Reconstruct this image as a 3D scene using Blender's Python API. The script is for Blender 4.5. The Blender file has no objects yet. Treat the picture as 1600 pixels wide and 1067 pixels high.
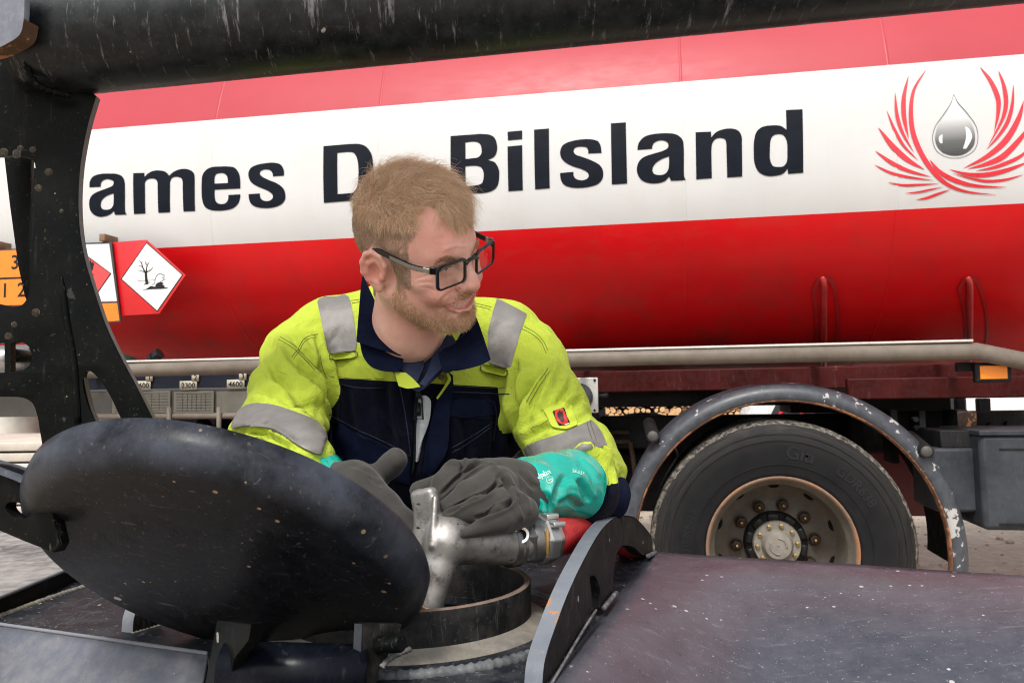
import bpy, bmesh, math, random
import numpy as np
from mathutils import Vector, Matrix, noise
from mathutils.geometry import tessellate_polygon, interpolate_bezier
from mathutils.bvhtree import BVHTree
random.seed(7); np.random.seed(7)
scene = bpy.context.scene
COL = scene.collection
R = math.radians

# ------------------------------------------------------------------ camera
F = 1300.0                       # focal length in photograph pixels (1600 wide)
PITCH = math.atan((620 - 533.5) / F); ROLL = math.atan(0.0148)
fwd = Vector((0, math.cos(PITCH), math.sin(PITCH)))
r0 = Vector((1, 0, 0)); u0 = r0.cross(fwd)
cright = math.cos(ROLL) * r0 - math.sin(ROLL) * u0
cup = math.sin(ROLL) * r0 + math.cos(ROLL) * u0
def ray(px, py):
    return fwd + cright * ((px - 800) / F) + cup * ((533.5 - py) / F)
_d = ray(1222, 861); _Y = 1300 * .525 / 201
H = .52 - _d.z / _d.y * _Y
CAM = Vector((0, 0, H))
def P(px, py, Y):
    d = ray(px, py); return CAM + d * (Y / d.y)
def PZ(px, py, z):
    d = ray(px, py); return CAM + d * ((z - H) / d.z)
def proj(pts):
    q = np.asarray(pts, dtype=float) - np.array(CAM)
    a = q @ np.array(cright); b = q @ np.array(cup); c = q @ np.array(fwd)
    return np.stack([800 + F * a / c, 533.5 - F * b / c], 1)
cd = bpy.data.cameras.new('camera'); cam = bpy.data.objects.new('camera', cd); COL.objects.link(cam)
cd.sensor_width = 36; cd.sensor_fit = 'HORIZONTAL'; cd.lens = F / 1600 * 36; cd.clip_end = 500; cd.clip_start = .05
M = Matrix.Identity(4)
for i in range(3):
    M[i][0] = cright[i]; M[i][1] = cup[i]; M[i][2] = -fwd[i]; M[i][3] = CAM[i]
cam.matrix_world = M
cd.dof.use_dof = True; cd.dof.focus_distance = 1.22; cd.dof.aperture_fstop = 16
scene.camera = cam

# ------------------------------------------------------------------ world, sun, exposure
SUN_EL, SUN_AZ = 52, -162          # azimuth measured from +Y (view direction) towards +X
w = bpy.data.worlds.new('World'); scene.world = w; w.use_nodes = True
nt = w.node_tree; nt.nodes.clear()
out = nt.nodes.new('ShaderNodeOutputWorld'); bg = nt.nodes.new('ShaderNodeBackground')
sky = nt.nodes.new('ShaderNodeTexSky'); sky.sky_type = 'NISHITA'; sky.sun_disc = False
sky.sun_elevation = R(SUN_EL); sky.sun_rotation = R(SUN_AZ); sky.dust_density = 4; sky.air_density = 1.2
hs = nt.nodes.new('ShaderNodeHueSaturation'); hs.inputs['Saturation'].default_value = .28; hs.inputs['Value'].default_value = 1.25
nt.links.new(sky.outputs[0], hs.inputs['Color']); nt.links.new(hs.outputs[0], bg.inputs[0]); nt.links.new(bg.outputs[0], out.inputs[0])
bg.inputs[1].default_value = .10
sd = bpy.data.lights.new('sun', 'SUN'); sun = bpy.data.objects.new('sun', sd); COL.objects.link(sun)
sd.energy = 1.5; sd.angle = R(10); sd.color = (1, .96, .9)
sdir = Vector((math.sin(R(SUN_AZ)) * math.cos(R(SUN_EL)), math.cos(R(SUN_AZ)) * math.cos(R(SUN_EL)), math.sin(R(SUN_EL))))
sun.rotation_euler = sdir.to_track_quat('Z', 'Y').to_euler()
vs = scene.view_settings; vs.view_transform = 'Standard'; vs.look = 'None'; vs.gamma = 1; vs.use_curve_mapping = False
vs.exposure = 0.68
scene.render.engine = 'CYCLES'; scene.cycles.filter_width = 1.1; scene.cycles.use_denoising = True; scene.cycles.denoising_prefilter = 'NONE'; scene.cycles.denoising_input_passes = 'RGB_ALBEDO_NORMAL'; scene.cycles.max_bounces = 8

# ------------------------------------------------------------------ object helpers
def link(o, parent=None, mat=None, label=None, cat=None, group=None, kind=None):
    COL.objects.link(o)
    if parent is not None: o.parent = parent
    if mat is not None and o.data is not None:
        for m in (mat if isinstance(mat, (list, tuple)) else [mat]): o.data.materials.append(m)
    for k, v in (('label', label), ('category', cat), ('group', group), ('kind', kind)):
        if v: o[k] = v
    return o
def empty(name, loc=(0, 0, 0), rz=0, **k):
    o = bpy.data.objects.new(name, None); o.location = loc; o.rotation_euler = (0, 0, rz); return link(o, **k)
def mesh(name, v, f, mat=None, parent=None, smooth=True, angle=None, bevel=0, **k):
    """v in the parent's coordinates"""
    me = bpy.data.meshes.new(name); me.from_pydata([tuple(map(float, p)) for p in v], [], [tuple(map(int, q)) for q in f]); me.validate(); me.update()
    bm = bmesh.new(); bm.from_mesh(me); bmesh.ops.recalc_face_normals(bm, faces=bm.faces); bm.to_mesh(me); bm.free()
    o = bpy.data.objects.new(name, me); link(o, parent, mat, **k)
    shade(me, smooth, angle)
    if bevel:
        b = o.modifiers.new('bevel', 'BEVEL'); b.width = bevel; b.segments = 2; b.limit_method = 'ANGLE'; b.angle_limit = R(40)
    return o
def shade(me, smooth=True, angle=None):
    if not smooth: return
    me.shade_smooth()
    if angle is not None: me.set_sharp_from_angle(angle=R(angle))
class MB:
    def __init__(s): s.v = []; s.f = []
    def add(s, v, f):
        n = len(s.v); s.v += [tuple(p) for p in v]; s.f += [tuple(i + n for i in q) for q in f]; return s
    def box(s, c, size, rot=None):
        c = Vector(c); h = [x / 2 for x in size]; m = rot or Matrix.Identity(3)
        v = [c + m @ Vector((sx * h[0], sy * h[1], sz * h[2])) for sx in (-1, 1) for sy in (-1, 1) for sz in (-1, 1)]
        return s.add(v, [(0, 1, 3, 2), (4, 6, 7, 5), (0, 4, 5, 1), (2, 3, 7, 6), (0, 2, 6, 4), (1, 5, 7, 3)])
    def tube(s, pts, r, n=16, caps=True):
        pts = [Vector(p) for p in pts]; rs = r if isinstance(r, (list, tuple)) else [r] * len(pts)
        base = len(s.v); prev = None; V = []
        for i, p in enumerate(pts):
            t = (pts[min(i + 1, len(pts) - 1)] - pts[max(i - 1, 0)]).normalized()
            if prev is None:
                a = t.orthogonal().normalized()
            else: a = (prev - t * prev.dot(t)).normalized()
            prev = a; b = t.cross(a)
            for k in range(n):
                an = 2 * math.pi * k / n; V.append(p + (a * math.cos(an) + b * math.sin(an)) * rs[i])
        Fc = [(i * n + k, i * n + (k + 1) % n, (i + 1) * n + (k + 1) % n, (i + 1) * n + k) for i in range(len(pts) - 1) for k in range(n)]
        if caps: Fc += [tuple(range(n))[::-1], tuple((len(pts) - 1) * n + k for k in range(n))]
        return s.add(V, Fc)
    def lathe(s, prof, c, axis, n=48, arc=(0, 360), ref=None):
        """prof: (radius, distance along axis)"""
        c = Vector(c); ax = Vector(axis).normalized(); a = (Vector(ref) - ax * Vector(ref).dot(ax)).normalized() if ref else ax.orthogonal().normalized(); b = ax.cross(a)
        full = abs(arc[1] - arc[0]) >= 360; m = n if full else n + 1; V = []
        for k in range(m):
            an = R(arc[0] + (arc[1] - arc[0]) * k / n)
            for (r, y) in prof: V.append(c + ax * y + (a * math.cos(an) + b * math.sin(an)) * r)
        q = len(prof); Fc = []
        for k in range(n):
            k2 = (k + 1) % m
            for j in range(q - 1): Fc.append((k * q + j, k2 * q + j, k2 * q + j + 1, k * q + j + 1))
        return s.add(V, Fc)
    def build(s, name, mat=None, parent=None, merge=False, **k):
        o = mesh(name, s.v, s.f, mat, parent, **k)
        if merge:
            bm = bmesh.new(); bm.from_mesh(o.data); bmesh.ops.remove_doubles(bm, verts=bm.verts, dist=1e-5); bm.to_mesh(o.data); bm.free()
        return o
def spline(pts, sub=5, closed=True):
    """points (x, y) or (x, y, 1) for a sharp corner -> smooth outline"""
    n = len(pts); out = []
    rng = n if closed else n - 1
    for i in range(rng):
        p1 = pts[i]; p2 = pts[(i + 1) % n]
        p0 = pts[(i - 1) % n] if (closed or i > 0) else p1
        p3 = pts[(i + 2) % n] if (closed or i < n - 2) else p2
        c1 = len(p1) > 2; c2 = len(p2) > 2
        if c1 and c2: out.append((p1[0], p1[1])); continue
        if c1: p0 = p1
        if c2: p3 = p2
        L = math.hypot(p2[0] - p1[0], p2[1] - p1[1])
        t1 = Vector((p2[0] - p0[0], p2[1] - p0[1])); t2 = Vector((p3[0] - p1[0], p3[1] - p1[1]))
        d0 = math.hypot(p1[0]-p0[0], p1[1]-p0[1]) + L; d3 = math.hypot(p3[0]-p2[0], p3[1]-p2[1]) + L
        t1 *= L / d0; t2 *= L / d3
        for k in range(sub):
            t = k / sub; a = 2*t**3-3*t*t+1; b = t**3-2*t*t+t; c = -2*t**3+3*t*t; d = t**3-t*t
            out.append((a*p1[0]+b*t1.x+c*p2[0]+d*t2.x, a*p1[1]+b*t1.y+c*p2[1]+d*t2.y))
    if not closed: out.append((pts[-1][0], pts[-1][1]))
    return out
def spline3(pts, sub=6):
    pts = [Vector(p) for p in pts]; out = []
    for i in range(len(pts) - 1):
        p0 = pts[max(i-1, 0)]; p1 = pts[i]; p2 = pts[i+1]; p3 = pts[min(i+2, len(pts)-1)]
        for k in range(sub):
            t = k / sub
            out.append(.5*((2*p1)+(p2-p0)*t+(2*p0-5*p1+4*p2-p3)*t*t+(3*p1-p0-3*p2+p3)*t**3))
    out.append(pts[-1]); return out
def plate(name, loops, fn, thick, mat, parent=None, bevel=.0, smooth=False, **k):
    """loops: outline then holes in 2D; fn maps a 2D point to 3D; thick: 3D offset to the back face"""
    L3 = [[Vector((x, y, 0)) for x, y in lp] for lp in loops]
    tri = tessellate_polygon(L3); flat = [p for lp in loops for p in lp]
    F3 = [fn(*p) for p in flat]; n = len(F3); thick = Vector(thick)
    V = F3 + [p + thick for p in F3]; Fc = [tuple(t) for t in tri] + [tuple(i + n for i in t[::-1]) for t in tri]
    b = 0
    for lp in loops:
        m = len(lp)
        for i in range(m):
            j = (i + 1) % m; Fc.append((b + i, b + j, b + j + n, b + i + n))
        b += m
    o = mesh(name, V, Fc, mat, parent, smooth=True, angle=35, **k)
    if bevel:
        bm = bmesh.new(); bm.from_mesh(o.data)
        bmesh.ops.dissolve_limit(bm, angle_limit=R(1), verts=bm.verts, edges=bm.edges)
        es = [e for e in bm.edges if len(e.link_faces) == 2 and e.calc_face_angle(0) > R(50) and ((e.verts[0].co-e.verts[1].co).normalized().dot(thick.normalized())**2 < .5)]
        try: bmesh.ops.bevel(bm, geom=es, offset=bevel, segments=2, affect='EDGES', profile=.6, clamp_overlap=True)
        except Exception: pass
        bmesh.ops.triangulate(bm, faces=[f for f in bm.faces if len(f.verts) > 4])
        bm.to_mesh(o.data); bm.free(); shade(o.data, True, 35)
    return o
def text_geo(s, size=1.0):
    c = bpy.data.curves.new('t', 'FONT'); c.body = s; c.size = size; c.align_x = 'CENTER'; c.align_y = 'CENTER'; c.resolution_u = 3; c.offset = size * .012
    o = bpy.data.objects.new('t', c); COL.objects.link(o); bpy.context.view_layer.update()
    me = bpy.data.meshes.new_from_object(o); V = [tuple(v.co) for v in me.vertices]; Fc = [tuple(p.vertices) for p in me.polygons]
    bpy.data.objects.remove(o); bpy.data.curves.remove(c); bpy.data.meshes.remove(me); return V, Fc

# ------------------------------------------------------------------ materials
class Mt:
    def __init__(s, name):
        s.m = bpy.data.materials.new(name); s.m.use_nodes = True; s.t = s.m.node_tree; s.t.nodes.clear()
        s.o = s.n('OutputMaterial'); s.p = s.n('BsdfPrincipled'); s.l(s.p.outputs[0], s.o.inputs[0])
        s.tc = s.n('TexCoord')
    def n(s, t): return s.t.nodes.new('ShaderNode' + t)
    def l(s, a, b): s.t.links.new(a, b)
    def set(s, **k):
        for a, b in k.items():
            a = a.replace('_', ' ').title() if a not in ('IOR',) else a
            for i in s.p.inputs:
                if i.name.lower() == a.lower(): i.default_value = b if not isinstance(b, tuple) else (*b, 1)
        return s
    def noise(s, scale, detail=5, rough=.6, vec=None, dist=0):
        x = s.n('TexNoise'); x.inputs['Scale'].default_value = scale; x.inputs['Detail'].default_value = detail; x.inputs['Roughness'].default_value = rough; x.inputs['Distortion'].default_value = dist
        s.l(vec if vec is not None else s.tc.outputs['Object'], x.inputs['Vector']); return x.outputs['Fac']
    def vor(s, scale, feature='F1', vec=None, rnd=1):
        x = s.n('TexVoronoi'); x.feature = feature; x.inputs['Scale'].default_value = scale; x.inputs['Randomness'].default_value = rnd
        s.l(vec if vec is not None else s.tc.outputs['Object'], x.inputs['Vector']); return x
    def map(s, sc=(1, 1, 1), rot=(0, 0, 0), vec=None):
        x = s.n('Mapping'); x.inputs['Scale'].default_value = sc; x.inputs['Rotation'].default_value = rot
        s.l(vec if vec is not None else s.tc.outputs['Object'], x.inputs['Vector']); return x.outputs[0]
    def ramp(s, fac, stops):
        x = s.n('ValToRGB'); s.l(fac, x.inputs[0]); e = x.color_ramp.elements
        while len(e) < len(stops): e.new(.5)
        for a, (p, c) in zip(e, stops):
            a.position = p; a.color = (c, c, c, 1) if not isinstance(c, tuple) else (*c, 1)
        return x.outputs[0]
    def rng(s, fac, a, b, c=0., d=1.):
        x = s.n('MapRange'); s.l(fac, x.inputs[0])
        for i, q in zip((1, 2, 3, 4), (a, b, c, d)): x.inputs[i].default_value = q
        return x.outputs[0]
    def mix(s, fac, a, b, mode='MIX'):
        x = s.n('Mix'); x.data_type = 'RGBA'; x.blend_type = mode
        for sock, q in ((x.inputs[0], fac), (x.inputs[6], a), (x.inputs[7], b)):
            if isinstance(q, (int, float)): sock.default_value = q if sock == x.inputs[0] else (q, q, q, 1)
            elif isinstance(q, tuple): sock.default_value = (*q, 1)
            else: s.l(q, sock)
        return x.outputs[2]
    def math(s, op, a, b=0.):
        x = s.n('Math'); x.operation = op
        for i, q in enumerate((a, b)):
            if isinstance(q, (int, float)): x.inputs[i].default_value = q
            else: s.l(q, x.inputs[i])
        return x.outputs[0]
    def col(s, c): s.l(c, s.p.inputs['Base Color']); return s
    def rough(s, c): s.l(c, s.p.inputs['Roughness']); return s
    def bump(s, h, strength=.3, dist=.001, prev=None):
        x = s.n('Bump'); x.inputs['Strength'].default_value = strength; x.inputs['Distance'].default_value = dist; s.l(h, x.inputs['Height'])
        if prev is not None: s.l(prev, x.inputs['Normal'])
        s.l(x.outputs[0], s.p.inputs['Normal']); return x.outputs[0]
def steel(name, base=(.012, .013, .015), dust=(.22, .2, .18), rust=(.22, .075, .025), rough=(.28, .55), chips=.74, dusty=.25, spots=.0, scratch=.5, sc=1., streak=(1,1,.15), coat=.0, mott=None, spec=.12, speck=(.55, .54, .52)):
    """weathered painted steel"""
    m = Mt(name); v = m.tc.outputs['Object']
    n1 = m.noise(5 * sc, 8, .65); n2 = m.noise(38 * sc, 6, .7); n3 = m.noise(160 * sc, 3, .6)
    sv = m.map((60 * sc * streak[0], 60 * sc * streak[1], 60 * sc * streak[2])); ns = m.noise(1.6, 6, .75, vec=sv)
    b2 = tuple(x * 2.0 + .004 for x in base) if mott is None else mott
    c = m.mix(m.rng(n1, .35, .7), base, b2)
    df = m.math('MULTIPLY', m.rng(n2, .42, .8), dusty); c = m.mix(df, c, dust)
    sf = m.math('MULTIPLY', m.rng(ns, .58, .78), scratch); c = m.mix(sf, c, (.35, .35, .36))
    if spots > 0:
        fd_ = m.math('GREATER_THAN', m.noise(230 * sc, 2, .5), .69); c = m.mix(m.math('MULTIPLY', fd_, min(.5, .28 * spots)), c, speck)
        fs_ = m.math('GREATER_THAN', m.noise(1., 4, .7, vec=m.map((22 * sc, 150 * sc, 22 * sc), (0, 0, .5)), dist=.6), .665); c = m.mix(m.math('MULTIPLY', fs_, min(.4, .22 * spots)), c, (.4, .4, .42))
        vo = m.vor(46 * sc); g = m.math('LESS_THAN', vo.outputs['Distance'], m.rng(m.noise(9 * sc, 2, .5), .45, .75, .0, .16 * spots + .05)); c = m.mix(m.math('MULTIPLY', g, .75), c, speck)
        vo2 = m.vor(17 * sc); g2 = m.math('LESS_THAN', m.math('ADD', vo2.outputs['Distance'], m.rng(n2, 0, 1, -.1, .1)), m.rng(m.noise(4 * sc, 2, .5), .5, .8, .0, .2)); c = m.mix(m.math('MULTIPLY', g2, .8), c, (.45, .42, .40))
    ch = m.math('GREATER_THAN', m.math('ADD', m.math('MULTIPLY', n1, .55), m.math('MULTIPLY', n2, .45)), chips)
    c = m.mix(ch, c, m.mix(n3, rust, (.45, .22, .11)))
    m.col(c); rr = m.rng(n2, .3, .75, rough[0], rough[1]); rr = m.mix(ch, rr, .8); m.rough(rr)
    b = m.bump(n3, .12, .0006); b = m.bump(n2, .22, .0015, b); m.bump(ch, .5, -.0006, b)
    m.set(specular_ior_level=spec)
    if coat: m.set(coat_weight=coat, coat_roughness=.15)
    return m.m
def plain(name, c, rough=.5, metal=0., bumpsc=0, bs=.2, var=.15, coat=0, spec=None):
    m = Mt(name); n = m.noise(14, 6, .65)
    m.col(m.mix(m.rng(n, .3, .7), tuple(x * (1 - var) for x in c), tuple(min(1, x * (1 + var)) for x in c)))
    m.rough(m.rng(m.noise(30, 4), .3, .7, rough * .8, min(1, rough * 1.2))); m.set(metallic=metal)
    if bumpsc: m.bump(m.noise(bumpsc, 4, .6), bs, .001)
    if coat: m.set(coat_weight=coat, coat_roughness=.08)
    if spec is not None or max(c) < .03: m.set(specular_ior_level=.2 if spec is None else spec)
    return m.m

# ------------------------------------------------------------------ implicit surfaces (smooth sculpting on a grid)
class Vol:
    def __init__(s, lo, hi, h):
        s.h = h; s.lo = np.array(lo, float); s.n = np.ceil((np.array(hi) - s.lo) / h).astype(int) + 1
        s.ax = [s.lo[i] + h * np.arange(s.n[i]) for i in range(3)]
        s.D = np.full(tuple(s.n), 1.0, np.float32)
    def sub(s, lo, hi):
        a = np.clip(np.floor((np.array(lo) - s.lo) / s.h).astype(int), 0, s.n); b = np.clip(np.ceil((np.array(hi) - s.lo) / s.h).astype(int) + 1, 0, s.n)
        sl = tuple(slice(a[i], b[i]) for i in range(3))
        X, Y, Z = np.meshgrid(*[s.ax[i][sl[i]].astype(np.float32) for i in range(3)], indexing='ij', sparse=True)
        return sl, X, Y, Z
    def comb(s, sl, d, k, op):
        a = s.D[sl]
        if a.size == 0: return
        if op == 'u':
            if k <= 0: s.D[sl] = np.minimum(a, d); return
            h = np.clip(.5 + .5 * (a - d) / k, 0, 1); s.D[sl] = a + (d - a) * h - k * h * (1 - h)
        elif op == 's':
            d = -d
            h = np.clip(.5 + .5 * (d - a) / max(k, 1e-6), 0, 1); s.D[sl] = a + (d - a) * h + k * h * (1 - h)
    def cap(s, a, b, r1, r2=None, k=.01, op='u', flat=None):
        """tapered capsule; flat = (direction, factor) squashes it along a direction"""
        r2 = r1 if r2 is None else r2; a = np.array(a, float); b = np.array(b, float); m = max(r1, r2) * 1.6 + k + 3 * s.h
        sl, X, Y, Z = s.sub(np.minimum(a, b) - m, np.maximum(a, b) + m)
        ab = b - a; L = float(ab @ ab) + 1e-12
        px, py, pz = X - a[0], Y - a[1], Z - a[2]
        t = np.clip((px * ab[0] + py * ab[1] + pz * ab[2]) / L, 0, 1)
        qx, qy, qz = px - t * ab[0], py - t * ab[1], pz - t * ab[2]
        if flat is not None:
            f = np.array(flat[0], float); f /= np.linalg.norm(f); g = flat[1] - 1
            dd = (qx * f[0] + qy * f[1] + qz * f[2]) * g; qx = qx + dd * f[0]; qy = qy + dd * f[1]; qz = qz + dd * f[2]
        d = np.sqrt(qx * qx + qy * qy + qz * qz) - (r1 + (r2 - r1) * t)
        s.comb(sl, d, k, op); return s
    def chain(s, pts, rs, **k):
        for i in range(len(pts) - 1): s.cap(pts[i], pts[i + 1], rs[i], rs[i + 1], **k)
        return s
    def ell(s, c, r, k=.01, op='u', rot=None):
        c = np.array(c, float); r = np.array(r, float); m = max(r) + k + 3 * s.h
        sl, X, Y, Z = s.sub(c - m, c + m); X = X - c[0]; Y = Y - c[1]; Z = Z - c[2]
        if rot is not None:
            A = np.array(rot).T; X, Y, Z = (A[0][0]*X+A[0][1]*Y+A[0][2]*Z, A[1][0]*X+A[1][1]*Y+A[1][2]*Z, A[2][0]*X+A[2][1]*Y+A[2][2]*Z)
        k0 = np.sqrt((X/r[0])**2 + (Y/r[1])**2 + (Z/r[2])**2); k1 = np.sqrt((X/r[0]**2)**2 + (Y/r[1]**2)**2 + (Z/r[2]**2)**2)
        s.comb(sl, k0 * (k0 - 1) / np.maximum(k1, 1e-6), k, op); return s
    def box(s, c, hsz, rnd, k=.005, op='u', rot=None):
        c = np.array(c, float); hz = np.array(hsz, float); m = np.linalg.norm(hz) + k + 3 * s.h
        sl, X, Y, Z = s.sub(c - m, c + m); X = X - c[0]; Y = Y - c[1]; Z = Z - c[2]
        if rot is not None:
            A = np.array(rot).T; X, Y, Z = (A[0][0]*X+A[0][1]*Y+A[0][2]*Z, A[1][0]*X+A[1][1]*Y+A[1][2]*Z, A[2][0]*X+A[2][1]*Y+A[2][2]*Z)
        qx = np.abs(X) - hz[0] + rnd; qy = np.abs(Y) - hz[1] + rnd; qz = np.abs(Z) - hz[2] + rnd
        d = np.sqrt(np.maximum(qx, 0)**2 + np.maximum(qy, 0)**2 + np.maximum(qz, 0)**2) + np.minimum(np.maximum(qx, np.maximum(qy, qz)), 0) - rnd
        s.comb(sl, d, k, op); return s
    def polygonise(s):
        D = s.D; n0, n1, n2 = D.shape; ins = D < 0
        c = [ins[i:n0-1+i, j:n1-1+j, l:n2-1+l] for i in (0, 1) for j in (0, 1) for l in (0, 1)]
        allin = c[0].copy(); anyin = c[0].copy()
        for q in c[1:]: allin &= q; anyin |= q
        act = anyin & ~allin; idx = np.argwhere(act); nid = np.full(act.shape, -1, np.int64); nid[act] = np.arange(len(idx))
        S = np.zeros((len(idx), 3)); W = np.zeros(len(idx))
        cor = [(i, j, l) for i in (0, 1) for j in (0, 1) for l in (0, 1)]
        vals = {q: D[idx[:, 0] + q[0], idx[:, 1] + q[1], idx[:, 2] + q[2]].astype(float) for q in cor}
        for a in cor:
            for ax in range(3):
                if a[ax]: continue
                b = list(a); b[ax] = 1; b = tuple(b); va, vb = vals[a], vals[b]; m = (va < 0) != (vb < 0)
                t = va[m] / (va[m] - vb[m]); p = np.tile(np.array(a, float), (m.sum(), 1)); p[:, ax] += t; S[m] += p; W[m] += 1
        V = s.lo + (idx + S / W[:, None]) * s.h
        Fs = []
        for ax in range(3):
            o1, o2 = [(1, 2), (2, 0), (0, 1)][ax]
            sl0 = [slice(None)] * 3; sl1 = [slice(None)] * 3; sl0[ax] = slice(0, -1); sl1[ax] = slice(1, None)
            A = ins[tuple(sl0)]; B = ins[tuple(sl1)]; e = np.argwhere(A != B)
            ok = (e[:, o1] > 0) & (e[:, o2] > 0) & (e[:, o1] < D.shape[o1] - 1) & (e[:, o2] < D.shape[o2] - 1); e = e[ok]
            def g(d1, d2):
                q = e.copy(); q[:, o1] += d1; q[:, o2] += d2; return nid[q[:, 0], q[:, 1], q[:, 2]]
            f = np.stack([g(-1, -1), g(0, -1), g(0, 0), g(-1, 0)], 1); flip = ~A[e[:, 0], e[:, 1], e[:, 2]]
            f[flip] = f[flip][:, ::-1]; Fs.append(f)
        return V, np.concatenate(Fs)
def vnormals(V, Fq):
    fn = np.cross(V[Fq[:, 2]] - V[Fq[:, 0]], V[Fq[:, 3]] - V[Fq[:, 1]]); N = np.zeros_like(V)
    for i in range(4): np.add.at(N, Fq[:, i], fn)
    return N / np.maximum(np.linalg.norm(N, axis=1), 1e-12)[:, None]
def relax(V, Fq, it=2, lam=.5):
    for _ in range(it):
        S = np.zeros_like(V); C = np.zeros(len(V))
        for i in range(4):
            a = Fq[:, i]; b = Fq[:, (i + 1) % 4]; np.add.at(S, a, V[b]); np.add.at(C, a, 1); np.add.at(S, b, V[a]); np.add.at(C, b, 1)
        V = V + lam * (S / np.maximum(C, 1)[:, None] - V)
    return V
def npmesh(name, V, Fq, mat=None, parent=None, **k):
    me = bpy.data.meshes.new(name); nv, nf = len(V), len(Fq)
    me.vertices.add(nv); me.vertices.foreach_set('co', np.asarray(V, np.float32).ravel())
    w_ = Fq.shape[1]; me.loops.add(nf * w_); me.loops.foreach_set('vertex_index', Fq.astype(np.int32).ravel())
    me.polygons.add(nf); me.polygons.foreach_set('loop_start', np.arange(0, nf * w_, w_, dtype=np.int32)); me.polygons.foreach_set('loop_total', np.full(nf, w_, np.int32))
    me.update(calc_edges=True); me.validate(); me.shade_smooth()
    return link(bpy.data.objects.new(name, me), parent, mat, **k)
def seg_dist(Q, pts):
    """distance of 2D/3D points Q to a polyline, and the parameter (0..1) along it"""
    Q = np.asarray(Q, float); best = np.full(len(Q), 1e9); par = np.zeros(len(Q)); pts = [np.array(p, float) for p in pts]; n = len(pts) - 1
    side = np.zeros(len(Q))
    for i in range(n):
        a, b = pts[i], pts[i + 1]; ab = b - a; t = np.clip((Q - a) @ ab / (ab @ ab + 1e-12), 0, 1); e = Q - a - t[:, None] * ab
        d = np.linalg.norm(e, axis=1); m = d < best; best[m] = d[m]; par[m] = (i + t[m]) / n
        if len(a) == 2: side[m] = np.sign(ab[0] * e[m, 1] - ab[1] * e[m, 0])
    return best, par, side
# ================================================================== TANKER TRUCK
_t = ray(-6300, 725); RT = -Vector((_t.x, _t.y, 0)).normalized(); NT = Vector((-RT.y, RT.x, 0))
_w = P(1222, 861, _Y); OT = Vector((_w.x, _w.y, 0)); TROT = math.atan2(RT.y, RT.x)
def TP(px, py, ly=0.):
    d = ray(px, py); t = ((OT + NT * ly) - CAM).dot(NT) / d.dot(NT); q = CAM + d * t - OT
    return q.dot(RT), q.z
def T3(px, py, ly=0.):
    x, z = TP(px, py, ly); return Vector((x, ly, z))
truck = empty('tanker_truck', OT, TROT, label='red and white road tanker with company name, parked behind the man', cat='tanker truck')

# --- tank shell: a superellipse cylinder
TA, TB, TE, TZC, TYC = 1.225, .82, 2.15, 2.10, 1.25
TBU = 1.30
def tank_y(z, off=0.):
    b = (TBU if z > TZC else TB) + off; q = min(1., abs(z - TZC) / b); return TYC - (TA + off) * (1 - q ** TE) ** (1 / TE)
def tank_hit(px, py):
    ly = .03
    for _ in range(25):
        x, z = TP(px, py, ly); ly = .5 * ly + .5 * min(tank_y(z), 1.2)
    return x, z
zt_top = tank_hit(800, 149)[1]; zt_bot = tank_hit(800, 358)[1]
zl_top = [tank_hit(x, y)[1] for x, y in ((250, 195), (1600, 84))]; zl_bot = [tank_hit(x, y)[1] for x, y in ((250, 388), (1600, 317))]
print('tank band z', zl_top, zl_bot, zt_top, zt_bot, 'H', H)
m = Mt('tank_paint'); sp = m.n('SeparateXYZ'); m.l(m.tc.outputs['Object'], sp.inputs[0]); z = sp.outputs[2]
Z1 = sum(zl_bot) / 2; Z2 = sum(zl_top) / 2
band = m.math('MULTIPLY', m.math('GREATER_THAN', z, Z1), m.math('LESS_THAN', z, Z2))
n1 = m.noise(1.7, 7, .6); n2 = m.noise(9, 6, .65, vec=m.map((1, 1, 3)))
redc = m.mix(m.rng(n1, .3, .7), (.54, .004, .007), (.66, .006, .010)); redc = m.mix(m.math('MULTIPLY', m.rng(n2, .5, .85), .35), redc, (.30, .05, .02))
drip = m.noise(5, 5, .6, vec=m.map((1, 1, .07))); low = m.rng(z, 1.95, 1.3); redc = m.mix(m.math('MULTIPLY', m.math('MULTIPLY', m.rng(drip, .5, .72), low), .55), redc, (.09, .04, .03))
whc = m.mix(m.rng(n1, .3, .7), (.585, .585, .58), (.535, .535, .53)); whc = m.mix(m.math('MULTIPLY', m.rng(n2, .55, .9), .4), whc, (.50, .47, .42)); whc = m.mix(m.math('MULTIPLY', m.rng(m.noise(7, 5, .6, vec=m.map((1, 1, .06))), .52, .75), .25), whc, (.50, .47, .43))
top_sheen = m.math('GREATER_THAN', z, Z2); redc = m.mix(top_sheen, redc, m.mix(m.rng(n1, .3, .7), (.42, .052, .068), (.385, .044, .058)))   # pale sky sheen painted into the red of the top stripe
m.col(m.mix(band, redc, whc)); m.rough(m.rng(n2, .3, .8, .34, .50)); m.set(coat_weight=.03, coat_roughness=.25, specular_ior_level=.20)
m.bump(m.noise(2.3, 3, .5), .10, .02); tankm = m.m
prof = []
NP = 96
for k in range(NP):
    a = 2 * math.pi * k / NP; c, s_ = math.cos(a), math.sin(a)
    prof.append((TYC - TA * math.copysign(abs(c) ** (2 / TE), c), TZC + (TBU if s_ > 0 else TB) * math.copysign(abs(s_) ** (2 / TE), s_)))
X0, X1 = TP(-260, 400, 0)[0] - .4, TP(1600, 400, 0)[0] + 3.2
b = MB(); xs = [(X0 - .12, .72), (X0 - .09, .86), (X0 - .04, .95), (X0, 1.)] + [(X0 + (X1 - X0) * i / 12, 1.) for i in range(1, 12)] + [(X1, 1.), (X1 + .04, .95), (X1 + .09, .86), (X1 + .12, .72)]
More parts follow.
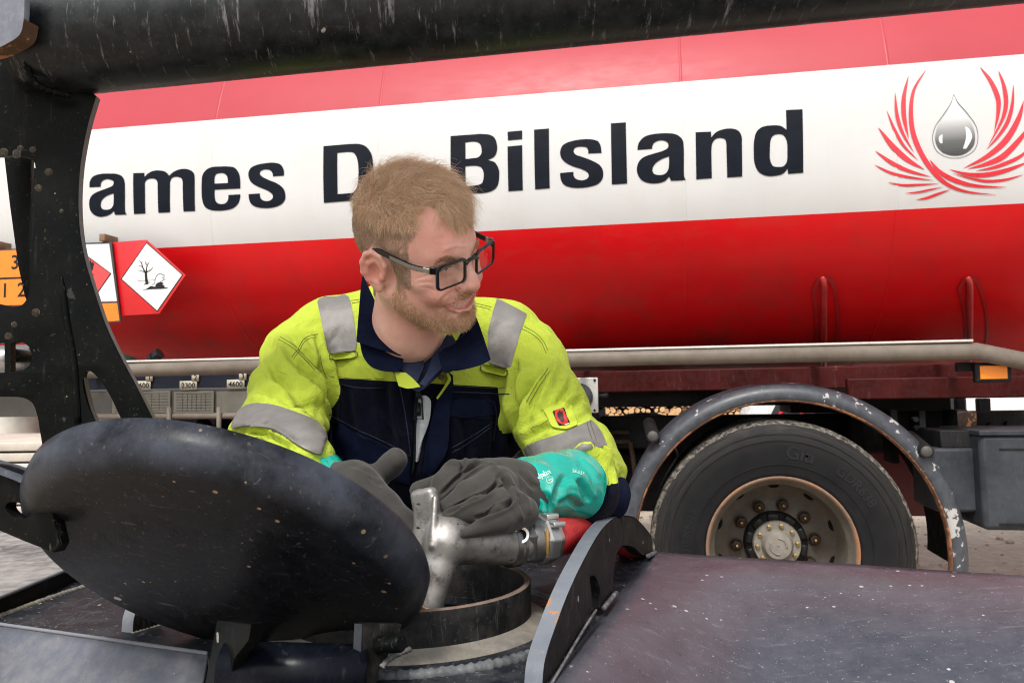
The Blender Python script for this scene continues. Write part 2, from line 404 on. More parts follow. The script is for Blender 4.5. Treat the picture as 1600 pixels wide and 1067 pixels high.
V = [(x, TYC + (y - TYC) * s_, TZC + (z_ - TZC) * s_) for x, s_ in xs for y, z_ in prof]
Fc = [(i * NP + k, i * NP + (k + 1) % NP, (i + 1) * NP + (k + 1) % NP, (i + 1) * NP + k) for i in range(len(xs) - 1) for k in range(NP)] + [tuple(range(NP)), tuple((len(xs) - 1) * NP + k for k in range(NP))]
mesh('tank_shell', V, Fc, tankm, truck, angle=40)

for px_ in (589, 1068, 330, 1400):
    x_ = tank_hit(px_, 250)[0]; V = []; zz = [.0 + 2 * math.pi * k / 96 for k in range(97)]
    for (dx, o_) in ((-.006, .0002), (-.003, .0016), (.003, .0016), (.006, .0002)):
        for a in zz: V.append((x_ + dx, TYC - (TA + o_) * math.copysign(abs(math.cos(a)) ** (2 / TE), math.cos(a)), TZC + ((TBU if math.sin(a) > 0 else TB) + o_) * math.copysign(abs(math.sin(a)) ** (2 / TE), math.sin(a))))
    mesh('shell_seam', V, [(i * 97 + k, i * 97 + k + 1, (i + 1) * 97 + k + 1, (i + 1) * 97 + k) for i in range(3) for k in range(96)], tankm, truck)
# --- print on the tank: outlines laid on the curved skin
def on_tank(name, loops_px, mat, off=.0022, **k):
    L = [[tank_hit(x, y) for x, y in lp] for lp in loops_px]
    tri = tessellate_polygon([[Vector((x, z, 0)) for x, z in lp] for lp in L]); flat = [p for lp in L for p in lp]
    bm = bmesh.new(); vs_ = [bm.verts.new((x, 0, z)) for x, z in flat]
    for t in tri:
        try: bm.faces.new([vs_[i] for i in t])
        except ValueError: pass
    z0, z1 = min(p[1] for p in flat), max(p[1] for p in flat); q = z0 + .03
    while q < z1:
        bmesh.ops.bisect_plane(bm, geom=bm.verts[:] + bm.edges[:] + bm.faces[:], plane_co=(0, 0, q), plane_no=(0, 0, 1)); q += .035
    for v in bm.verts: v.co.y = tank_y(v.co.z, off)
    bmesh.ops.recalc_face_normals(bm, faces=bm.faces)
    if sum((f.normal.y * f.calc_area() for f in bm.faces)) > 0: bmesh.ops.reverse_faces(bm, faces=bm.faces)
    me = bpy.data.meshes.new(name); bm.to_mesh(me); bm.free(); me.shade_smooth()
    return link(bpy.data.objects.new(name, me), truck, mat, **k)
def C1(L, ox, oy, s): return [(ox + p[0] / s, oy + p[1] / s) + ((1,) if len(p) > 2 else ()) for p in L]
ink = plain('navy_vinyl', (.006, .008, .014), .5, var=.25, spec=.08)
A = (120, 230, 4.571); B2 = (480, 200, 3.8095); C3 = (860, 160, 3.8095)
q = 1
glyphs = [
 (A, [(92,288,q),(95,245),(120,210),(170,193),(230,190),(285,193),(325,210),(342,245),(345,290),(345,430),(348,465),(358,482,q),(275,485,q),(265,458,q),(240,480),(200,495),(160,498),(120,480),(97,450),(90,405),(95,370),(115,340),(150,320),(190,305),(230,290),(258,275),(265,258),(262,243),(240,233),(215,230),(190,238),(175,255),(172,285,q)], [[(265,332,q),(235,340),(205,355),(180,380),(172,410),(182,440),(215,448),(245,440),(262,415),(265,380)]]),
 (A, [(405,187,q),(484,185,q),(485,215,q),(510,190),(545,172),(590,168),(635,178),(662,205,q),(690,180),(730,162),(780,157),(820,170),(840,195),(843,240,q),(846,458,q),(763,460,q),(758,250,q),(750,225),(730,215),(705,213),(680,222),(667,250,q),(668,466,q),(584,470,q),(579,260,q),(570,235),(545,225),(510,230),(490,250),(488,290,q),(491,475,q),(410,479,q)], []),
 (A, [(1169,296,q),(1168,240),(1160,190),(1130,150),(1090,140),(1030,140),(975,143),(930,160),(900,200),(893,260),(893,330),(898,380),(915,425),(950,448),(1010,455),(1070,450),(1120,435),(1155,400),(1168,360),(1169,338,q),(1084,343,q),(1082,375),(1065,400),(1035,408),(1005,400),(988,370),(985,305,q)], [[(985,262,q),(985,225),(995,195),(1020,187),(1050,188),(1072,205),(1080,235),(1080,258,q)]]),
 (A, [(1481,205,q),(1478,160),(1455,125),(1410,113),(1360,115),(1300,125),(1250,145),(1228,180),(1230,220),(1250,255),(1300,285),(1360,310),(1395,335),(1402,360),(1385,380),(1355,387),(1325,378),(1310,355),(1309,332,q),(1228,337,q),(1232,375),(1250,410),(1290,430),(1350,437),(1410,430),(1460,410),(1488,375),(1490,335),(1475,295),(1430,260),(1370,235),(1325,212),(1308,190),(1320,168),(1355,160),(1385,168),(1400,190),(1402,210,q)], []),
 (B2, [(98,110,q),(255,97,q),(310,97),(350,112),(380,150),(392,200),(395,265),(390,330),(375,380),(340,415),(290,432,q),(100,447,q)], [[(180,150,q),(240,144,q),(275,148),(295,175),(305,230),(305,300),(298,350),(275,385),(245,390,q),(182,395,q)]]),
 (B2, [(480,350,q),(560,344,q),(560,418,q),(480,424,q)], []),
 (B2, [(854,50,q),(1030,37,q),(1085,42),(1115,60),(1130,100),(1128,145),(1110,175),(1075,192,q),(1115,205),(1140,245),(1143,290),(1135,340),(1110,370),(1060,387),(1000,391,q),(858,400,q)], [[(942,88,q),(995,83),(1025,92),(1036,115),(1038,150),(1020,175),(985,182),(943,186,q)], [(942,230,q),(1000,226),(1035,235),(1050,265),(1050,300),(1040,330),(1010,342),(944,348,q)]]),
 (B2, [(1193,112,q),(1280,104,q),(1284,372,q),(1198,378,q)], []), (B2, [(1193,25,q),(1280,17,q),(1280,68,q),(1195,76,q)], []),
 (B2, [(1351,12,q),(1439,5,q),(1444,360,q),(1357,367,q)], []),
 (C3, [(305,303,q),(300,265),(285,235),(245,222),(190,222),(130,232),(80,252),(60,285),(62,325),(85,355),(130,380),(190,400),(222,420),(228,442),(212,460),(180,465),(150,455),(138,435),(137,415,q),(58,422,q),(62,460),(80,490),(120,507),(180,510),(240,502),(285,485),(312,450),(312,405),(290,372),(240,345),(185,325),(150,312),(138,290),(150,270),(185,265),(215,270),(225,290),(225,306,q)], []),
 (C3, [(360,127,q),(449,121,q),(457,484,q),(366,490,q)], []),
 (C3, [(518,285,q),(525,245),(555,210),(600,193),(670,186),(740,190),(780,215),(793,250),(795,420),(797,445),(806,464,q),(718,468,q),(707,443,q),(680,470),(640,482),(590,482),(545,465),(520,430),(515,390),(530,350),(560,325),(620,305),(670,290),(700,270),(700,245),(680,230),(650,228),(620,240),(608,258),(606,278,q)], [[(706,322,q),(660,340),(625,365),(608,395),(615,425),(645,434),(680,428),(700,405),(706,370)]]),
 (C3, [(864,180,q),(956,176,q),(958,210,q),(985,180),(1030,162),(1080,158),(1120,172),(1138,205),(1140,250,q),(1142,443,q),(1052,448,q),(1047,250,q),(1040,222),(1010,213),(980,222),(962,250),(958,300,q),(961,452,q),(868,460,q)], []),
 (C3, [(1402,48,q),(1500,43,q),(1505,420,q),(1413,427,q),(1412,395,q),(1385,425),(1340,438),(1285,438),(1240,415),(1215,365),(1210,300),(1212,230),(1228,175),(1265,147),(1320,139),(1370,142),(1405,165,q)], [[(1360,190),(1390,200),(1408,240),(1410,300),(1408,350),(1390,380),(1360,386),(1325,380),(1308,345),(1306,290),(1310,230),(1325,200)]]),
]
for cr, ol, hs_ in glyphs:
    on_tank('letter', [spline(C1(ol, *cr), 4)] + [spline(C1(h_, *cr), 4) for h_ in hs_], ink)
# hidden first letter of the name, continuing the line to the left
on_tank('letter', [spline([(84,246,q),(104,244,q),(105,320),(92,342),(66,344),(52,330),(50,312,q),(68,310,q),(72,326),(82,324),(84,312,q)], 4)], ink)

LG = (1350, 90, 4.444)
redv = plain('red_vinyl', (.62, .01, .025), .3, var=.1, coat=.3)
def feather(pts, w):
    pts = C1(pts, *LG); c = spline(pts, 6, closed=False); n = len(c); w /= LG[2]; up_, dn = [], []
    for i, p in enumerate(c):
        a = c[max(i-1, 0)]; b_ = c[min(i+1, n-1)]; L = math.hypot(b_[0]-a[0], b_[1]-a[1]); nx, ny = -(b_[1]-a[1])/L, (b_[0]-a[0])/L
        t = i / (n - 1); ww = max(.12, w * .5 * math.sin(math.pi * t ** .9) ** .85)
        up_.append((p[0] + nx * ww, p[1] + ny * ww)); dn.append((p[0] - nx * ww, p[1] - ny * ww))
    return up_ + dn[::-1]
feathers = [([(430,85),(345,230),(325,400),(350,560),(440,740),(560,870),(700,930),(915,955)],36),([(308,130),(277,270),(274,380),(287,470),(310,565)],34),([(215,245),(228,400),(265,520),(345,660)],26),
 ([(157,370),(215,510),(280,620),(375,715)],22),([(97,487),(200,620),(300,710),(420,780)],40),([(77,650),(180,725),(300,785),(465,830)],28),([(73,747),(180,800),(300,830),(485,855)],20),
 ([(165,868),(270,888),(380,885),(520,877)],17),([(285,944),(380,935),(460,918),(550,900)],13),([(360,990),(440,975),(520,945),(600,918)],18),([(455,710),(520,790),(620,850),(760,890),(990,903)],32),
 ([(805,68),(880,170),(930,290),(928,400),(903,520)],34),([(932,92),(970,200),(985,320),(960,430),(865,610)],32),([(1037,190),(1028,330),(995,450),(930,550),(850,640)],28),([(1108,300),(1070,430),(980,580),(850,690),(690,770)],42),
 ([(1150,470),(1080,570),(960,690),(850,740),(720,775)],40),([(1160,620),(1080,690),(960,745),(880,770),(775,788)],26),([(1150,722),(1000,780),(850,815),(720,812),(590,778)],32),([(1105,815),(980,850),(850,860),(740,840),(615,805)],20)]
for k_, (pts, w_) in enumerate(feathers): on_tank('emblem_feather', [feather(pts, w_)], redv, off=.0022 + .0001 * (k_ % 3))
drop = [(622,256,1),(600,320),(540,410),(492,480),(473,560),(495,640),(550,685),(630,702),(710,685),(770,640),(792,565),(780,480),(720,390),(650,310)]
dc = (632, 560)
def shr(L, s_): return [(dc[0] + (p[0]-dc[0]) * s_, dc[1] + (p[1]-dc[1]) * s_) + tuple(p[2:]) for p in L]
D1 = spline(C1(drop, *LG), 6); D1i = spline(C1(shr(drop, .975), *LG), 6)
on_tank('drop_outline', [D1, D1i], plain('grey_vinyl', (.12, .12, .13), .4))
m = Mt('drop_print'); sp = m.n('SeparateXYZ'); m.l(m.tc.outputs['Object'], sp.inputs[0])
za = tank_hit(1490, 165)[1]; zb = tank_hit(1490, 246)[1]
m.col(m.mix(m.noise(60, 2, .5, vec=m.map((.2, 1, 3))), m.ramp(m.rng(sp.outputs[2], zb, za), [(0, .02), (.3, .07), (.55, .28), (.85, .7), (1, .8)]), m.ramp(m.rng(sp.outputs[2], zb, za), [(0, .03), (.3, .12), (.55, .36), (.85, .7), (1, .8)]))); m.set(roughness=.35)
on_tank('drop_print', [spline(C1([(622,268,1),(604,330),(560,410),(512,480),(493,560),(510,620),(555,665),(630,682),(700,668),(755,620),(770,560),(758,490),(710,405),(650,330)], *LG), 6)], m.m, off=.0026)
wv = plain('white_vinyl', (.75, .75, .75), .35)
on_tank('drop_highlight', [spline(C1([(700,480,1),(730,500),(748,550),(735,590),(708,635,1),(685,635,1),(700,590),(708,540)], *LG), 5)], wv, off=.0032)
on_tank('drop_highlight', [spline(C1([(543,535,1),(522,550),(518,575),(530,597),(543,598,1)], *LG), 5)], wv, off=.0032)

# --- materials
galv = steel('galvanised_rail', (.12, .10, .08), (.20, .165, .13), rough=(.3, .6), chips=.80, dusty=.5, scratch=.25, streak=(.1, 1, 1), mott=(.22, .19, .16))
blk = steel('chassis_black', (.010, .010, .011), (.05, .045, .04), rough=(.5, .8), chips=.69, dusty=.35, scratch=.15)
dred = steel('chassis_red', (.034, .0022, .0022), (.05, .03, .022), rough=(.35, .6), chips=.66, dusty=.5, scratch=.15)
rubber_ = steel('mudguard_plastic', (.035, .038, .045), (.16, .15, .14), rust=(.25, .12, .06), rough=(.35, .6), chips=.70, dusty=.3, scratch=.2)
# mud guard paint: blue grey with flaked pale patches
m = Mt('mudguard_paint'); nA = m.noise(9, 5, .7); nB = m.noise(34, 4, .6); sp = m.n('SeparateXYZ'); m.l(m.tc.outputs['Object'], sp.inputs[0])
fl = m.math('GREATER_THAN', m.math('ADD', m.math('MULTIPLY', nA, .75), m.math('ADD', m.math('MULTIPLY', nB, .4), m.rng(sp.outputs[0], -.6, .6, -.035, .045))), .70)
c_ = m.mix(m.rng(nB, .3, .8), (.035, .04, .05), (.075, .082, .095)); m.col(m.mix(fl, c_, (.42, .41, .40))); m.rough(m.rng(nB, .2, .8, .3, .55)); m.bump(fl, .4, -.0008); mgm = m.m
rail_hi = plain('rail_highlight', (.62, .60, .56), .4, .3, 60, .2)
steelplate = plain('engraved_plate', (.22, .205, .17), .45, .3, 90, .15)

# --- guard rail along the tank (bends inward near its right end)
rl = [T3(-60, 585, -.06), T3(195, 578, -.06), T3(405, 571, -.06), T3(880, 561, -.06), T3(1300, 552, -.06), T3(1525, 549, -.06), T3(1610, 566, -.06), T3(1760, 600, -.06), T3(1790, 616, .02), T3(1792, 640, .3)]
rz = sum(p.z for p in rl[:6]) / 6
b = MB(); rr = .034
b.tube([rl[0] + Vector((-1.2, 0, 0))] + rl[:6] + rl[6:], rr, 20); b.build('guard_rail', galv, truck, angle=40)
b = MB()
b.box(((rl[0].x - .75 + rl[5].x) / 2, -.066, rz + .037), (abs(rl[5].x - rl[0].x) + .72, .040, .010)); b.build('rail_highlight_strip', rail_hi, truck, bevel=.003)  # bright strip added to paint the highlight line along the rail top
for x in (150, 640, 905, 1290, 1500):
    c = T3(x, 556, .04); MB().box((c.x, .16, rz), (.03, .40, .03)).build('rail_bracket', blk, truck, bevel=.003)
# ribs / supports standing on the lower tank (two curved stays)
for xa in (1285, 1512):
    pts = []
    for i, py in enumerate((432, 445, 470, 500, 530, 556, 590)):
        x, z_ = tank_hit(xa + (2 if i else 0), py); pts.append((x, tank_y(z_) - (.012 if i else -.005), z_))
    b = MB(); b.tube(spline3(pts, 3), .013, 10); b.build('curved_stay', plain('stay_red', (.42, .03, .03), .4, var=.3), truck)
    pad = []
    cx, cz = tank_hit(xa + 2, 480)
    ol = [(xa - 17, 600), (xa - 17, 452), (xa - 8, 436), (xa + 6, 430), (xa + 18, 438), (xa + 22, 452), (xa + 20, 600), (xa + 15, 600), (xa + 17, 455), (xa + 12, 443), (xa + 4, 437), (xa - 5, 441), (xa - 12, 455), (xa - 12, 600)]
    on_tank('stay_pad', [[(x, min(y, 556)) for x, y in ol]], plain('pad_red', (.36, .012, .014), .35), off=.006)

# --- underside: sub frame, beams, pipes
x0, x1 = TP(-300, 600)[0], TP(1900, 600)[0]
def beam(name, px0, px1, py0, py1, ly, th, mat, bev=.006, **k):
    a = T3(px0, py1, ly); c = T3(px1, py0, ly)
    pym = (px0 + px1) / 2
    z0 = TP(pym, py1, ly)[1]; z1 = TP(pym, py0, ly)[1]
    return MB().box(((a.x + c.x) / 2, ly + th / 2, (z0 + z1) / 2), (abs(c.x - a.x), th, abs(z1 - z0)), ).build(name, mat, truck, bevel=bev, angle=40, **k)
beam('subframe', 880, 1640, 573, 608, .34, .12, dred)
beam('subframe', 1325, 1700, 588, 622, .18, .05, dred)
beam('pipe_tray', 560, 1240, 603, 637, .5, .5, blk)
beam('pipe_tray', 1236, 1485, 606, 644, .56, .4, blk)
beam('hanger_post', 1530, 1548, 622, 645, .7, .05, blk); beam('hanger_post', 1496, 1508, 622, 645, .7, .05, blk)
beam('chassis_beam', 560, 1345, 650, 700, .72, .10, blk)
beam('chassis_beam', 1330, 1720, 642, 705, .62, .10, blk)
beam('chassis_beam', 560, 1700, 655, 715, 1.85, .10, blk)
beam('cross_member', 1330, 1348, 640, 720, .5, .9, blk)
beam('outrigger', 1500, 1512, 640, 724, .40, .2, blk, .003); beam('outrigger', 1395, 1402, 640, 724, .45, .16, blk, .003); beam('outrigger', 1440, 1446, 642, 722, .45, .16, blk, .003)
beam('mud_flap', 1345, 1480, 706, 806, 1.0, .012, plain('dark_red_flap', (.10, .006, .008), .5))
for (x, y) in ((1512, 655), (1512, 672), (1512, 700), (1548, 664), (1430, 655), (1432, 668), (1575, 662)):
    c = T3(x, y, .40 if x < 1530 else .60); MB().lathe([(0, -.014), (.012, -.014), (.012, .02)], c, (0, 1, 0), 6).build('bolt', blk, truck, smooth=False)
beam('rust_plate', 1500, 1526, 642, 722, .385, .012, steel('rusty_bracket', (.03, .02, .016), (.12, .08, .05), chips=.56, dusty=.6))
# far side wheels and axle seen as dark mass under the truck
for (px_, n_) in ((1000, 2), (640, 2), (300, 2)):
    cx = TP(px_, 800, .9)[0]
    for k_ in range(1):
        b = MB(); b.lathe([(.30, -.12), (.40, -.14), (.49, -.13), (.52, -.10), (.52, .12), (.49, .15), (.3, .14), (.3, -.12)], (cx, 2.0, .52), (0, 1, 0), 40); b.build('far_tyre', plain('far_rubber', (.012, .012, .012), .8), truck)
beam('air_tank', 940, 1060, 700, 800, .95, .4, blk, .04)
beam('dark_fill_box', 560, 935, 640, 820, .55, .5, blk, .01)  # dark box added to fill in the blackness under the truck
# shock / step frame seen left of mudguard
b = MB()
for a_, c_ in (((948, 690), (940, 760)), ((985, 690), (995, 760)), ((948, 690), (985, 690)), ((950, 675), (983, 675))):
    b.tube([T3(*a_, .7), T3(*c_, .7)], .012, 8)
b.build('stay_frame', steel('rusty_frame', (.05, .03, .02), (.10, .07, .05), chips=.6), truck)

# --- mudguard: rolled sheet around the wheel
cz = .52; mcx = TP(1230, 861, 0)[0]
prof_mg = [(.602, .012), (.600, -.010), (.604, -.020), (.618, -.028), (.640, -.026), (.658, -.016), (.670, .002), (.676, .03), (.678, .06), (.678, .42), (.672, .42), (.672, .06), (.664, .02), (.640, -.010), (.612, .0)]
m1 = MB(); m1.lathe(prof_mg, (mcx, -.01, cz), (0, 1, 0), 80, arc=(-8, 186), ref=(-1, 0, .0)); 
# orientation: angle 0 points to -x, going over the top
mg = m1.build('mudguard', [mgm], truck, angle=45)
b = MB(); b.lathe([(.599, .012), (.5985, -.011), (.602, -.0215), (.6065, -.0245), (.606, -.012), (.603, .0)], (mcx, -.0105, cz), (0, 1, 0), 80, arc=(-8, 186), ref=(-1, 0, 0)); b.build('mudguard_edge', steel('edge_rust', (.10, .05, .03), (.2, .12, .08), chips=.52, rust=(.3, .12, .05)), truck)
b = MB(); b.lathe([(.668, .03), (.668, .5)], (mcx, 0, cz), (0, 1, 0), 60, arc=(-8, 186), ref=(-1, 0, 0)); b.build('mudguard_liner', plain('liner_black', (.006, .006, .006), .9), truck)
for (x, y, ang) in ((1020, 681, 1), (1448, 705, -1)):
    c = T3(x, y, -.06); e = c + Vector((-.02 * ang, .30, .04))
    MB().tube([c, c + Vector((0, .012, 0)), e], [.026, .028, .028], 18).build('mudguard_mount', blk, truck, angle=40)
    MB().lathe([(0, -.004), (.018, -.004), (.021, 0)], c, (0, 1, 0), 18).build('mount_cap', plain('mount_grey', (.07, .065, .06), .6), truck)

# --- the near wheel
wheel = empty('wheel', (TP(1222, 861, 0)[0], 0, .52), 0, parent=truck)
m = Mt('tyre_rubber'); sp = m.n('SeparateXYZ'); m.l(m.tc.outputs['Object'], sp.inputs[0])
rad = m.math('SQRT', m.math('ADD', m.math('MULTIPLY', sp.outputs[0], sp.outputs[0]), m.math('MULTIPLY', sp.outputs[2], sp.outputs[2])))
ang = m.math('ARCTAN2', sp.outputs[2], sp.outputs[0])
cv = m.n('CombineXYZ'); m.l(m.math('MULTIPLY', rad, 40), cv.inputs[0]); m.l(m.math('MULTIPLY', ang, .6), cv.inputs[1]); nr = m.noise(6, 6, .7, vec=cv.outputs[0])
nn = m.noise(16, 6, .7)
cr_ = m.mix(m.rng(nn, .3, .75), (.005, .0055, .0065), (.012, .012, .013)); outer = m.math('MULTIPLY', m.rng(rad, .40, .51), m.rng(nr, .40, .68, .05, .55)); m.set(specular_ior_level=.2)
cr_ = m.mix(outer, cr_, (.075, .068, .060)); edge = m.math('GREATER_THAN', m.math('ADD', rad, m.rng(nn, 0, 1, -.012, .012)), .507); cr_ = m.mix(m.math('MULTIPLY', edge, m.rng(m.noise(60, 4, .7), .40, .65)), cr_, (.30, .27, .23))
m.col(cr_); m.rough(m.rng(nn, .3, .7, .5, .8)); b_ = m.bump(nr, .25, .002); m.bump(m.noise(120, 4, .6), .3, .001, b_); tyrem = m.m
prof_t = [(.290, .03), (.298, .004), (.306, -.004), (.315, -.004), (.345, -.010), (.3455, -.0125), (.349, -.0125), (.350, -.011), (.40, -.016), (.44, -.014), (.4405, -.0165), (.444, -.0165), (.445, -.013), (.468, -.008), (.4685, -.011), (.474, -.010), (.475, -.004), (.492, .004), (.505, .012), (.509, .014), (.512, .022), (.518, .03), (.524, .04), (.526, .06), (.526, .26), (.51, .30), (.45, .32), (.30, .31)]
b = MB(); b.lathe(prof_t, (0, 0, 0), (0, 1, 0), 128); b.build('tyre', tyrem, wheel, angle=50)
# tread edge blocks
b = MB()
for k in range(96):
    a = 2 * math.pi * k / 96; c = Vector((math.cos(a) * .5185, .095, math.sin(a) * .5185)); rt_ = Matrix.Rotation(-a, 3, 'Y'); b.box(c, (.012, .07, .020), rt_)
b.build('tread_block', tyrem, wheel, kind='stuff')
# raised lettering on the sidewall and small mould marks
def polar_text(s, r, a0, size, lift=.0010):
    V, Fc = text_geo(s, size); out_ = []
    for x, y, z_ in V:
        a = R(a0) - x / r; rr_ = r + y; out_.append((math.cos(a) * rr_, -.0158 - lift, math.sin(a) * rr_))
    return out_, Fc
raised = plain('raised_rubber', (.016, .016, .018), .6)
V, Fc = polar_text('Giti', .395, 78, .075); mesh('sidewall_lettering', V, Fc, raised, wheel)
V, Fc = polar_text('GDR638', .395, 42, .055); mesh('sidewall_lettering', V, Fc, raised, wheel)
V, Fc = polar_text('315/80R22.5', .38, 168, .035); mesh('sidewall_lettering', V, Fc, raised, wheel)
rimm = steel('rim_paint', (.10, .084, .066), (.075, .06, .045), rough=(.4, .7), chips=.68, dusty=.5, scratch=.1, mott=(.17, .155, .132), rust=(.08, .04, .02))
lipm = steel('rim_lip_rust', (.15, .09, .06), (.28, .24, .19), rough=(.5, .8), chips=.55, dusty=.5, rust=(.16, .07, .03))
b = MB(); b.lathe([(.284, .006), (.290, -.006), (.298, -.007), (.3, .006)], (0, 0, 0), (0, 1, 0), 96); b.build('rim_lip', lipm, wheel)
b = MB(); b.lathe([(.2865, .004), (.281, .012), (.2775, .03), (.264, .045), (.260, .06), (.256, .12), (.252, .19), (.232, .222), (.207, .236), (.199, .238), (.19, .232), (.10, .228), (.02, .228)], (0, 0, 0), (0, 1, 0), 96); b.build('rim', rimm, wheel, angle=60)
hole_m = plain('hole_black', (.004, .004, .004), .9)
for k in range(10):
    a = R(18 + 36 * k); n_ = Vector((-math.cos(a) * .55, -.84, -math.sin(a) * .55)).normalized(); c = Vector((math.cos(a) * .2435, .2045, math.sin(a) * .2435))
    tdir = Vector((-math.sin(a), 0, math.cos(a))); u_ = n_.cross(tdir)
    V = [c + n_ * .002 + tdir * math.cos(t) * .024 + u_ * math.sin(t) * .0155 for t in [2 * math.pi * i / 20 for i in range(20)]]
    mesh('vent_hole', V + [c - n_ * .02], [(i, (i + 1) % 20, 20) for i in range(20)] + [tuple(range(20))], hole_m, wheel, smooth=False)
nutm = steel('nut_rust', (.03, .018, .012), (.16, .10, .05), rough=(.3, .6), chips=.62)
brass = plain('brassy_stud', (.40, .30, .14), .3, .9)
for k in range(10):
    a = R(5 + 36 * k); c = (math.cos(a) * .162, .228, math.sin(a) * .162)
    b = MB(); b.lathe([(.027, 0), (.027, -.008), (.022, -.009)], c, (0, 1, 0), 20); b.lathe([(.0215, -.006), (.0205, -.030), (.010, -.033), (.010, -.040), (0, -.041)], c, (0, 1, 0), 6); b.build('wheel_nut', nutm, wheel, angle=30)
    MB().lathe([(.0075, -.036), (.0075, -.052), (0, -.053)], c, (0, 1, 0), 12).build('stud_end', brass, wheel)
    a2 = a + R(18); c2 = Vector((math.cos(a2) * .112, .19, math.sin(a2) * .112))
    MB().box(c2, (.030, .05, .050), Matrix.Rotation(-a2, 3, 'Y')).build('hub_rib', plain('hub_black', (.012, .012, .012), .35, var=.4), wheel, bevel=.008)
    c3 = (math.cos(a) * .081, .145, math.sin(a) * .081); b = MB(); b.lathe([(.0105, 0), (.0105, -.010), (.004, -.012), (.004, -.018), (0, -.018)], c3, (0, 1, 0), 6); b.build('hub_bolt', brass, wheel, angle=30)
b = MB(); b.lathe([(.132, .230), (.130, .195), (.122, .184), (.104, .176), (.100, .168)], (0, 0, 0), (0, 1, 0), 60); b.build('nut_ring', plain('hub_black2', (.014, .013, .013), .4, var=.4), wheel, angle=40)
hubc = plain('hub_cap_paint', (.235, .215, .185), .4, .1, 50, .3, var=.2)
b = MB(); b.lathe([(.1, .18), (.0975, .152), (.094, .145), (.066, .145), (.062, .135), (.058, .115), (.052, .108), (.004, .106), (.003, .11), (0, .11)], (0, 0, 0), (0, 1, 0), 60); b.build('hub_cap', hubc, wheel, angle=40)
for a0, a1 in ((-10, 95), (150, 290)):
    pts = [(math.cos(R(a)) * .033, .1055, math.sin(R(a)) * .033) for a in range(a0, a1, 10)]; MB().tube(pts, .0035, 8).build('hub_emblem', hubc, wheel)
# inner dual tyre
b = MB(); b.lathe([(.30, .36), (.45, .35), (.515, .38), (.52, .6), (.3, .6)], (0, 0, 0), (0, 1, 0), 64); b.build('inner_tyre', tyrem, wheel)
# axle hub behind
b = MB(); b.tube([(wheel.location.x, .2, .52), (wheel.location.x, 2.3, .52)], .10, 24); b.build('axle', blk, truck)

# --- plastic storage box at the right
bx = steel('box_plastic', (.028, .032, .038), (.10, .10, .10), rough=(.35, .5), chips=.9, dusty=.2, scratch=.15)
beam('storage_box', 1538, 1720, 678, 830, -.02, .45, bx, .02)
beam('box_lid', 1530, 1730, 672, 680, -.03, .48, bx, .004)
beam('box_side', 1462, 1540, 700, 800, .06, .30, bx, .012); beam('box_side', 1470, 1540, 672, 700, .08, .3, blk, .005)
beam('box_groove', 1562, 1722, 700, 703, -.024, .01, blk, .001); beam('box_groove', 1562, 1722, 818, 822, -.024, .01, blk, .001)
# --- amber side marker lamp
lm = empty('side_marker', (0, 0, 0), 0, parent=truck)
def beamp(name, par, *a, **k):
    o = beam(name, *a, **k); o.parent = par; return o
beamp('lamp_housing', lm, 1524, 1580, 566, 597, -.03, .03, plain('lamp_black', (.012, .012, .013), .35), .006)
am = Mt('amber_lens'); am.col(am.mix(am.noise(60, 3), (.85, .22, .01), (1, .33, .02))); am.set(roughness=.15, coat_weight=.6)
beamp('lens', lm, 1532, 1574, 571, 592, -.034, .01, am.m, .002)
beam('lamp_arm', 1495, 1525, 566, 580, .0, .02, blk, .003)

# --- capacity plates, data plates, valve controls on the left
beam('control_panel', -40, 640, 586, 606, .06, .02, plain('panel_navy', (.014, .017, .028), .4), .002)
beam('data_panel', -40, 640, 609, 648, .07, .02, plain('panel_back', (.085, .08, .07), .5), .002)
def ptext(s, px, py, ly, size, mat, name='plate_lettering', par=None):
    V, Fc = text_geo(s, size); c = T3(px, py, ly); x_, z_ = c.x, c.z
    return mesh(name, [(x_ + v[0], ly, z_ + v[1]) for v in V], Fc, mat, par or truck, smooth=False)
whp = plain('plate_white', (.50, .47, .38), .5, var=.12); inkp = plain('plate_ink', (.015, .015, .015), .5)
for (px_, py_, n_, c_) in ((222, 602, '1', '1600'), (294, 602, '2', '2300'), (368, 600, '3', '4600')):
    cp = empty('capacity_plate', (0, 0, 0), 0, parent=truck)
    a = T3(px_, py_, .05); MB().box((a.x, .052, a.z), (.088, .004, .042)).build('plate_base', whp, cp)
    d_ = T3(px_ + 10, py_ - 12, .05); MB().box((d_.x + .004, .0505, d_.z + .003), (.036, .004, .040)).build('number_tab', whp, cp)
    ptext(c_, px_, py_ + .5, .0480, .036, inkp, par=cp); ptext(n_, px_ + 11.5, py_ - 12, .0475, .034, inkp, par=cp)
    for sx in (-.033, .033): MB().lathe([(0, -.002), (.002, -.002), (.0025, 0)], (a.x + sx, .05, a.z), (0, 1, 0), 8).build('rivet', inkp, cp)
for (xa, xb) in ((175, 266), (271, 334), (338, 400), (404, 470)):
    dp = empty('data_plate', (0, 0, 0), 0, parent=truck)
    beamp('plate_base', dp, xa, xb, 611, 645, .06, .006, steelplate, .001)
    if xb < 340:
        for r_ in range(7):
            ya = 615 + r_ * 4.4; beamp('table_line', dp, xa + 4, xb - 4, ya, ya + .6, .0585, .001, inkp, 0)
        for c_ in range(6):
            xx = xa + 14 + c_ * (xb - xa - 20) / 6; beamp('table_line', dp, xx, xx + .6, 615, 641, .0587, .001, inkp, 0)
for xx in (264, 342):
    b = MB(); b.tube([T3(xx, 636, -.0), T3(xx, 700, .0)], .011, 8); b.build('hose_hook', galv, truck)
MB().tube([T3(150, 651, .02), T3(560, 648, .02)], .014, 12).build('lower_rail', galv, truck)
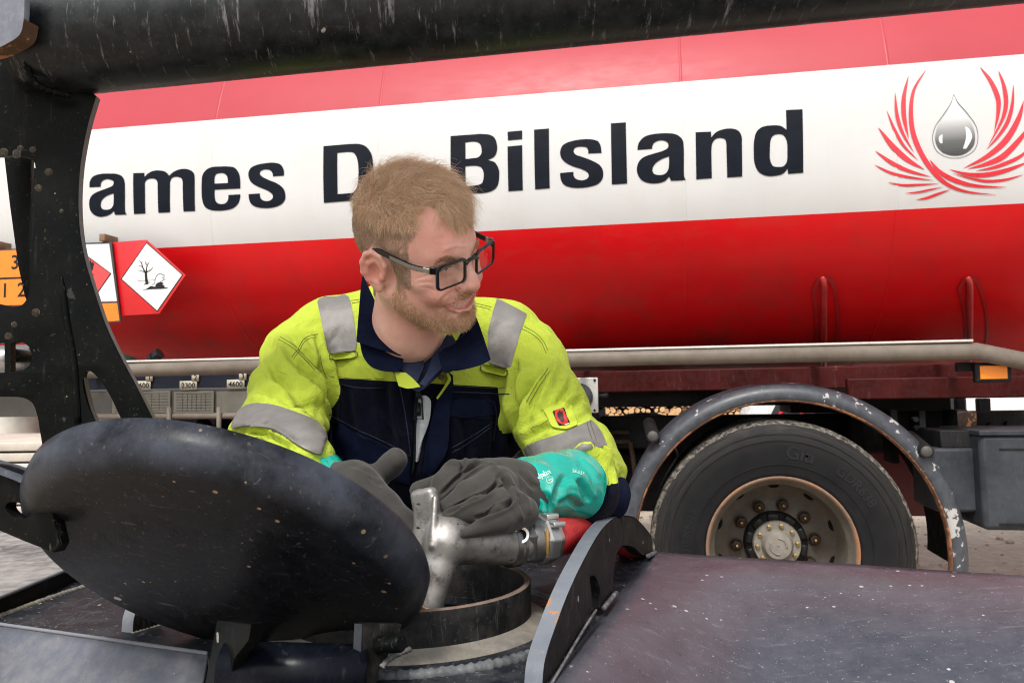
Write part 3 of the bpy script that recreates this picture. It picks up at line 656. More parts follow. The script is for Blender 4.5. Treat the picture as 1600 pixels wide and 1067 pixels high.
beam('shadow_bay', -60, 600, 655, 760, .5, .05, blk); 
for xx in (230, 318, 352, 372):
    c = T3(xx, 668, .3); MB().lathe([(.05, 0), (.055, .05), (.04, .08), (.04, .3)], c, (0, 1, 0), 20).build('outlet_cap', blk, truck, angle=40)
# cabinet with the green switch at the man's elbow
sw = empty('switch_plate', (0, 0, 0), 0, parent=truck)
beamp('plate_base', sw, 872, 934, 590, 645, .12, .008, plain('switch_white', (.55, .55, .53), .35, .2), .004)
c = T3(905, 620, .11); MB().lathe([(0, -.02), (.04, -.02), (.055, -.012), (.06, 0)], c, (0, 1, 0), 28).build('switch_body', plain('switch_dark', (.06, .07, .07), .4), sw, angle=40)
MB().lathe([(.038, -.026), (.03, -.028), (0, -.028)], c + Vector((-.012, 0, 0)), (0, 1, 0), 24).build('switch_lens', plain('green_glass', (.01, .18, .11), .15, coat=.6), sw)
for dx, dz in ((929, 594), (929, 641)): MB().lathe([(0, -.004), (.005, -.004), (.006, 0)], T3(dx, dz, .118), (0, 1, 0), 8).build('screw', inkp, sw)
MB().tube([T3(934, 618, .14), T3(950, 618, .13)], [.006, .012], 10).build('switch_lever', blk, sw)
# objects above the rail at left: green cover, black cap
c = T3(188, 565, .15); MB().lathe([(0, -.04), (.06, -.04), (.085, -.02), (.09, .05)], c + Vector((-.02, 0, -.03)), (0, .3, 1), 28).build('green_cover', plain('green_cover', (.06, .13, .09), .5), truck, angle=50)
b = MB(); c = T3(240, 559, .05); b.lathe([(.026, -.02), (.028, .0), (.018, .004), (.018, .012), (.028, .016), (.028, .04), (0, .04)], c, (.8, 0, .5), 10); b.build('black_cap', plain('cap_black', (.02, .02, .022), .35), truck, angle=30)

# --- hazard placards: plates held off the tank on brackets
def tplate(name, px_pts, ly, mat, par, th=.004, bev=0):
    return plate(name, [px_pts], lambda x, y: T3(x, y, ly), (0, th, 0), mat, par, bevel=bev)
hz = empty('fish_and_tree_placard', (0, 0, 0), 0, parent=truck)
LY = -.055
redp = plain('placard_red', (.55, .006, .010), .35, var=.08, coat=.2)
tplate('backing_plate', [(172, 379), (229, 374.5), (290, 430), (249, 490), (190, 493)], LY, redp, hz, .006, .0012)
tplate('diamond_border', [(229, 378.5), (286, 429.5), (246, 487.5), (188.5, 436)], LY - .0008, inkp, hz, .0006)
tplate('diamond_face', [(229, 380.5), (284, 429.5), (245.5, 485), (190.5, 436)], LY - .0016, plain('placard_white', (.72, .72, .72), .35, var=.04), hz, .0006)
HZ = (130, 360, 7.11)
def hstroke(pts, w_, name='pictogram', par=None):
    pts = C1(pts, *HZ); c = spline(pts, 4, closed=False) if len(pts) > 2 else [tuple(p[:2]) for p in pts]; n = len(c); up_, dn = [], []; ws = w_ if isinstance(w_, tuple) else (w_, w_)
    for i, p in enumerate(c):
        a = c[max(i-1, 0)]; b__ = c[min(i+1, n-1)]; L = math.hypot(b__[0]-a[0], b__[1]-a[1]) + 1e-9; nx, ny = -(b__[1]-a[1])/L, (b__[0]-a[0])/L
        ww = (ws[0] + (ws[1]-ws[0]) * i / (n-1)) / HZ[2] / 2; up_.append((p[0]+nx*ww, p[1]+ny*ww)); dn.append((p[0]-nx*ww, p[1]-ny*ww))
    tplate(name, up_ + dn[::-1], LY - .0024, inkp, par or hz, .0006)
for pts, w_ in (([(710,600),(700,540),(695,460)], (34, 26)), ([(690,470),(660,410),(645,360),(615,330)], (18, 4)), ([(700,465),(708,400),(735,350)], (16, 4)), ([(700,465),(750,440),(775,405)], (14, 4)), ([(685,465),(650,452),(610,455)], (12, 4)), ([(655,405),(630,395),(605,390)], (8, 3)), ([(703,390),(690,360),(690,345)], (8, 3)), ([(645,370),(655,350),(655,340)], (6, 2)), ([(712,380),(705,360),(712,348)], (6, 2)), ([(690,590),(680,600),(670,605)], (10, 4)), ([(725,575),(745,583)], (10, 3)), ([(602,562),(795,552)], 4), ([(890,546),(925,543)], 4),
                ([(760,610),(790,590),(800,540),(820,500),(860,480),(880,495),(895,490),(900,515),(880,525),(900,540),(880,560),(855,575),(815,590)], 6)):
    hstroke(pts, w_)
tplate('pictogram', spline(C1([(640,665,1),(700,650),(750,618),(800,625),(805,600),(840,578),(885,580),(892,595),(875,600),(905,615),(900,628),(945,640),(940,645,1),(860,652),(760,655)], *HZ), 3), LY - .0024, inkp, hz, .0006)
fr = empty('orange_and_flame_placard', (0, 0, 0), 0, parent=truck)
frm = plain('frame_dark', (.05, .05, .05), .4, .5)
LY2 = -.07
tplate('placard_frame', [(60, 382), (174, 378), (189, 503), (70, 510)], LY2, frm, fr, .008, .001)
tplate('white_panel', [(62, 384), (170.5, 381), (182.5, 470.5), (64, 474)], LY2 - .001, plain('placard_white2', (.70, .70, .71), .35, var=.04), fr, .0008)
tplate('orange_panel', [(68, 476), (183, 473.5), (186.5, 501), (70, 508)], LY2 - .001, plain('placard_orange', (.90, .20, .012), .4, var=.06), fr, .0008)
tplate('red_diamond_border', [(118, 386), (174, 427.5), (140, 476), (84, 432)], LY2 - .002, inkp, fr, .0006)
tplate('red_diamond', [(118, 388), (172, 427.5), (139.5, 474), (87, 432)], LY2 - .003, plain('placard_pinkred', (.80, .06, .06), .35, var=.06), fr, .0006)
tplate('flame_pictogram', spline(C1([(70,455,1),(60,420),(55,380),(40,360),(60,365),(70,340),(78,315,1),(88,350),(98,360),(112,335,1),(112,360),(122,370),(112,400),(108,430),(85,458)], *HZ), 3), LY2 - .0042, inkp, fr, .0006)
tplate('flame_pictogram', C1([(40,484),(122,490),(120,497),(40,492)], *HZ), LY2 - .0042, inkp, fr, .0006)
V, Fc = text_geo('FLAMMABLE', .022); c = T3(137, 436, 0)
mesh('placard_lettering', [(c.x + v[0] * 1.0, LY2 - .0042, c.z + v[1] * 1.15) for v in V], Fc, inkp, fr, smooth=False)
V, Fc = text_geo('LIQUID', .022); c = T3(131, 445, 0)
mesh('placard_lettering', [(c.x + v[0] * 1.1, LY2 - .0042, c.z + v[1] * 1.15) for v in V], Fc, inkp, fr, smooth=False)
og = empty('orange_number_panel', (0, 0, 0), 0, parent=truck)
tplate('panel_frame', [(-110, 395), (48, 387.5), (50, 478), (-110, 482)], LY2, frm, og, .006, .001)
tplate('panel_face', [(-108, 398), (46, 389.5), (48, 476), (-108, 480)], LY2 - .001, plain('panel_orange', (.92, .22, .015), .4, var=.06), og, .0008)
tplate('divider', [(-108, 438), (47, 432), (47, 435), (-108, 441)], LY2 - .002, inkp, og, .0006)
def big(s, x, y, hpx):
    V, Fc = text_geo(s, .12); c = T3(x, y, LY2); k_ = hpx / 383. / .088
    mesh('number', [(c.x + v[0] * k_, LY2 - .0022, c.z + v[1] * k_) for v in V], Fc, inkp, og, smooth=False)
big('3', 24, 411, 27); big('3', -22, 413, 27); big('1', 8, 455, 27); big('2', 34, 454, 27)
for (x, y) in ((170, 374), (2, 384)): MB().box(T3(x, y, -.03), (.03, .10, .035)).build('placard_bracket', steel('bracket_rust', (.16, .10, .06), (.3, .25, .2), chips=.55), truck, bevel=.003)
# ================================================================== GROUND AND FAR THINGS
m = Mt('gravel_ground'); n1 = m.noise(.9, 6, .65); n2 = m.noise(11, 6, .7); vo = m.vor(24); vo2 = m.vor(70)
c_ = m.mix(m.rng(n1, .3, .7), (.48, .39, .30), (.62, .52, .42)); c_ = m.mix(m.rng(n2, .4, .8), c_, (.29, .24, .19))
c_ = m.mix(m.math('LESS_THAN', vo.outputs['Distance'], m.rng(n2, .3, .8, .05, .34)), c_, m.mix(m.n('TexWhiteNoise').outputs[0], (.34, .32, .30), (.5, .46, .42)))
m.col(c_); m.set(roughness=.95); b_ = m.bump(vo2.outputs['Distance'], .5, .01); m.bump(n2, .7, .03, b_)
G = MB(); N_ = 60
for j in range(N_ + 1):
    for i in range(N_ + 1):
        x = -14 + 28 * i / N_; y = -3 + 28 * j / N_; G.v.append((x, y, .012 * noise.noise((x * 1.3, y * 1.3, 0)) + .02 * noise.noise((x * .4, y * .4, 3)) - .012))
G.f = [(j * (N_ + 1) + i, j * (N_ + 1) + i + 1, (j + 1) * (N_ + 1) + i + 1, (j + 1) * (N_ + 1) + i) for j in range(N_) for i in range(N_)]
G.build('ground', m.m, kind='structure')
far = MB(); far.add([(-300, -300, -.06), (300, -300, -.06), (300, 300, -.06), (-300, 300, -.06)], [(0, 1, 2, 3)]); far.build('outer_ground', m.m, kind='structure')
# loose stones and clods on the gravel behind the truck
st = []
for s_ in range(4):
    b = MB(); bm = bmesh.new(); bmesh.ops.create_icosphere(bm, subdivisions=1, radius=1)
    for v in bm.verts: v.co *= 1 + .35 * noise.noise(v.co * 1.7 + Vector((s_ * 7, 0, 0))); v.co.z *= .5
    me = bpy.data.meshes.new('stone'); bm.to_mesh(me); bm.free(); me.materials.append(plain('stone_grey', (.36 + .04 * s_, .31 + .03 * s_, .26 + .02 * s_), .9, var=.3)); st.append(me)
rs = random.Random(3)
bm = bmesh.new()
V, Fs = [], []
src = []
for me in st: src.append(([v.co.copy() for v in me.vertices], [tuple(p.vertices) for p in me.polygons]))
for k in range(2600):
    x = rs.uniform(-6, 7); y = rs.uniform(3.0, 12); r_ = rs.choice((.008, .012, .012, .018, .03)) * rs.uniform(.7, 1.3)
    sv, sf = src[k % 4]; Mz = Matrix.Rotation(rs.uniform(0, 6.3), 3, 'Z'); n0 = len(V)
    V += [Vector((x, y, r_ * .2)) + Mz @ (p * r_) for p in sv]; Fs += [tuple(i + n0 for i in f) for f in sf]
mesh('loose_stones', V, Fs, st[1].materials[0], None, smooth=False, kind='stuff', label='loose stones and gravel strewn over the yard under the tanker')
# pale concrete slab seen at the far left
cm = plain('pale_concrete', (.50, .46, .40), .85, 0, 40, .3)
a = PZ(-300, 740, .25)
sl = empty('concrete_slab', (-3.2, 3.1, 0), 0, label='pale stack of planed boards lying behind the steel tank at the far left', cat='board stack')
zt = P(10, 690, 2.55).z; zb_ = P(10, 740, 2.55).z; hh = (zt - zb_) / 3
sl.location = (0, 0, 0)
for i in range(7):
    MB().box((-2.2, 2.95 + .004 * (i % 2), zt - hh * (i + .5)), (2.6 + .03 * (i % 3), .8, hh - .006)).build('board', plain('board_pale', (.55, .49, .42), .7, 0, 80, .2), sl, bevel=.003)
sl.name = 'board_stack'
# timber pile seen through the gap above the chassis
barkm = plain('bark', (.10, .06, .035), .9); m = Mt('log_end'); n_ = m.noise(30, 4)
m.col(m.mix(m.rng(n_, .3, .7), (.62, .34, .14), (.78, .52, .28))); m.set(roughness=.8); endm = m.m
b = MB(); b.lathe([(0, 0), (1, 0), (1, 1.8)], (0, 0, 0), (0, 1, 0), 9); lm_ = bpy.data.meshes.new('log'); lm_.from_pydata([tuple(v) for v in b.v], [], b.f); lm_.materials.append(barkm); lm_.materials.append(endm)
for p in lm_.polygons:
    if max(lm_.vertices[i].co.y for i in p.vertices) < .5: p.material_index = 1
YL = 9.5; zc = P(1040, 644, YL).z
rs = random.Random(5)
for row in range(6):
    for i in range(30):
        px = 945 + i * 9.3 + (4.5 if row % 2 else 0) + rs.uniform(-1.5, 1.5)
        x = P(px, 644, YL).x; z_ = zc + (row - 2.6) * .058 + rs.uniform(-.01, .01); r_ = rs.uniform(.024, .037)
        o = bpy.data.objects.new('log', lm_); o.location = (x, YL + rs.uniform(-.05, .05), z_); o.scale = (r_, 1, r_ * rs.uniform(.75, 1.1)); o.rotation_euler = (0, rs.uniform(0, 6), 0)
        link(o, label='cut log end in the timber pile seen through the gap under the tank', cat='log', group='logs in the timber pile beyond the tanker')
wl = MB().box((P(1060, 644, YL).x, YL + 1.0, (zc - .2) / 2), (3.2, 1.6, zc - .2)).build('log_trailer', plain('trailer_dark', (.02, .018, .015), .7), label='dark flat trailer that carries the timber pile beyond the tanker', cat='trailer', bevel=.02)
# white vans beyond, only slivers of them are seen through gaps
def van(px0, px1, y_, red, lab, ztop=638):
    a = P(px0, 640, y_); c = P(px1, 640, y_); zz = P(px0, 626, y_).z + .35; cx = (a.x + c.x) / 2; w_ = abs(c.x - a.x)
    v = empty('parked_van', (cx, y_, 0), 0, label=lab, cat='van', group='white vans beyond the tanker')
    wb = plain('van_white', (.75, .76, .78), .25, coat=.4)
    L_ = w_; pr = [(-L_/2, .35), (-L_/2, zz * .55), (-L_/2 + .12, zz * .62), (-L_/2 + .35, zz * .97), (-L_/2 + .5, zz), (L_/2 - .05, zz), (L_/2, zz - .1), (L_/2, .35)]
    plate('body', [pr], lambda x, z_: Vector((x, 0, z_)), (0, 1.7, 0), wb, v, bevel=.03)
    plate('side_window', [[(-L_/2 + .2, zz * .64), (-L_/2 + .4, zz * .9), (-L_/2 + .8, zz * .9), (-L_/2 + .8, zz * .64)]], lambda x, z_: Vector((x, -.006, z_)), (0, .004, 0), plain('van_glass', (.02, .025, .03), .08), v)
    for sx in (-L_/2 + .35, L_/2 - .35): MB().lathe([(0, -.02), (.18, -.02), (.19, 0), (.31, .0), (.32, .05), (.32, .2), (.2, .2)], (sx, .0, .32), (0, 1, 0), 24).build('van_wheel', plain('van_tyre', (.02, .02, .02), .8), v)
    if red:
        for k in range(3):
            pts = [(-L_/2 + .1 + .22 * k + t * .55, -.012, zz * .42 + zz * .45 * math.sin(t * 1.5)) for t in [i / 8 for i in range(9)]]
            MB().tube(pts, .02, 6).build('red_stripe', redv, v)
    return v
van(1172, 1330, 8.6, True, 'white van with curved red stripes glimpsed between mudguard and chassis')
van(1400, 1680, 9.5, False, 'white van glimpsed behind the chassis beam at the right')
# clutter at far left: a pale bucket and timber off-cut seen through the cut-out
c = P(20, 628, 4.6)
o = empty('plastic_drum', (c.x, 4.6, 0), 0, label='pale plastic drum with a teal band seen through the lower cut-out at the far left', cat='drum')
MB().lathe([(0, 0), (.17, 0), (.18, .05), (.18, c.z + .0), (.16, c.z + .03), (0, c.z + .03)], (0, 0, 0), (0, 0, 1), 28).build('drum_body', plain('drum_white', (.6, .58, .52), .5), o)
MB().lathe([(.182, c.z - .06), (.185, c.z - .055), (.185, c.z - .02), (.182, c.z - .015)], (0, 0, 0), (0, 0, 1), 28).build('drum_band', plain('drum_teal', (.02, .25, .2), .5), o)
# ================================================================== STEEL FUEL TANK IN FRONT
ZR = P(640, 908, 1.04).z; ZD = ZR - .050
CC = P(640, 908, 1.04); CR = 188 / F * 1.04 * .99
rig = empty('steel_fuel_tank', (0.1, 1.0, 0), 0, label='black painted steel fuel tank with open filler hatch that the man leans over', cat='fuel tank')
RO = Vector((0.1, 1.0, 0))
def L(p): return Vector(p) - RO
def Lz(px, py, z): return L(PZ(px, py, z))
S_deck = steel('deck_paint', (.010, .0125, .017), (.30, .29, .29), rust=(.40, .20, .11), rough=(.42, .60), chips=.80, dusty=.18, spots=1.1, scratch=.40, streak=(1, .12, 1), mott=(.012, .016, .022), coat=.0, spec=.10)
S_shell = steel('shell_paint', (.040, .042, .056), (.30, .29, .30), rust=(.42, .32, .28), rough=(.26, .36), chips=.83, dusty=.14, spots=1.0, scratch=.35, streak=(.12, 1, 1), mott=(.070, .072, .092), coat=.12, spec=.4)
S_blk = steel('frame_paint', (.0020, .0028, .0030), (.10, .08, .055), rust=(.20, .14, .075), rough=(.28, .5), chips=.76, dusty=.05, spots=.35, scratch=.07, mott=(.0045, .0058, .0055), spec=.07, speck=(.25, .20, .13))
S_edge = steel('cut_edge', (.20, .22, .25), (.30, .27, .25), rust=(.42, .18, .08), rough=(.35, .6), chips=.60, dusty=.5, scratch=.5, mott=(.12, .13, .15))
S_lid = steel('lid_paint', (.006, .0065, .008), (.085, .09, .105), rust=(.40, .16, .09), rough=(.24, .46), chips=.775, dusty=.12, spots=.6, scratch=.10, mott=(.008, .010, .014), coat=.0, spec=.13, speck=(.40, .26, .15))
S_tube = steel('tube_paint', (.004, .0055, .0065), (.11, .115, .12), rust=(.12, .08, .04), rough=(.26, .5), chips=.80, dusty=.22, spots=.15, scratch=.9, streak=(1.2, .16, .16), mott=(.010, .013, .015), coat=.0, spec=.25)
S_weld = steel('weld_dust', (.20, .18, .145), (.36, .33, .27), rust=(.35, .17, .08), rough=(.5, .8), chips=.74, dusty=.7, sc=1.5, scratch=.3, mott=(.16, .15, .14))
S_dusty = steel('dusty_plate', (.10, .10, .10), (.46, .43, .40), rust=(.34, .20, .11), rough=(.45, .75), chips=.78, dusty=.95, spots=.6, scratch=.7, streak=(.12, 1, 1), mott=(.30, .29, .28))
S_weld2 = steel('weld_dark', (.06, .06, .065), (.40, .38, .36), rust=(.35, .17, .08), rough=(.35, .6), chips=.74, dusty=.7, sc=2., scratch=.3, mott=(.12, .12, .125))
S_scar = steel('scar_tan', (.012, .010, .007), (.13, .095, .05), rust=(.2, .12, .05), chips=.6, dusty=.6, sc=4)
# deck outline (points on the deck plane), collar hole cut out
circ = lambda c, r, n=64: [(c.x + r * math.cos(2*math.pi*i/n), c.y + r * math.sin(2*math.pi*i/n)) for i in range(n)]
dp_ = [PZ(px, py, ZD) for px, py in ((-420, 916), (324, 1020), (560, 1110), (900, 1280), (1700, 1500), (2100, 1300), (1900, 918), (1600, 898), (1010, 861), (600, 835), (-200, 800))]
def dome(x, y):
    return ZD
FA, FB = PZ(848, 1075, ZD), PZ(1020, 862, ZD)              # contact line of the standing fin
fdir = (FB - FA); fdir.z = 0; fdir.normalize(); FN = FA - fdir * .40
dleft = [dp_[0], dp_[1], FN + Vector((-.02, 0, 0)), FN, FB + fdir * .003, dp_[8], dp_[9], dp_[10]]
deck = plate('deck', [[(p.x, p.y) for p in dleft], circ(CC, CR - .012)], lambda x, y: L((x, y, ZD)), (0, 0, -.010), S_deck, rig)
# right of the fin the shell rolls down towards the viewer
bk = PZ(1700, 905, ZD); bk2 = FB + fdir * .003
V, Fq = [], []; nx, ny = 60, 50
for j in range(ny + 1):
    for i in range(nx + 1):
        s_ = i / nx; top = bk2.lerp(bk, s_); bot = FN.lerp(PZ(1700, 905, ZD) + Vector((.1, -1.05, 0)), s_); t = (j / ny); p = top.lerp(bot, t)
        k_ = min(1, s_ / .30); k_ = k_ * k_ * (3 - 2 * k_); dd_ = (top - p).length
        V.append(L((p.x, p.y, ZD - k_ * (.05 * dd_ + .42 * dd_ * dd_) + .0012 * noise.noise((p.x * 5, p.y * 5, 2)))))
for j in range(ny):
    for i in range(nx): q_ = j * (nx + 1) + i; Fq.append((q_, q_ + 1, q_ + nx + 2, q_ + nx + 1))
o = mesh('rolled_shell', V, Fq, S_shell, rig); so = o.modifiers.new('thick', 'SOLIDIFY'); so.thickness = .008; so.offset = -1
# the chamfered front edge below the fold line
f0, f1, f2 = PZ(-420, 916, ZD), PZ(324, 1020, ZD), PZ(560, 1110, ZD)
g0, g1 = f0 + Vector((-.01, -.085, -.085)), f1 + Vector((.01, -.085, -.085))
def sub_sheet(name, a, b_, c, d, mat, th=.006, nx=40, ny=8, amp=.0, par=rig, **k):
    V, Fq = [], []
    for j in range(ny + 1):
        for i in range(nx + 1):
            s_, t = i / nx, j / ny; p = (a * (1 - s_) + b_ * s_) * (1 - t) + (d * (1 - s_) + c * s_) * t
            V.append(L(p + Vector((0, 0, amp * noise.noise((p.x * 9, p.y * 9, 1))))))
    for j in range(ny):
        for i in range(nx): q_ = j * (nx + 1) + i; Fq.append((q_, q_ + 1, q_ + nx + 2, q_ + nx + 1))
    o = mesh(name, V, Fq, mat, par, **k); so = o.modifiers.new('thick', 'SOLIDIFY'); so.thickness = th; so.offset = -1; return o
S_fold = steel('fold_sky_paint', (.10, .11, .135), (.36, .33, .30), rust=(.42, .19, .10), rough=(.26, .5), chips=.775, dusty=.35, spots=.2, scratch=.25, mott=(.13, .14, .17), coat=.1)  # pale blue-grey base paints in the chamfer's sky reflection
sub_sheet('front_chamfer', f0 + Vector((0, 0, -.001)), f1 + Vector((0, 0, -.001)), g1, g0, S_fold)
h0, h1 = g0 + Vector((0, 0, -.6)), g1 + Vector((0, 0, -.6)); sub_sheet('front_wall', g0 + Vector((0, .001, -.001)), g1 + Vector((0, .001, -.001)), h1, h0, S_blk)
MB().tube([L(f0), L(f1)], .0022, 8).build('fold_edge', S_edge, rig)
# box of the tank below the deck
bx0 = [L(p) for p in dp_[2:8]]
V = []; Fq = []
ring = [L(p) for p in dp_]; ringi = [Vector((p.x * .985, p.y * .985, p.z - .011)) for p in ring]; nR = len(ring)
V = ringi + [Vector((p.x, p.y, .12)) for p in ringi]; Fq = [(i, (i+1) % nR, (i+1) % nR + nR, i + nR) for i in range(nR)] + [tuple(range(nR, 2*nR))]
mesh('tank_body', V, Fq, S_blk, rig, smooth=False)
MB().box((.3, -.1, .06), (2.0, .5, .12)).build('skid', S_blk, rig, bevel=.01)
# raised dusty plate at the back left with its riser
ra = [PZ(-150, 1014, ZD), PZ(0, 953, ZD), PZ(152, 903, ZD), PZ(330, 858, ZD)]
UP = .024
rb = [PZ(-150, 995, ZD + UP), PZ(0, 933, ZD + UP), PZ(124, 882, ZD + UP), PZ(300, 838, ZD + UP)]
pl = [(p.x, p.y) for p in rb] + [(PZ(300, 815, ZD + UP).x, PZ(300, 815, ZD + UP).y), (PZ(0, 806, ZD + UP).x, PZ(0, 806, ZD + UP).y), (PZ(-330, 806, ZD + UP).x, PZ(-330, 806, ZD + UP).y), (PZ(-330, 900, ZD + UP).x, PZ(-330, 900, ZD + UP).y)]
plate('raised_plate', [pl], lambda x, y: L((x, y, ZD + UP)), (0, 0, -UP + .001), S_dusty, rig)
MB().tube([L(p) for p in rb], .0026, 8).build('plate_edge', S_edge, rig)
V = []; 
for p in rb: V += [L(p) + Vector((0.001, -.0012, 0)), L(p) + Vector((0.001, -.0012, -UP + .0015))]
mesh('riser', V, [(2*i, 2*i+2, 2*i+3, 2*i+1) for i in range(3)], S_blk, rig, smooth=False)
def bead(name, pts, r, mat=S_weld, rip=70, seed=0, flat=1.):
    """weld bead with its ripples"""
    c = spline3(pts, 10) if len(pts) > 2 else [Vector(pts[0]).lerp(Vector(pts[1]), i / 40) for i in range(41)]
    # resample
    Ls = [0]
    for a, b_ in zip(c, c[1:]): Ls.append(Ls[-1] + (b_ - a).length)
    n = max(8, int(Ls[-1] / (r * .55))); out_ = []; rr_ = []
    for i in range(n + 1):
        t = Ls[-1] * i / n; k = min(max(0, int(np.searchsorted(Ls, t)) - 1), len(c) - 2); u = (t - Ls[k]) / max(1e-9, Ls[k+1] - Ls[k])
        out_.append(c[k].lerp(c[k+1], u)); rr_.append(r * (1 + .16 * math.sin(i * 2.1) + .22 * noise.noise((i * .31, seed, 0))))
    return MB().tube(out_, rr_, 8).build(name, mat, rig)
bead('weld_bead', [Lz(-150, 1024, ZD), Lz(0, 963, ZD), Lz(158, 909, ZD), Lz(330, 863, ZD)], .0042)
# ---- filler collar
S_col = steel('collar_paint', (.005, .0055, .006), (.16, .14, .12), rust=(.30, .15, .08), rough=(.3, .55), chips=.78, dusty=.22, spots=.2, scratch=.3, mott=(.016, .016, .016), spec=.07)
cc = L((CC.x, CC.y, ZD))
hc = ZR - ZD
b = MB(); b.lathe([(CR, -.002), (CR, hc - .0015), (CR - .0015, hc), (CR - .0065, hc), (CR - .008, hc - .0015), (CR - .008, -.06), (CR - .03, -.10)], cc, (0, 0, 1), 96); b.build('filler_collar', S_col, rig, angle=50)
b = MB(); b.lathe([(CR - .0001, hc - .002), (CR - .0014, hc + .0006), (CR - .0068, hc + .0006), (CR - .0079, hc - .002)], cc, (0, 0, 1), 96); b.build('collar_lip', steel('lip_rust', (.11, .08, .065), (.30, .22, .17), rust=(.36, .19, .11), chips=.60, dusty=.5, rough=(.35, .6)), rig)
b = MB(); b.lathe([(CR - .012, -.012), (CR - .012, -.30), (0, -.30)], cc, (0, 0, 1), 48); b.build('tank_well', plain('well_black', (.004, .004, .004), .6), rig)
b = MB(); b.lathe([(CR + .0005, .012), (CR + .006, .009), (CR + .018, .006), (CR + .0235, .003), (CR + .025, .0005)], cc, (0, 0, 1), 120); b.build('collar_fillet', S_weld, rig)
b = MB(); b.lathe([(CR + .024, .003), (CR + .045, .003), (CR + .047, .0022)], cc, (0, 0, 1), 120); b.build('collar_pad', S_deck, rig)
pts = [(cc.x + (CR + .052) * math.cos(t), cc.y + (CR + .052) * math.sin(t), cc.z + .0015) for t in [2 * math.pi * i / 60 for i in range(61)]]
bead('weld_bead', pts, .0062, steel('weld_blue', (.05, .055, .06), (.30, .30, .30), chips=.8, dusty=.6, rough=(.25, .5), mott=(.11, .115, .12), sc=2), seed=3)
# ---- standing fin
def vplane(pa, pb, za):
    A_ = PZ(*pa, za); B_ = PZ(*pb, za); t = (B_ - A_); t.z = 0; t.normalize(); n = Vector((t.y, -t.x, 0))
    def f(px, py):
        d = ray(px, py); s_ = (A_ - CAM).dot(n) / d.dot(n); return L(CAM + d * s_)
    return f, n, A_
ff, fn_, _a = vplane((848, 1075), (1020, 862), ZD)
if fn_.dot(CAM - _a) < 0: fn_ = -fn_
fin_o = [(846,1082,1),(851,1031),(872,966),(890,920),(911,876),(937,831),(957,811),(973,806),(991,809),(1007,824),(1017,839),(1020,862,1),(1008,868,1),(1002,865),(991,855),(978,852),(969,855),(963,870),(959,899),(957,925,1),(938,949,1),(938,925),(934,907),(928,899),(922,902),(924,920),(925,952,1),(905,985,1)]
plate('fin', [spline(fin_o, 4)], ff, -fn_ * .017, S_col, rig, bevel=.0012)
e_ = spline(fin_o[:12], 6, closed=False)
V = [ff(*p) + fn_ * .0004 for p in e_] + [ff(*p) - fn_ * .0172 for p in e_]; n = len(e_)
off = []
ctr = ff(930, 960)
for i, p in enumerate(V):
    k = i % n; tg = (ff(*e_[min(k+1, n-1)]) - ff(*e_[max(k-1, 0)])).normalized(); nn_ = tg.cross(fn_).normalized(); nn_ = nn_ if nn_.dot(p - ctr) > 0 else -nn_; off.append(p + nn_ * .0008)
mesh('fin_edge', off, [(i, i+1, i+1+n, i+n) for i in range(n-1)], steel('fin_edge_paint', (.09, .105, .13), (.24, .22, .21), rust=(.36, .17, .085), rough=(.3, .55), chips=.61, dusty=.35, scratch=.4, mott=(.20, .22, .25)), rig)
bead('weld_bead', [ff(849, 1078) + Vector((.004, -.003, .001)), ff(905, 985) + Vector((.004, -.003, .001)), ff(926, 953) + Vector((.004, -.003, .001))], .0015, S_weld2, seed=1)
bead('weld_bead', [ff(938, 950) + Vector((.004, -.003, .001)), ff(958, 926) + Vector((.004, -.003, .001))], .0030, S_weld2, seed=2)
bead('weld_bead', [ff(1008, 869) + Vector((.004, -.004, .001)), ff(1020, 863) + Vector((.004, -.004, .001))], .0035, S_weld2, seed=4)
# ---- small lug by the lid
fl_, ln_, _a = vplane((208, 988), (256, 974), ZD)
if ln_.dot(CAM - _a) < 0: ln_ = -ln_
lug_o = [(208,989,1),(210,967),(216,950),(226,938),(245,934),(266,940,1),(258,955),(252,966),(257,975,1)]
plate('lug', [spline(lug_o, 4)], fl_, -ln_ * .010 + Vector((-.006, 0, 0)), S_col, rig, bevel=.001)
e_ = spline(lug_o[:6], 5, closed=False); n = len(e_); V = [fl_(*p) + Vector((-.0006, -.0004, .0006)) for p in e_]; V += [v - ln_ * .010 + Vector((-.0066, 0, 0)) for v in V]
mesh('lug_edge', V, [(i, i+1, i+1+n, i+n) for i in range(n-1)], S_edge, rig)
bead('weld_bead', [fl_(206, 991), fl_(235, 983), fl_(258, 976)], .003, seed=6)
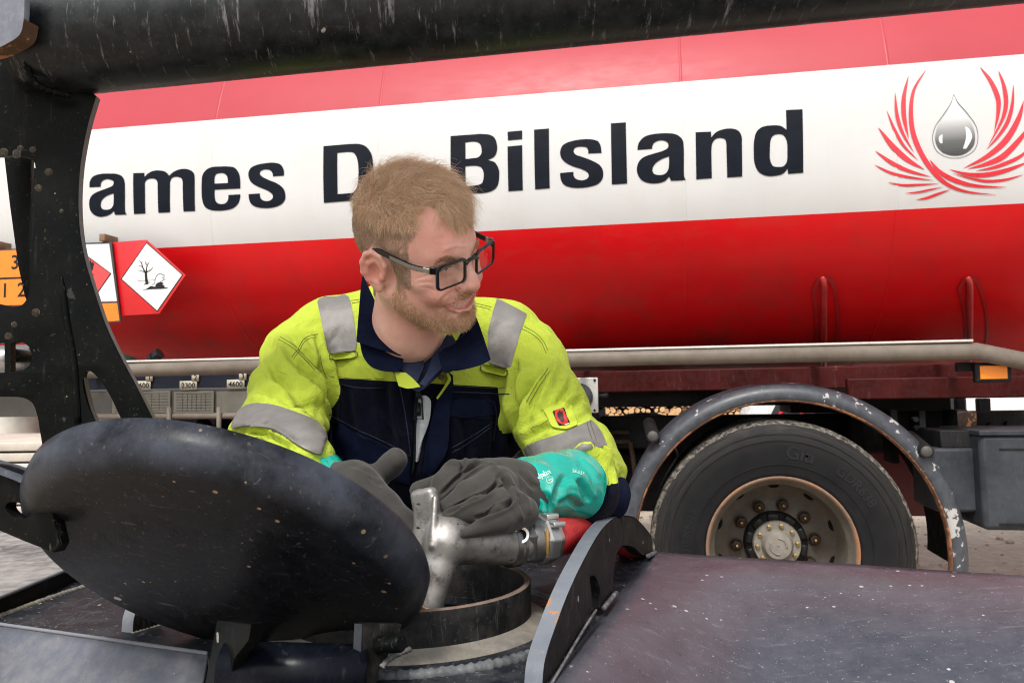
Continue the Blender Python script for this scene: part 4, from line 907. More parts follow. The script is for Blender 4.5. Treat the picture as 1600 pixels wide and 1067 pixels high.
# ---- hinge brackets in front of the collar, tube and pin
def dplane(Y0, yaw=0):
    n = Vector((math.sin(yaw), -math.cos(yaw), 0)); 
    def f_at(cpx, cpy):
        A_ = P(cpx, cpy, Y0)
        def f(px, py):
            d = ray(px, py); s_ = (A_ - CAM).dot(n) / d.dot(n); return L(CAM + d * s_)
        return f
    return f_at, n
fa, bn = dplane(.80, R(-58)); f_ = fa(350, 1020)
plate('hinge_bracket', [[(339, 968), (392, 975), (388, 1000), (366, 1028), (352, 1100), (314, 1100)]], f_, -bn * .012, S_blk, rig, bevel=.001)
fa, bn = dplane(.80, R(40)); f_ = fa(590, 1020)
plate('hinge_bracket', [spline([(567, 975, 1), (628, 975, 1), (622, 995, 1), (606, 1025), (592, 1050), (586, 1100, 1), (562, 1100, 1)], 4)], f_, -bn * .010, S_col, rig, bevel=.001)
e0 = f_(566, 975); e1 = f_(560, 1100); V = [e0, e1, e1 + Vector((-.008, .004, 0)), e0 + Vector((-.008, .004, 0))]; mesh('bracket_edge', V, [(0, 1, 2, 3)], steel('bracket_edge_paint', (.03, .035, .045), (.1, .1, .1), rust=(.45, .17, .06), chips=.66), rig, smooth=False)
MB().tube([L(P(350, 1046, .80)), L(P(575, 1052, .80))], .026, 24).build('hinge_tube', steel('hinge_paint', (.003, .004, .007), (.02, .02, .025), chips=.86, rough=(.2, .35), scratch=.1, mott=(.006, .008, .014)), rig)
pa, pb = L(P(592, 1007, .80)), L(P(628, 1004, .785)); b = MB(); b.tube([pa, pb - (pb - pa).normalized() * .002, pb], [.0085, .0085, .0070], 20); b.build('hinge_pin', S_blk, rig, angle=40)
bead('weld_bead', [L(P(596, 1042, .80)), L(P(612, 1026, .81)), L(P(640, 1014, .83))], .0028, S_weld2, seed=8)
# ---- the round lid, hinged open
def view_basis(px, py):
    d = ray(px, py).normalized(); r_ = (cright - d * cright.dot(d)).normalized(); u_ = r_.cross(d).normalized(); return d, r_, u_
vd, vr, vu = view_basis(352, 862)
LC = P(343, 902, .845)
sinv = .915; an = R(18.0)
ln = (-vd) * math.sqrt(1 - sinv ** 2) + (vr * -math.sin(an) - vu * math.cos(an)) * sinv
LRd = .2055
# sky sheen on the pressed rim, painted into the colour, mottled like scuffing
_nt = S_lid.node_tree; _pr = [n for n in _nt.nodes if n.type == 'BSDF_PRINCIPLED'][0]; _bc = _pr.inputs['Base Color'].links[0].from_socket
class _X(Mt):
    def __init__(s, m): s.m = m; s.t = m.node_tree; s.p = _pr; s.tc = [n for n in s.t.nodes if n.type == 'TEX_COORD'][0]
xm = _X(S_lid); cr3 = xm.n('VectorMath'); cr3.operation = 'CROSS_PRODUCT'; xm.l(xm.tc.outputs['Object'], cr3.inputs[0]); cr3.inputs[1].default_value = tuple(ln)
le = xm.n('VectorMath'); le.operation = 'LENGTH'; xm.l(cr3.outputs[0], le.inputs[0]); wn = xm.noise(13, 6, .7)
rim_sheen = xm.math('MULTIPLY', xm.rng(le.outputs['Value'], .180, .202), xm.rng(wn, .36, .66)); xm.col(xm.mix(xm.math('MULTIPLY', rim_sheen, .85), _bc, (.060, .068, .088)))
lid = empty('hatch_lid', L(LC), 0, parent=rig)
b = MB(); rp = [(0, -.004), (.08, -.0035), (.13, -.002), (LRd - .040, 0)] + [(LRd - .029 + .029 * math.sin(R(t)), .029 - .029 * math.cos(R(t)) ) for t in range(10, 91, 10)] + [(LRd + .0005, .038), (LRd - .0012, .0415), (LRd - .005, .0415), (LRd - .006, .034), (LRd - .03, .012), (0, .004)]
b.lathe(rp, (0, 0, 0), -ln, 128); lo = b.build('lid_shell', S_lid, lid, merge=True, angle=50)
def LL(p): return Vector(p) - LC
def Lp(px, py, Y): return P(px, py, Y) - LC
fa, an_ = dplane(.80, R(-20)); f_ = fa(30, 790); fl2 = lambda x, y: f_(x, y) - L(LC)
plate('hinge_arm', [[(-60, 716), (0, 728), (56, 749), (73, 760), (92, 850), (84, 863), (40, 846), (0, 829), (-60, 806)], [(28 + 21 * math.cos(-t) * .95, 797 + 12 * math.sin(-t) + 5 * math.cos(-t)) for t in [2 * math.pi * i / 24 for i in range(24)]]], fl2, -an_ * .012, S_blk, lid, bevel=.001)
arm = [(-60, 712), (0, 729), (30, 740), (58, 752), (71, 759)]
V = [fl2(*p) + an_ * .006 for p in arm] + [fl2(*p) - an_ * .020 for p in arm]; V2 = [v - Vector((0, 0, .005)) for v in V]; n = len(arm)
b = MB(); b.add(V + V2, [(i, i+1, i+1+n, i+n) for i in range(n-1)] + [(i+2*n, i+1+2*n, i+1+3*n, i+3*n) for i in range(n-1)] + [(i, i+1, i+1+2*n, i+2*n) for i in range(n-1)] + [(i+n, i+n+1, i+1+3*n, i+3*n) for i in range(n-1)] + [(n-1, 2*n-1, 4*n-1, 3*n-1)])
b.build('arm_strip', steel('arm_strip_paint', (.05, .06, .08), (.2, .2, .2), rust=(.40, .17, .08), chips=.66, mott=(.09, .10, .13)), lid, smooth=False)
# ---- guard tube across the top
ta, tb_ = P(44, 66, .99), P(1780, -108, .93); tr = .0675
b = MB(); b.tube([L(ta.lerp(tb_, i / 24)) for i in range(25)], tr, 56); b.build('guard_tube', S_tube, rig, angle=40)
# ---- laser cut frame plate at the left, the tube is welded to it
YP = .99
fa, pn = dplane(YP, R(8)); fpl = fa(90, 400)
outer = [(-120, -60, 1), (44, -60, 1), (48, 60, 1), (150, 150, 1), (139, 187), (130, 228), (124, 270), (122, 319), (125, 365), (133, 408), (148, 458), (165, 508), (189, 559), (211, 600), (240, 657), (262, 700), (285, 745, 1), (340, 830, 1), (432, 986, 1), (330, 976, 1), (215, 900, 1), (130, 800, 1), (70, 720, 1), (62, 670), (57, 645), (50, 629), (34, 621), (0, 620, 1), (-120, 620, 1)]
hA = [(-100, 242, 1), (2, 242, 1), (45, 246), (54, 255), (55, 270), (52, 295), (49, 322), (46, 373), (47, 427), (46, 456), (40, 472), (28, 480), (0, 475, 1), (-100, 465, 1)]
hB = [(17, 536, 1), (33, 534), (46, 543), (51, 558), (46, 572), (35, 579), (17, 581, 1)]
hB2 = [(-60, 536, 1), (7, 536, 1), (7, 582, 1), (-60, 584, 1)]
hD = [(131, 582), (139, 579), (152, 589), (169, 613), (184, 643), (197, 672, 1), (156, 672, 1), (140, 640), (130, 606)]
plate('frame_plate', [spline(outer, 4), spline(hA, 4), spline(hB, 4), spline(hB2, 4), spline(hD, 4)], fpl, -pn * .013, S_blk, rig, bevel=.0012)
def edge_strip(pts, f, n_, th, mat, name='plate_edge_strip', lift=.0006, inward=None):
    e = spline(pts, 6, closed=False); n = len(e); V = []; h_ = n // 2; tm_ = (f(*e[h_+1]) - f(*e[h_-1])).normalized().cross(n_); sgn = -1 if tm_.dot(f(*inward) - f(*e[h_])) > 0 else 1
    for lay in (0., 1.):
        for i, p in enumerate(e):
            q0 = f(*p); tg = (f(*e[min(i+1, n-1)]) - f(*e[max(i-1, 0)])).normalized(); nn_ = tg.cross(n_).normalized(); 
            if sgn < 0: nn_ = -nn_
            V.append(q0 + nn_ * lift + n_ * (.0003 - lay * (th + .0006)))
    return mesh(name, V, [(i, i+1, i+1+n, i+n) for i in range(n-1)], mat, rig)
edge_strip(outer[3:17], fpl, pn, .013, steel('strip_paint', (.10, .105, .11), (.26, .25, .24), rust=(.20, .12, .06), rough=(.3, .55), chips=.64, dusty=.4, scratch=.4, mott=(.18, .19, .20)), inward=(90, 400))
# second plate behind, rib on the face, pin and cross pipe seen in the cut-outs
fa2, pn2 = dplane(YP + .11, R(8)); f2 = fa2(30, 360)
plate('rear_plate', [[(4, 225), (48, 225), (48, 300), (47, 330), (49, 462), (44, 476), (38, 462), (28, 415), (15, 320)]], f2, -pn2 * .012, S_blk, rig, bevel=.001)
S_strip = steel('hole_edge_lit', (.07, .075, .08), (.22, .21, .2), rust=(.20, .12, .06), rough=(.3, .55), chips=.66, dusty=.4, scratch=.4, mott=(.12, .13, .14))  # lighter colour paints in the light on the cut-outs' thickness
edge_strip([(54, 262), (52, 295), (49, 322), (46, 373), (47, 427), (46, 456), (40, 472), (28, 480), (0, 475)], fpl, pn, .013, S_strip, inward=(150, 300))
edge_strip([(46, 543), (51, 558), (46, 572), (35, 579), (17, 581)], fpl, pn, .013, S_strip, inward=(80, 640))
edge_strip([(130, 590), (134, 612), (142, 642), (156, 672)], fpl, pn, .013, S_strip, inward=(100, 640))
for (x_, y_, r_) in ((6, 238, .006), (26, 240, .006), (32, 232, .0045), (51, 234, .0045), (76, 269, .0055), (60, 294, .005), (56, 488, .0055), (22, 507, .004), (13, 525, .005), (96, 330, .003), (104, 520, .003)):
    MB().lathe([(0, .0005), (r_ * .6, .0004), (r_ * 1.05, -.0002)], fpl(x_, y_), pn, 9).build('weld_scar', S_scar, rig)
b = MB(); rp_ = [fpl(p[0], p[1]) + pn * .000 for p in ((96, 430), (104, 500), (116, 570), (122, 660))]
b.tube(spline3(rp_, 6), [.001, .002, .003, .0035] + [.004] * 15, 14).build('face_rib', S_blk, rig)
pc = P(26, 556, 1.03); b = MB(); b.lathe([(0, -.012), (.0075, -.012), (.0085, -.010), (.0085, .03)], L(pc), (-pn.x, -pn.y, 0), 24); b.build('pivot_pin', S_blk, rig, angle=40)
MB().tube([L(P(-80, 566, 1.14)), L(P(70, 560, 1.14))], .020, 24).build('cross_pipe', plain('chrome_pipe', (.38, .36, .36), .25, .7, 30, .2), rig)
# bent cap plate at the tube end (top left corner)
cpo = [(-60, -40, 1), (38, -40, 1), (37, 30), (31, 54), (12, 68), (-10, 78), (-60, 90, 1)]
fa3, pn3 = dplane(.895, R(-14)); f3 = fa3(10, 20)
plate('end_cap', [spline(cpo, 5)], f3, -pn3 * .008 + Vector((0, 0, 0)), steel('cap_paint', (.14, .15, .18), (.4, .4, .42), rust=(.3, .15, .08), rough=(.18, .4), chips=.8, dusty=.4, mott=(.20, .21, .26)), rig, bevel=.001)
edge_strip(cpo[2:7], f3, pn3, .02, steel('cap_rust', (.07, .04, .025), (.2, .15, .1), rust=(.30, .12, .06), chips=.52), name='cap_edge', inward=(-20, 10))
bead('weld_bead', [L(P(38, 20, .93)), L(P(42, 100, .945)), L(P(62, 135, .955)), L(P(110, 150, .975))], .004, S_blk, seed=9)

# ================================================================== NOZZLE AND RED HOSE
hose = empty('delivery_hose', P(960, 830, 1.10), 0, label='red delivery hose with scratched aluminium filling nozzle held in the open filler', cat='hose')
HO = Vector(hose.location)
def Lh(p): return np.array(Vector(p) - HO)
nz = Vol(Lh(P(800, 930, .84)) - [.16, .02, .05], Lh(P(790, 760, 1.14)) + [.12, .02, .02], .0016)
J = P(688, 842, .955); B1 = P(812, 848, 1.015)
nz.cap(Lh(P(700, 846, .96)), Lh(P(806, 848, 1.012)), .0250, .0268, k=.004)
nz.ell(Lh(P(700, 838, .957)), (.0245, .0235, .0255), k=.010)
nz.chain([Lh(P(694, 850, .95)), Lh(P(683, 890, .945)), Lh(P(669, 944, .94))], [.0215, .0175, .0178], k=.008)
sp_u = (Vector(Lh(P(668, 776, .967))) - Vector(Lh(P(680, 850, .960)))).normalized(); sp_f = (Vector((-.45, -.9, .1)) - sp_u * Vector((-.45, -.9, .1)).dot(sp_u)).normalized(); sp_s = sp_u.cross(sp_f); RS = np.array([list(sp_s), list(sp_f), list(sp_u)]).T
nz.box(Lh(P(669, 812, .962)), (.0165, .0085, .036), .007, k=.006, rot=RS)
nz.cap(Lh(P(655, 850, .962)), Lh(P(664, 800, .968)), .011, .006, k=.008)
nz.cap(Lh(P(680, 778, .951)), Lh(P(676, 852, .933)), .0030, .0046, k=.003)
nz.box(Lh(P(666, 769, .972)), (.0115, .009, .004), .002, k=.002)
e = Lh(P(667, 948, .94)); dsp = Lh(P(669, 944, .94)) - Lh(P(683, 890, .945)); dsp /= np.linalg.norm(dsp)
V, Fq = nz.polygonise(); V = relax(V, Fq, 2, .4)
# cut the spout end flat
dd = (V - e) @ dsp; V = V - np.outer(np.maximum(dd, 0), dsp)
m = Mt('scratched_aluminium'); n1 = m.noise(14, 6, .7); n2 = m.noise(70, 5, .7); sv = m.map((220, 16, 60), (0, .5, .3)); ns = m.noise(1., 3, .6, vec=sv); sv2 = m.map((30, 120, 150), (.4, 0, .9)); ns2 = m.noise(1., 2, .5, vec=sv2)
c_ = m.mix(m.rng(n1, .35, .68), (.24, .225, .21), (.50, .48, .46)); c_ = m.mix(m.rng(n2, .50, .72), c_, (.11, .095, .08)); nick = m.math('MULTIPLY', m.math('GREATER_THAN', ns2, .70), m.rng(n2, .3, .5)); c_ = m.mix(nick, c_, (.03, .025, .02))
m.col(c_); m.set(metallic=.75); m.rough(m.rng(n1, .3, .7, .55, .40)); b_ = m.bump(n2, .25, .0008); b_ = m.bump(nick, .8, -.0008, b_); m.bump(m.math('GREATER_THAN', ns, .68), .3, -.0004, b_); alum = m.m
npmesh('nozzle', V, Fq, alum, hose)
b = MB(); b.lathe([(.0176, -.002), (.0184, 0), (.0184, .003), (.0176, .0045), (.010, .0045)], e - dsp * .001, dsp, 28); b.build('brass_ring', plain('brass', (.55, .34, .14), .35, .85), hose, angle=40)
ax = Vector(Lh(P(868, 840, 1.045)) - Lh(P(806, 848, 1.012))).normalized(); c0 = Vector(Lh(P(790, 849, 1.005)))
dk = plain('coupling_grey', (.22, .215, .21), .35, .8, 80, .15, var=.3)
sh_ = lambda L_: [(r_, y_ * .75) for r_, y_ in L_]
b = MB(); b.lathe(sh_([(.0265, 0), (.0285, .001), (.0285, .010), (.0265, .011), (.0265, .013), (.0285, .014), (.0288, .019), (.0270, .020), (.0265, .022)]), c0, ax, 40); b.build('joint_ring', dk, hose, angle=35)
b = MB(); b.lathe(sh_([(.0260, .021), (.0300, .023), (.0300, .036), (.0282, .038), (.0255, .0385), (.0255, .043)]), c0, ax, 6); b.build('hex_nut', dk, hose, smooth=False, bevel=.0015)
cn = c0 + ax * .0225 + Vector(np.array(-view_basis(815, 840)[0])) * .0285 + Vector((0, 0, .008)); vn_ = -view_basis(815, 840)[0]
b = MB(); b.lathe([(.0060, 0), (.0064, .0035), (.0095, .0040), (.0100, .0015), (.0100, -.004)], cn, vn_, 28); b.build('lock_ring', plain('bright_steel', (.62, .62, .60), .25, .9), hose, angle=40)
b = MB(); b.lathe([(0, .001), (.0062, .001)], cn, vn_, 20); b.build('lock_hole', hole_m, hose)
b = MB(); b.lathe(sh_([(.0235, .038), (.0250, .042), (.0265, .052), (.0265, .060), (.028, .062)]), c0, ax, 40); b.build('collar_ring', dk, hose, angle=40)
b = MB(); b.lathe(sh_([(.026, .058), (.0305, .062), (.0315, .066), (.0315, .082), (.0290, .090), (.0265, .092), (.0265, .074)]), c0, ax, 8); b.build('clamp_shell', plain('clamp_alu', (.42, .42, .41), .33, .8, 90, .15, var=.25), hose, smooth=False, bevel=.002)
upv = (Vector((0, 0, 1)) - ax * ax.z).normalized(); sdv = ax.cross(upv)
if sdv.dot(vd) > 0: sdv = -sdv
Rm = Matrix((ax, sdv, upv)).transposed()
for dz in (.0285, .0205): MB().box(c0 + ax * .058 + sdv * (.010 if dz > .025 else .0235) + upv * dz, (.018, .016, .0065), Rm).build('clamp_block', plain('clamp_bright', (.60, .60, .58), .3, .85, 60, .1), hose, bevel=.0015)
MB().box(c0 + ax * .042 + sdv * .0272 + upv * .001, (.0035, .003, .030), Rm).build('brass_tag', plain('brass_tag', (.62, .40, .15), .35, .8), hose, bevel=.0005)
hm = Mt('red_hose_rubber'); hm.col(hm.mix(hm.noise(70, 5, .7), (.36, .012, .014), (.52, .03, .03))); hm.rough(hm.rng(hm.noise(40, 3), .3, .7, .3, .5))
wv_ = hm.n('TexWave'); wv_.wave_type = 'BANDS'; wv_.inputs['Scale'].default_value = 90; wv_.inputs['Distortion'].default_value = 1.5; hm.l(hm.tc.outputs['Object'], wv_.inputs[0]); hm.bump(wv_.outputs['Fac'], .25, .0006)
hp = [c0 + ax * .060, c0 + ax * .075, Vector(Lh(P(905, 833, 1.135))), Vector(Lh(P(936, 830, 1.235))), Vector(Lh(P(966, 842, 1.36))), Vector(Lh(P(992, 868, 1.50))), Vector(Lh(P(998, 960, 1.70))), Vector(Lh((.25, 1.75, .45))), Vector(Lh((.1, 1.95, .06))), Vector(Lh((-.6, 2.2, .04)))]
MB().tube(spline3(hp, 8), .0232, 28).build('hose_tube', hm.m, hose)
# ================================================================== THE MAN
from mathutils.geometry import delaunay_2d_cdt
PO = Vector((-.12, 1.86, 0))
man = empty('person', PO, 0, label='man in yellow and navy work jacket and black glasses leaning over the open filler hatch', cat='person')
def Lm(V): return np.asarray(V, float) - np.array(PO)
def W(px, py, Y): return np.array(P(px, py, Y))
def brush(V, N, strokes):
    """sculpt strokes: (points in px, width px, depth in metres, kind)"""
    pp = proj(V); vc = V - np.array(CAM); vc /= np.linalg.norm(vc, axis=1)[:, None]; facing = np.clip(-(N * vc).sum(1) * 2.2, 0, 1)
    disp = np.zeros(len(V))
    for st_ in strokes:
        pts, wd, amp = st_[:3]; kind = st_[3] if len(st_) > 3 else 'g'
        pts = [p[:2] for p in pts]; pts = spline(pts, 4, closed=False) if len(pts) > 2 else pts
        lo = np.min(pts, 0) - wd * 4; hi = np.max(pts, 0) + wd * 4
        m = np.where((pp[:, 0] > lo[0]) & (pp[:, 0] < hi[0]) & (pp[:, 1] > lo[1]) & (pp[:, 1] < hi[1]))[0]
        if len(m) == 0: continue
        d, t, sd_ = seg_dist(pp[m], pts); ta = np.clip(np.minimum(t, 1 - t) * 5, 0, 1) ** .7
        if kind == 'g': pr = np.exp(-(d / wd) ** 2)
        elif kind == 's': pr = np.where(sd_ > 0, np.exp(-(d / wd) ** 2), np.exp(-(d / (wd * .22)) ** 2))     # sharp on one side
        elif kind == 'w': pr = np.exp(-(d / wd) ** 2) - .55 * np.exp(-((d - 1.7 * wd) / wd) ** 2)            # valley with raised sides
        disp[m] += amp * pr * ta * facing[m]
    return V + N * disp[:, None]
def hashn(V, sc, seed=0.):
    return np.array([noise.noise((v[0] * sc + seed, v[1] * sc, v[2] * sc)) for v in V])
def vnoise(V, sc, seed=0, oct=1):
    """cheap vectorised smooth noise: sum of rotated sines"""
    rg = np.random.RandomState(seed + 11); o = np.zeros(len(V))
    for k in range(10):
        d = rg.randn(3); d /= np.linalg.norm(d); o += np.sin((V @ d) * sc * (0.6 + rg.rand()) * 2 + rg.rand() * 6.28 + 1.3 * np.sin((V @ rg.randn(3)) * sc * .7))
    return o / 4.5
def trisamp(vol, V):
    f = (V - vol.lo) / vol.h; i = np.clip(np.floor(f).astype(int), 0, np.array(vol.D.shape) - 2); t = f - i; o = 0
    for a in (0, 1):
        for b__ in (0, 1):
            for c in (0, 1): o = o + vol.D[i[:, 0]+a, i[:, 1]+b__, i[:, 2]+c] * (t[:, 0] if a else 1-t[:, 0]) * (t[:, 1] if b__ else 1-t[:, 1]) * (t[:, 2] if c else 1-t[:, 2])
    return o
# -------------------------------------------------- head frame
vd, vr, vu = view_basis(655, 395)
Fh = (vr * .745 - vd * .62 - vu * .255).normalized(); Lhd = (vr * .59 + vd * .73 + vu * .33); Lhd = (Lhd - Fh * Lhd.dot(Fh)).normalized(); Uh = Fh.cross(Lhd)
HB = np.array([list(Fh), list(Lhd), list(Uh)])           # rows
HOr = np.array(P(600, 430, 1.150)) + np.array(Lhd) * .073
HS = .955
def h2w(p): return HOr + (np.asarray(p, float) @ HB) * HS
def w2h(p): return ((np.asarray(p, float) - HOr) @ HB.T) / HS
neck_lo = w2h(W(648, 592, 1.42)); neck_mid = w2h(W(640, 525, 1.285))
hd = Vol((-.135, -.125, -.32), (.14, .125, .14), .0019)
hd.ell((-.014, 0, .046), (.096, .0745, .082), k=.01)
hd.ell((.030, 0, .050), (.060, .064, .064), k=.03)
hd.ell((.040, 0, -.008), (.054, .057, .066), k=.03)
for s in (-1, 1):
    hd.ell((.060, s * .043, -.006), (.027, .021, .020), k=.022)
    hd.cap((.002, s * .054, -.040), (.070, s * .022, -.086), .020, .019, k=.028)
    hd.ell((.070, s * .036, -.030), (.022, .018, .018), k=.016)
    hd.cap((.070, s * .040, .036), (.093, s * .012, .034), .0085, .009, k=.016)
hd.ell((.028, 0, -.052), (.056, .050, .040), k=.03)
hd.ell((.083, 0, -.088), (.021, .023, .019), k=.022)
hd.ell((.077, 0, -.048), (.024, .031, .027), k=.02)
hd.ell((.088, 0, .050), (.012, .03, .02), k=.02)
for s in (-1, 1):
    hd.ell((.101, s * .033, .018), (.018, .0165, .0125), k=.012, op='s')
    hd.ell((.0785, s * .032, .018), (.0135, .0150, .0125), k=.004)
    hd.cap((.088, s * .020, .026), (.080, s * .046, .024), .0035, .003, k=.004)      # upper lid fold
    hd.cap((.0905, s * .022, .010), (.081, s * .044, .009), .003, .003, k=.005)       # lower lid
    hd.chain([(.0915, s * .020, .0160), (.0938, s * .031, .0175), (.0890, s * .044, .0160)], [.0018, .0026, .0018], k=.0012, op='s')
hd.chain([(.094, 0, .036), (.102, 0, .020), (.113, 0, -.002), (.1185, 0, -.013)], [.0080, .0072, .0082, .0102], k=.010)
hd.ell((.1180, 0, -.0160), (.0110, .0112, .0095), k=.006)
for s in (-1, 1):
    hd.cap((.094, s * .006, .012), (.107, s * .010, -.012), .008, .0085, k=.010)
    hd.ell((.1060, s * .0135, -.0185), (.0095, .0068, .0078), k=.005)
    hd.ell((.1095, s * .0065, -.0272), (.0055, .0030, .0040), k=.002, op='s')
# smiling mouth: lips, parting, folds, dimple
def sx(y, z):
    iy = int(round((abs(y) - hd.lo[1]) / hd.h)); iz = int(round((z - hd.lo[2]) / hd.h)); c_ = np.where(hd.D[:, iy, iz] < 0)[0]; i = c_.max()
    return float(hd.ax[0][i] + hd.h * hd.D[i, iy, iz] / (hd.D[i, iy, iz] - hd.D[i + 1, iy, iz]))
def lipline(L_, off): return [(sx(y, z) + o, y, z) for (y, z), o in zip(L_, off)]
up_l = lipline([(-.0375, -.0385), (-.029, -.0435), (-.017, -.0468), (-.004, -.0475), (.004, -.0475), (.017, -.0468), (.029, -.0435), (.0375, -.0385)], [-.0015, -.001, -.0005, .0005, .0005, -.0005, -.001, -.0015])
lo_l = lipline([(-.037, -.0405), (-.027, -.0530), (-.014, -.0620), (0, -.0650), (.014, -.0620), (.027, -.0530), (.037, -.0405)], [-.001, -.001, -.0005, 0, -.0005, -.001, -.001])
op_l = lipline([(-.036, -.0398), (-.027, -.0478), (-.014, -.0545), (0, -.0565), (.014, -.0545), (.027, -.0478), (.036, -.0398)], [.0005, .0005, .001, .0015, .001, .0005, .0005])
hd.chain(up_l, [.0020, .0030, .0040, .0044, .0044, .0040, .0030, .0020], k=.004)
hd.chain(lo_l, [.0020, .0042, .0056, .0060, .0056, .0042, .0020], k=.004)
hd.chain(op_l, [.0014, .0042, .0060, .0064, .0060, .0042, .0014], k=.0012, op='s')
for s in (-1, 1):
    hd.chain([(.1075, s * .019, -.018), (.0985, s * .031, -.030), (.0885, s * .0385, -.0445), (.082, s * .037, -.056)], [.0016, .0018, .0014, .0008], k=.006, op='s')
    hd.ell((.081, s * .040, -.0265), (.015, .0135, .0125), k=.016)
hd.cap((.1, -.010, -.0725), (.1, .010, -.0725), .004, k=.010, op='s')
# ears
for s in (-1, 1):
    def E(x, z, o=0): return (x - .006, s * (.0775 + o + max(0, -x) * .34), z)
    for zz, rr_ in ((.027, .010), (.020, .0135), (.006, .0150), (-.008, .0120)): hd.ell(E(-.009, zz, -.0035), (rr_ + .002, .0060, .014), k=.007)
    hd.cap((-.004, s * .066, .020), (-.004, s * .066, -.014), .010, k=.01)
    hel = [E(.010, .004, .000), E(.012, .016, .001), E(.004, .030, .003), E(-.008, .035, .004), E(-.018, .030, .003), E(-.024, .017, .003), E(-.024, .001, .003), E(-.018, -.012, .002), E(-.010, -.021, .002)]
    hd.chain(hel, [.0032, .0036, .0040, .0042, .0044, .0044, .0040, .0036, .0040], k=.003)
    hd.ell(E(-.004, -.025, .001), (.0085, .0048, .0095), k=.005)
    hd.chain([E(-.003, .024, .002), E(-.015, .016, .003), E(-.018, .002, .003), E(-.012, -.011, .003), E(-.002, -.016, .002)], [.0022, .0030, .0032, .0030, .0030], k=.004)
    hd.ell(E(-.0045, .003, .0062), (.0070, .0065, .0150), k=.003, op='s')
    hd.ell(E(.006, -.004, .003), (.0040, .0040, .0060), k=.004)
hd.chain([(-.022, 0, -.03), tuple(neck_mid), tuple(neck_lo)], [.054, .053, .056], k=.028)
nm = (np.array(neck_mid) + np.array((.0, 0, 0)))
hd.cap((-.03, -.052, -.03), tuple(neck_mid + np.array((.042, -.012, -.02))), .012, .014, k=.014)
V, Fq = hd.polygonise(); V = relax(V, Fq, 2, .35)
def zwarp(V):
    V = np.array(V, float); z = V[:, 2]; V[:, 2] = np.where(z < -.12, z + .0168, np.where(z < 0, z * .86, z)); V[:, 0] = np.where(V[:, 0] > 0, V[:, 0] * .885, V[:, 0]); return V
V = zwarp(V); N = vnormals(V, Fq)
head_strokes = [([(648, 437), (664, 432), (676, 430)], 2.0, -.0010), ([(650, 443), (668, 441), (680, 442)], 1.8, -.0009), ([(655, 449), (668, 450), (682, 456)], 2., -.0007),
                ([(728, 352), (727, 368), (729, 384)], 2.4, -.0020), ([(737, 360), (736, 372), (738, 382)], 2.2, -.0014), ([(712, 452), (700, 460), (690, 469), (684, 480)], 2.6, -.0011, 'w'), ([(684, 476), (681, 484), (682, 492)], 1.8, -.0015), ([(700, 497), (712, 501), (724, 499)], 3., -.0016), ([(690, 392), (712, 384), (730, 386)], 3, .0012), ([(672, 376), (700, 370), (724, 372)], 3, -.0005)]
Wv = h2w(V); Wn = N @ HB; Wv = brush(Wv, Wn, head_strokes); Vh = w2h(Wv)
tone = np.zeros(len(V)); 
def blob(c, r): return np.exp(-(((Vh - np.array(c)) ** 2).sum(1)) / r ** 2)
tone += 1.0 * blob((.122, 0, -.014), .018) + .8 * blob((.068, -.045, -.02), .028) + .8 * blob((.068, .045, -.02), .028) + 1.0 * blob((-.02, -.085, .01), .03) + 1.0 * blob((-.02, .085, .01), .03) + .45 * blob((.075, -.03, .065), .035) + .35 * blob((0, 0, -.12), .06)
sk = Mt('skin'); at = sk.n('Attribute'); at.attribute_name = 'tone'; al = sk.n('Attribute'); al.attribute_name = 'lip'; ab = sk.n('Attribute'); ab.attribute_name = 'stubble'
n1 = sk.noise(55, 6, .65); n2 = sk.noise(260, 3, .6); n3 = sk.noise(18, 4)
c_ = sk.mix(sk.rng(n1, .3, .7), (.82, .46, .37), (.90, .57, .475)); c_ = sk.mix(sk.math('MULTIPLY', sk.math('ADD', at.outputs['Fac'], sk.rng(n3, .35, .75, 0, .55)), .66), c_, (.66, .22, .17))
fre = sk.math('GREATER_THAN', sk.noise(420, 2, .5), .70); c_ = sk.mix(sk.math('MULTIPLY', fre, .25), c_, (.36, .16, .10))
c_ = sk.mix(al.outputs['Fac'], c_, (.58, .20, .18)); c_ = sk.mix(sk.math('MULTIPLY', ab.outputs['Fac'], sk.rng(n2, .3, .7, .45, .9)), c_, (.46, .30, .19))
sk.col(c_); sk.rough(sk.rng(n2, .3, .7, .40, .58)); sk.set(subsurface_weight=.06, subsurface_scale=.006, specular_ior_level=.42); sk.p.inputs['Subsurface Radius'].default_value = (1, .35, .2)
b_ = sk.bump(n2, .5, .0006); b_ = sk.bump(sk.vor(900).outputs['Distance'], .25, .0004, b_); sk.bump(n1, .45, .0012, b_)
body = npmesh('body', Lm(Wv), Fq, sk.m, man)
def attr(o, name, a): at_ = o.data.attributes.new(name, 'FLOAT', 'POINT'); at_.data.foreach_set('value', np.clip(a, -5, 5).astype(np.float32))
attr(body, 'tone', tone)
lip = np.zeros(len(V))
for ch in (up_l, lo_l):
    d_, _, _ = seg_dist(Vh, list(zwarp(np.array(ch)))); lip = np.maximum(lip, np.clip(1.5 - d_ / .0048, 0, 1))
attr(body, 'lip', lip * .8)
hbvh = BVHTree.FromPolygons([tuple(p) for p in Wv], [tuple(map(int, f)) for f in Fq])
def hit(px, py, bvh=None):
    d = ray(px, py).normalized(); h = (bvh or hbvh).ray_cast(CAM, d); return h
def px2h(px, py):
    h = hit(px, py)
    return w2h(h[0]) if h[0] is not None else None
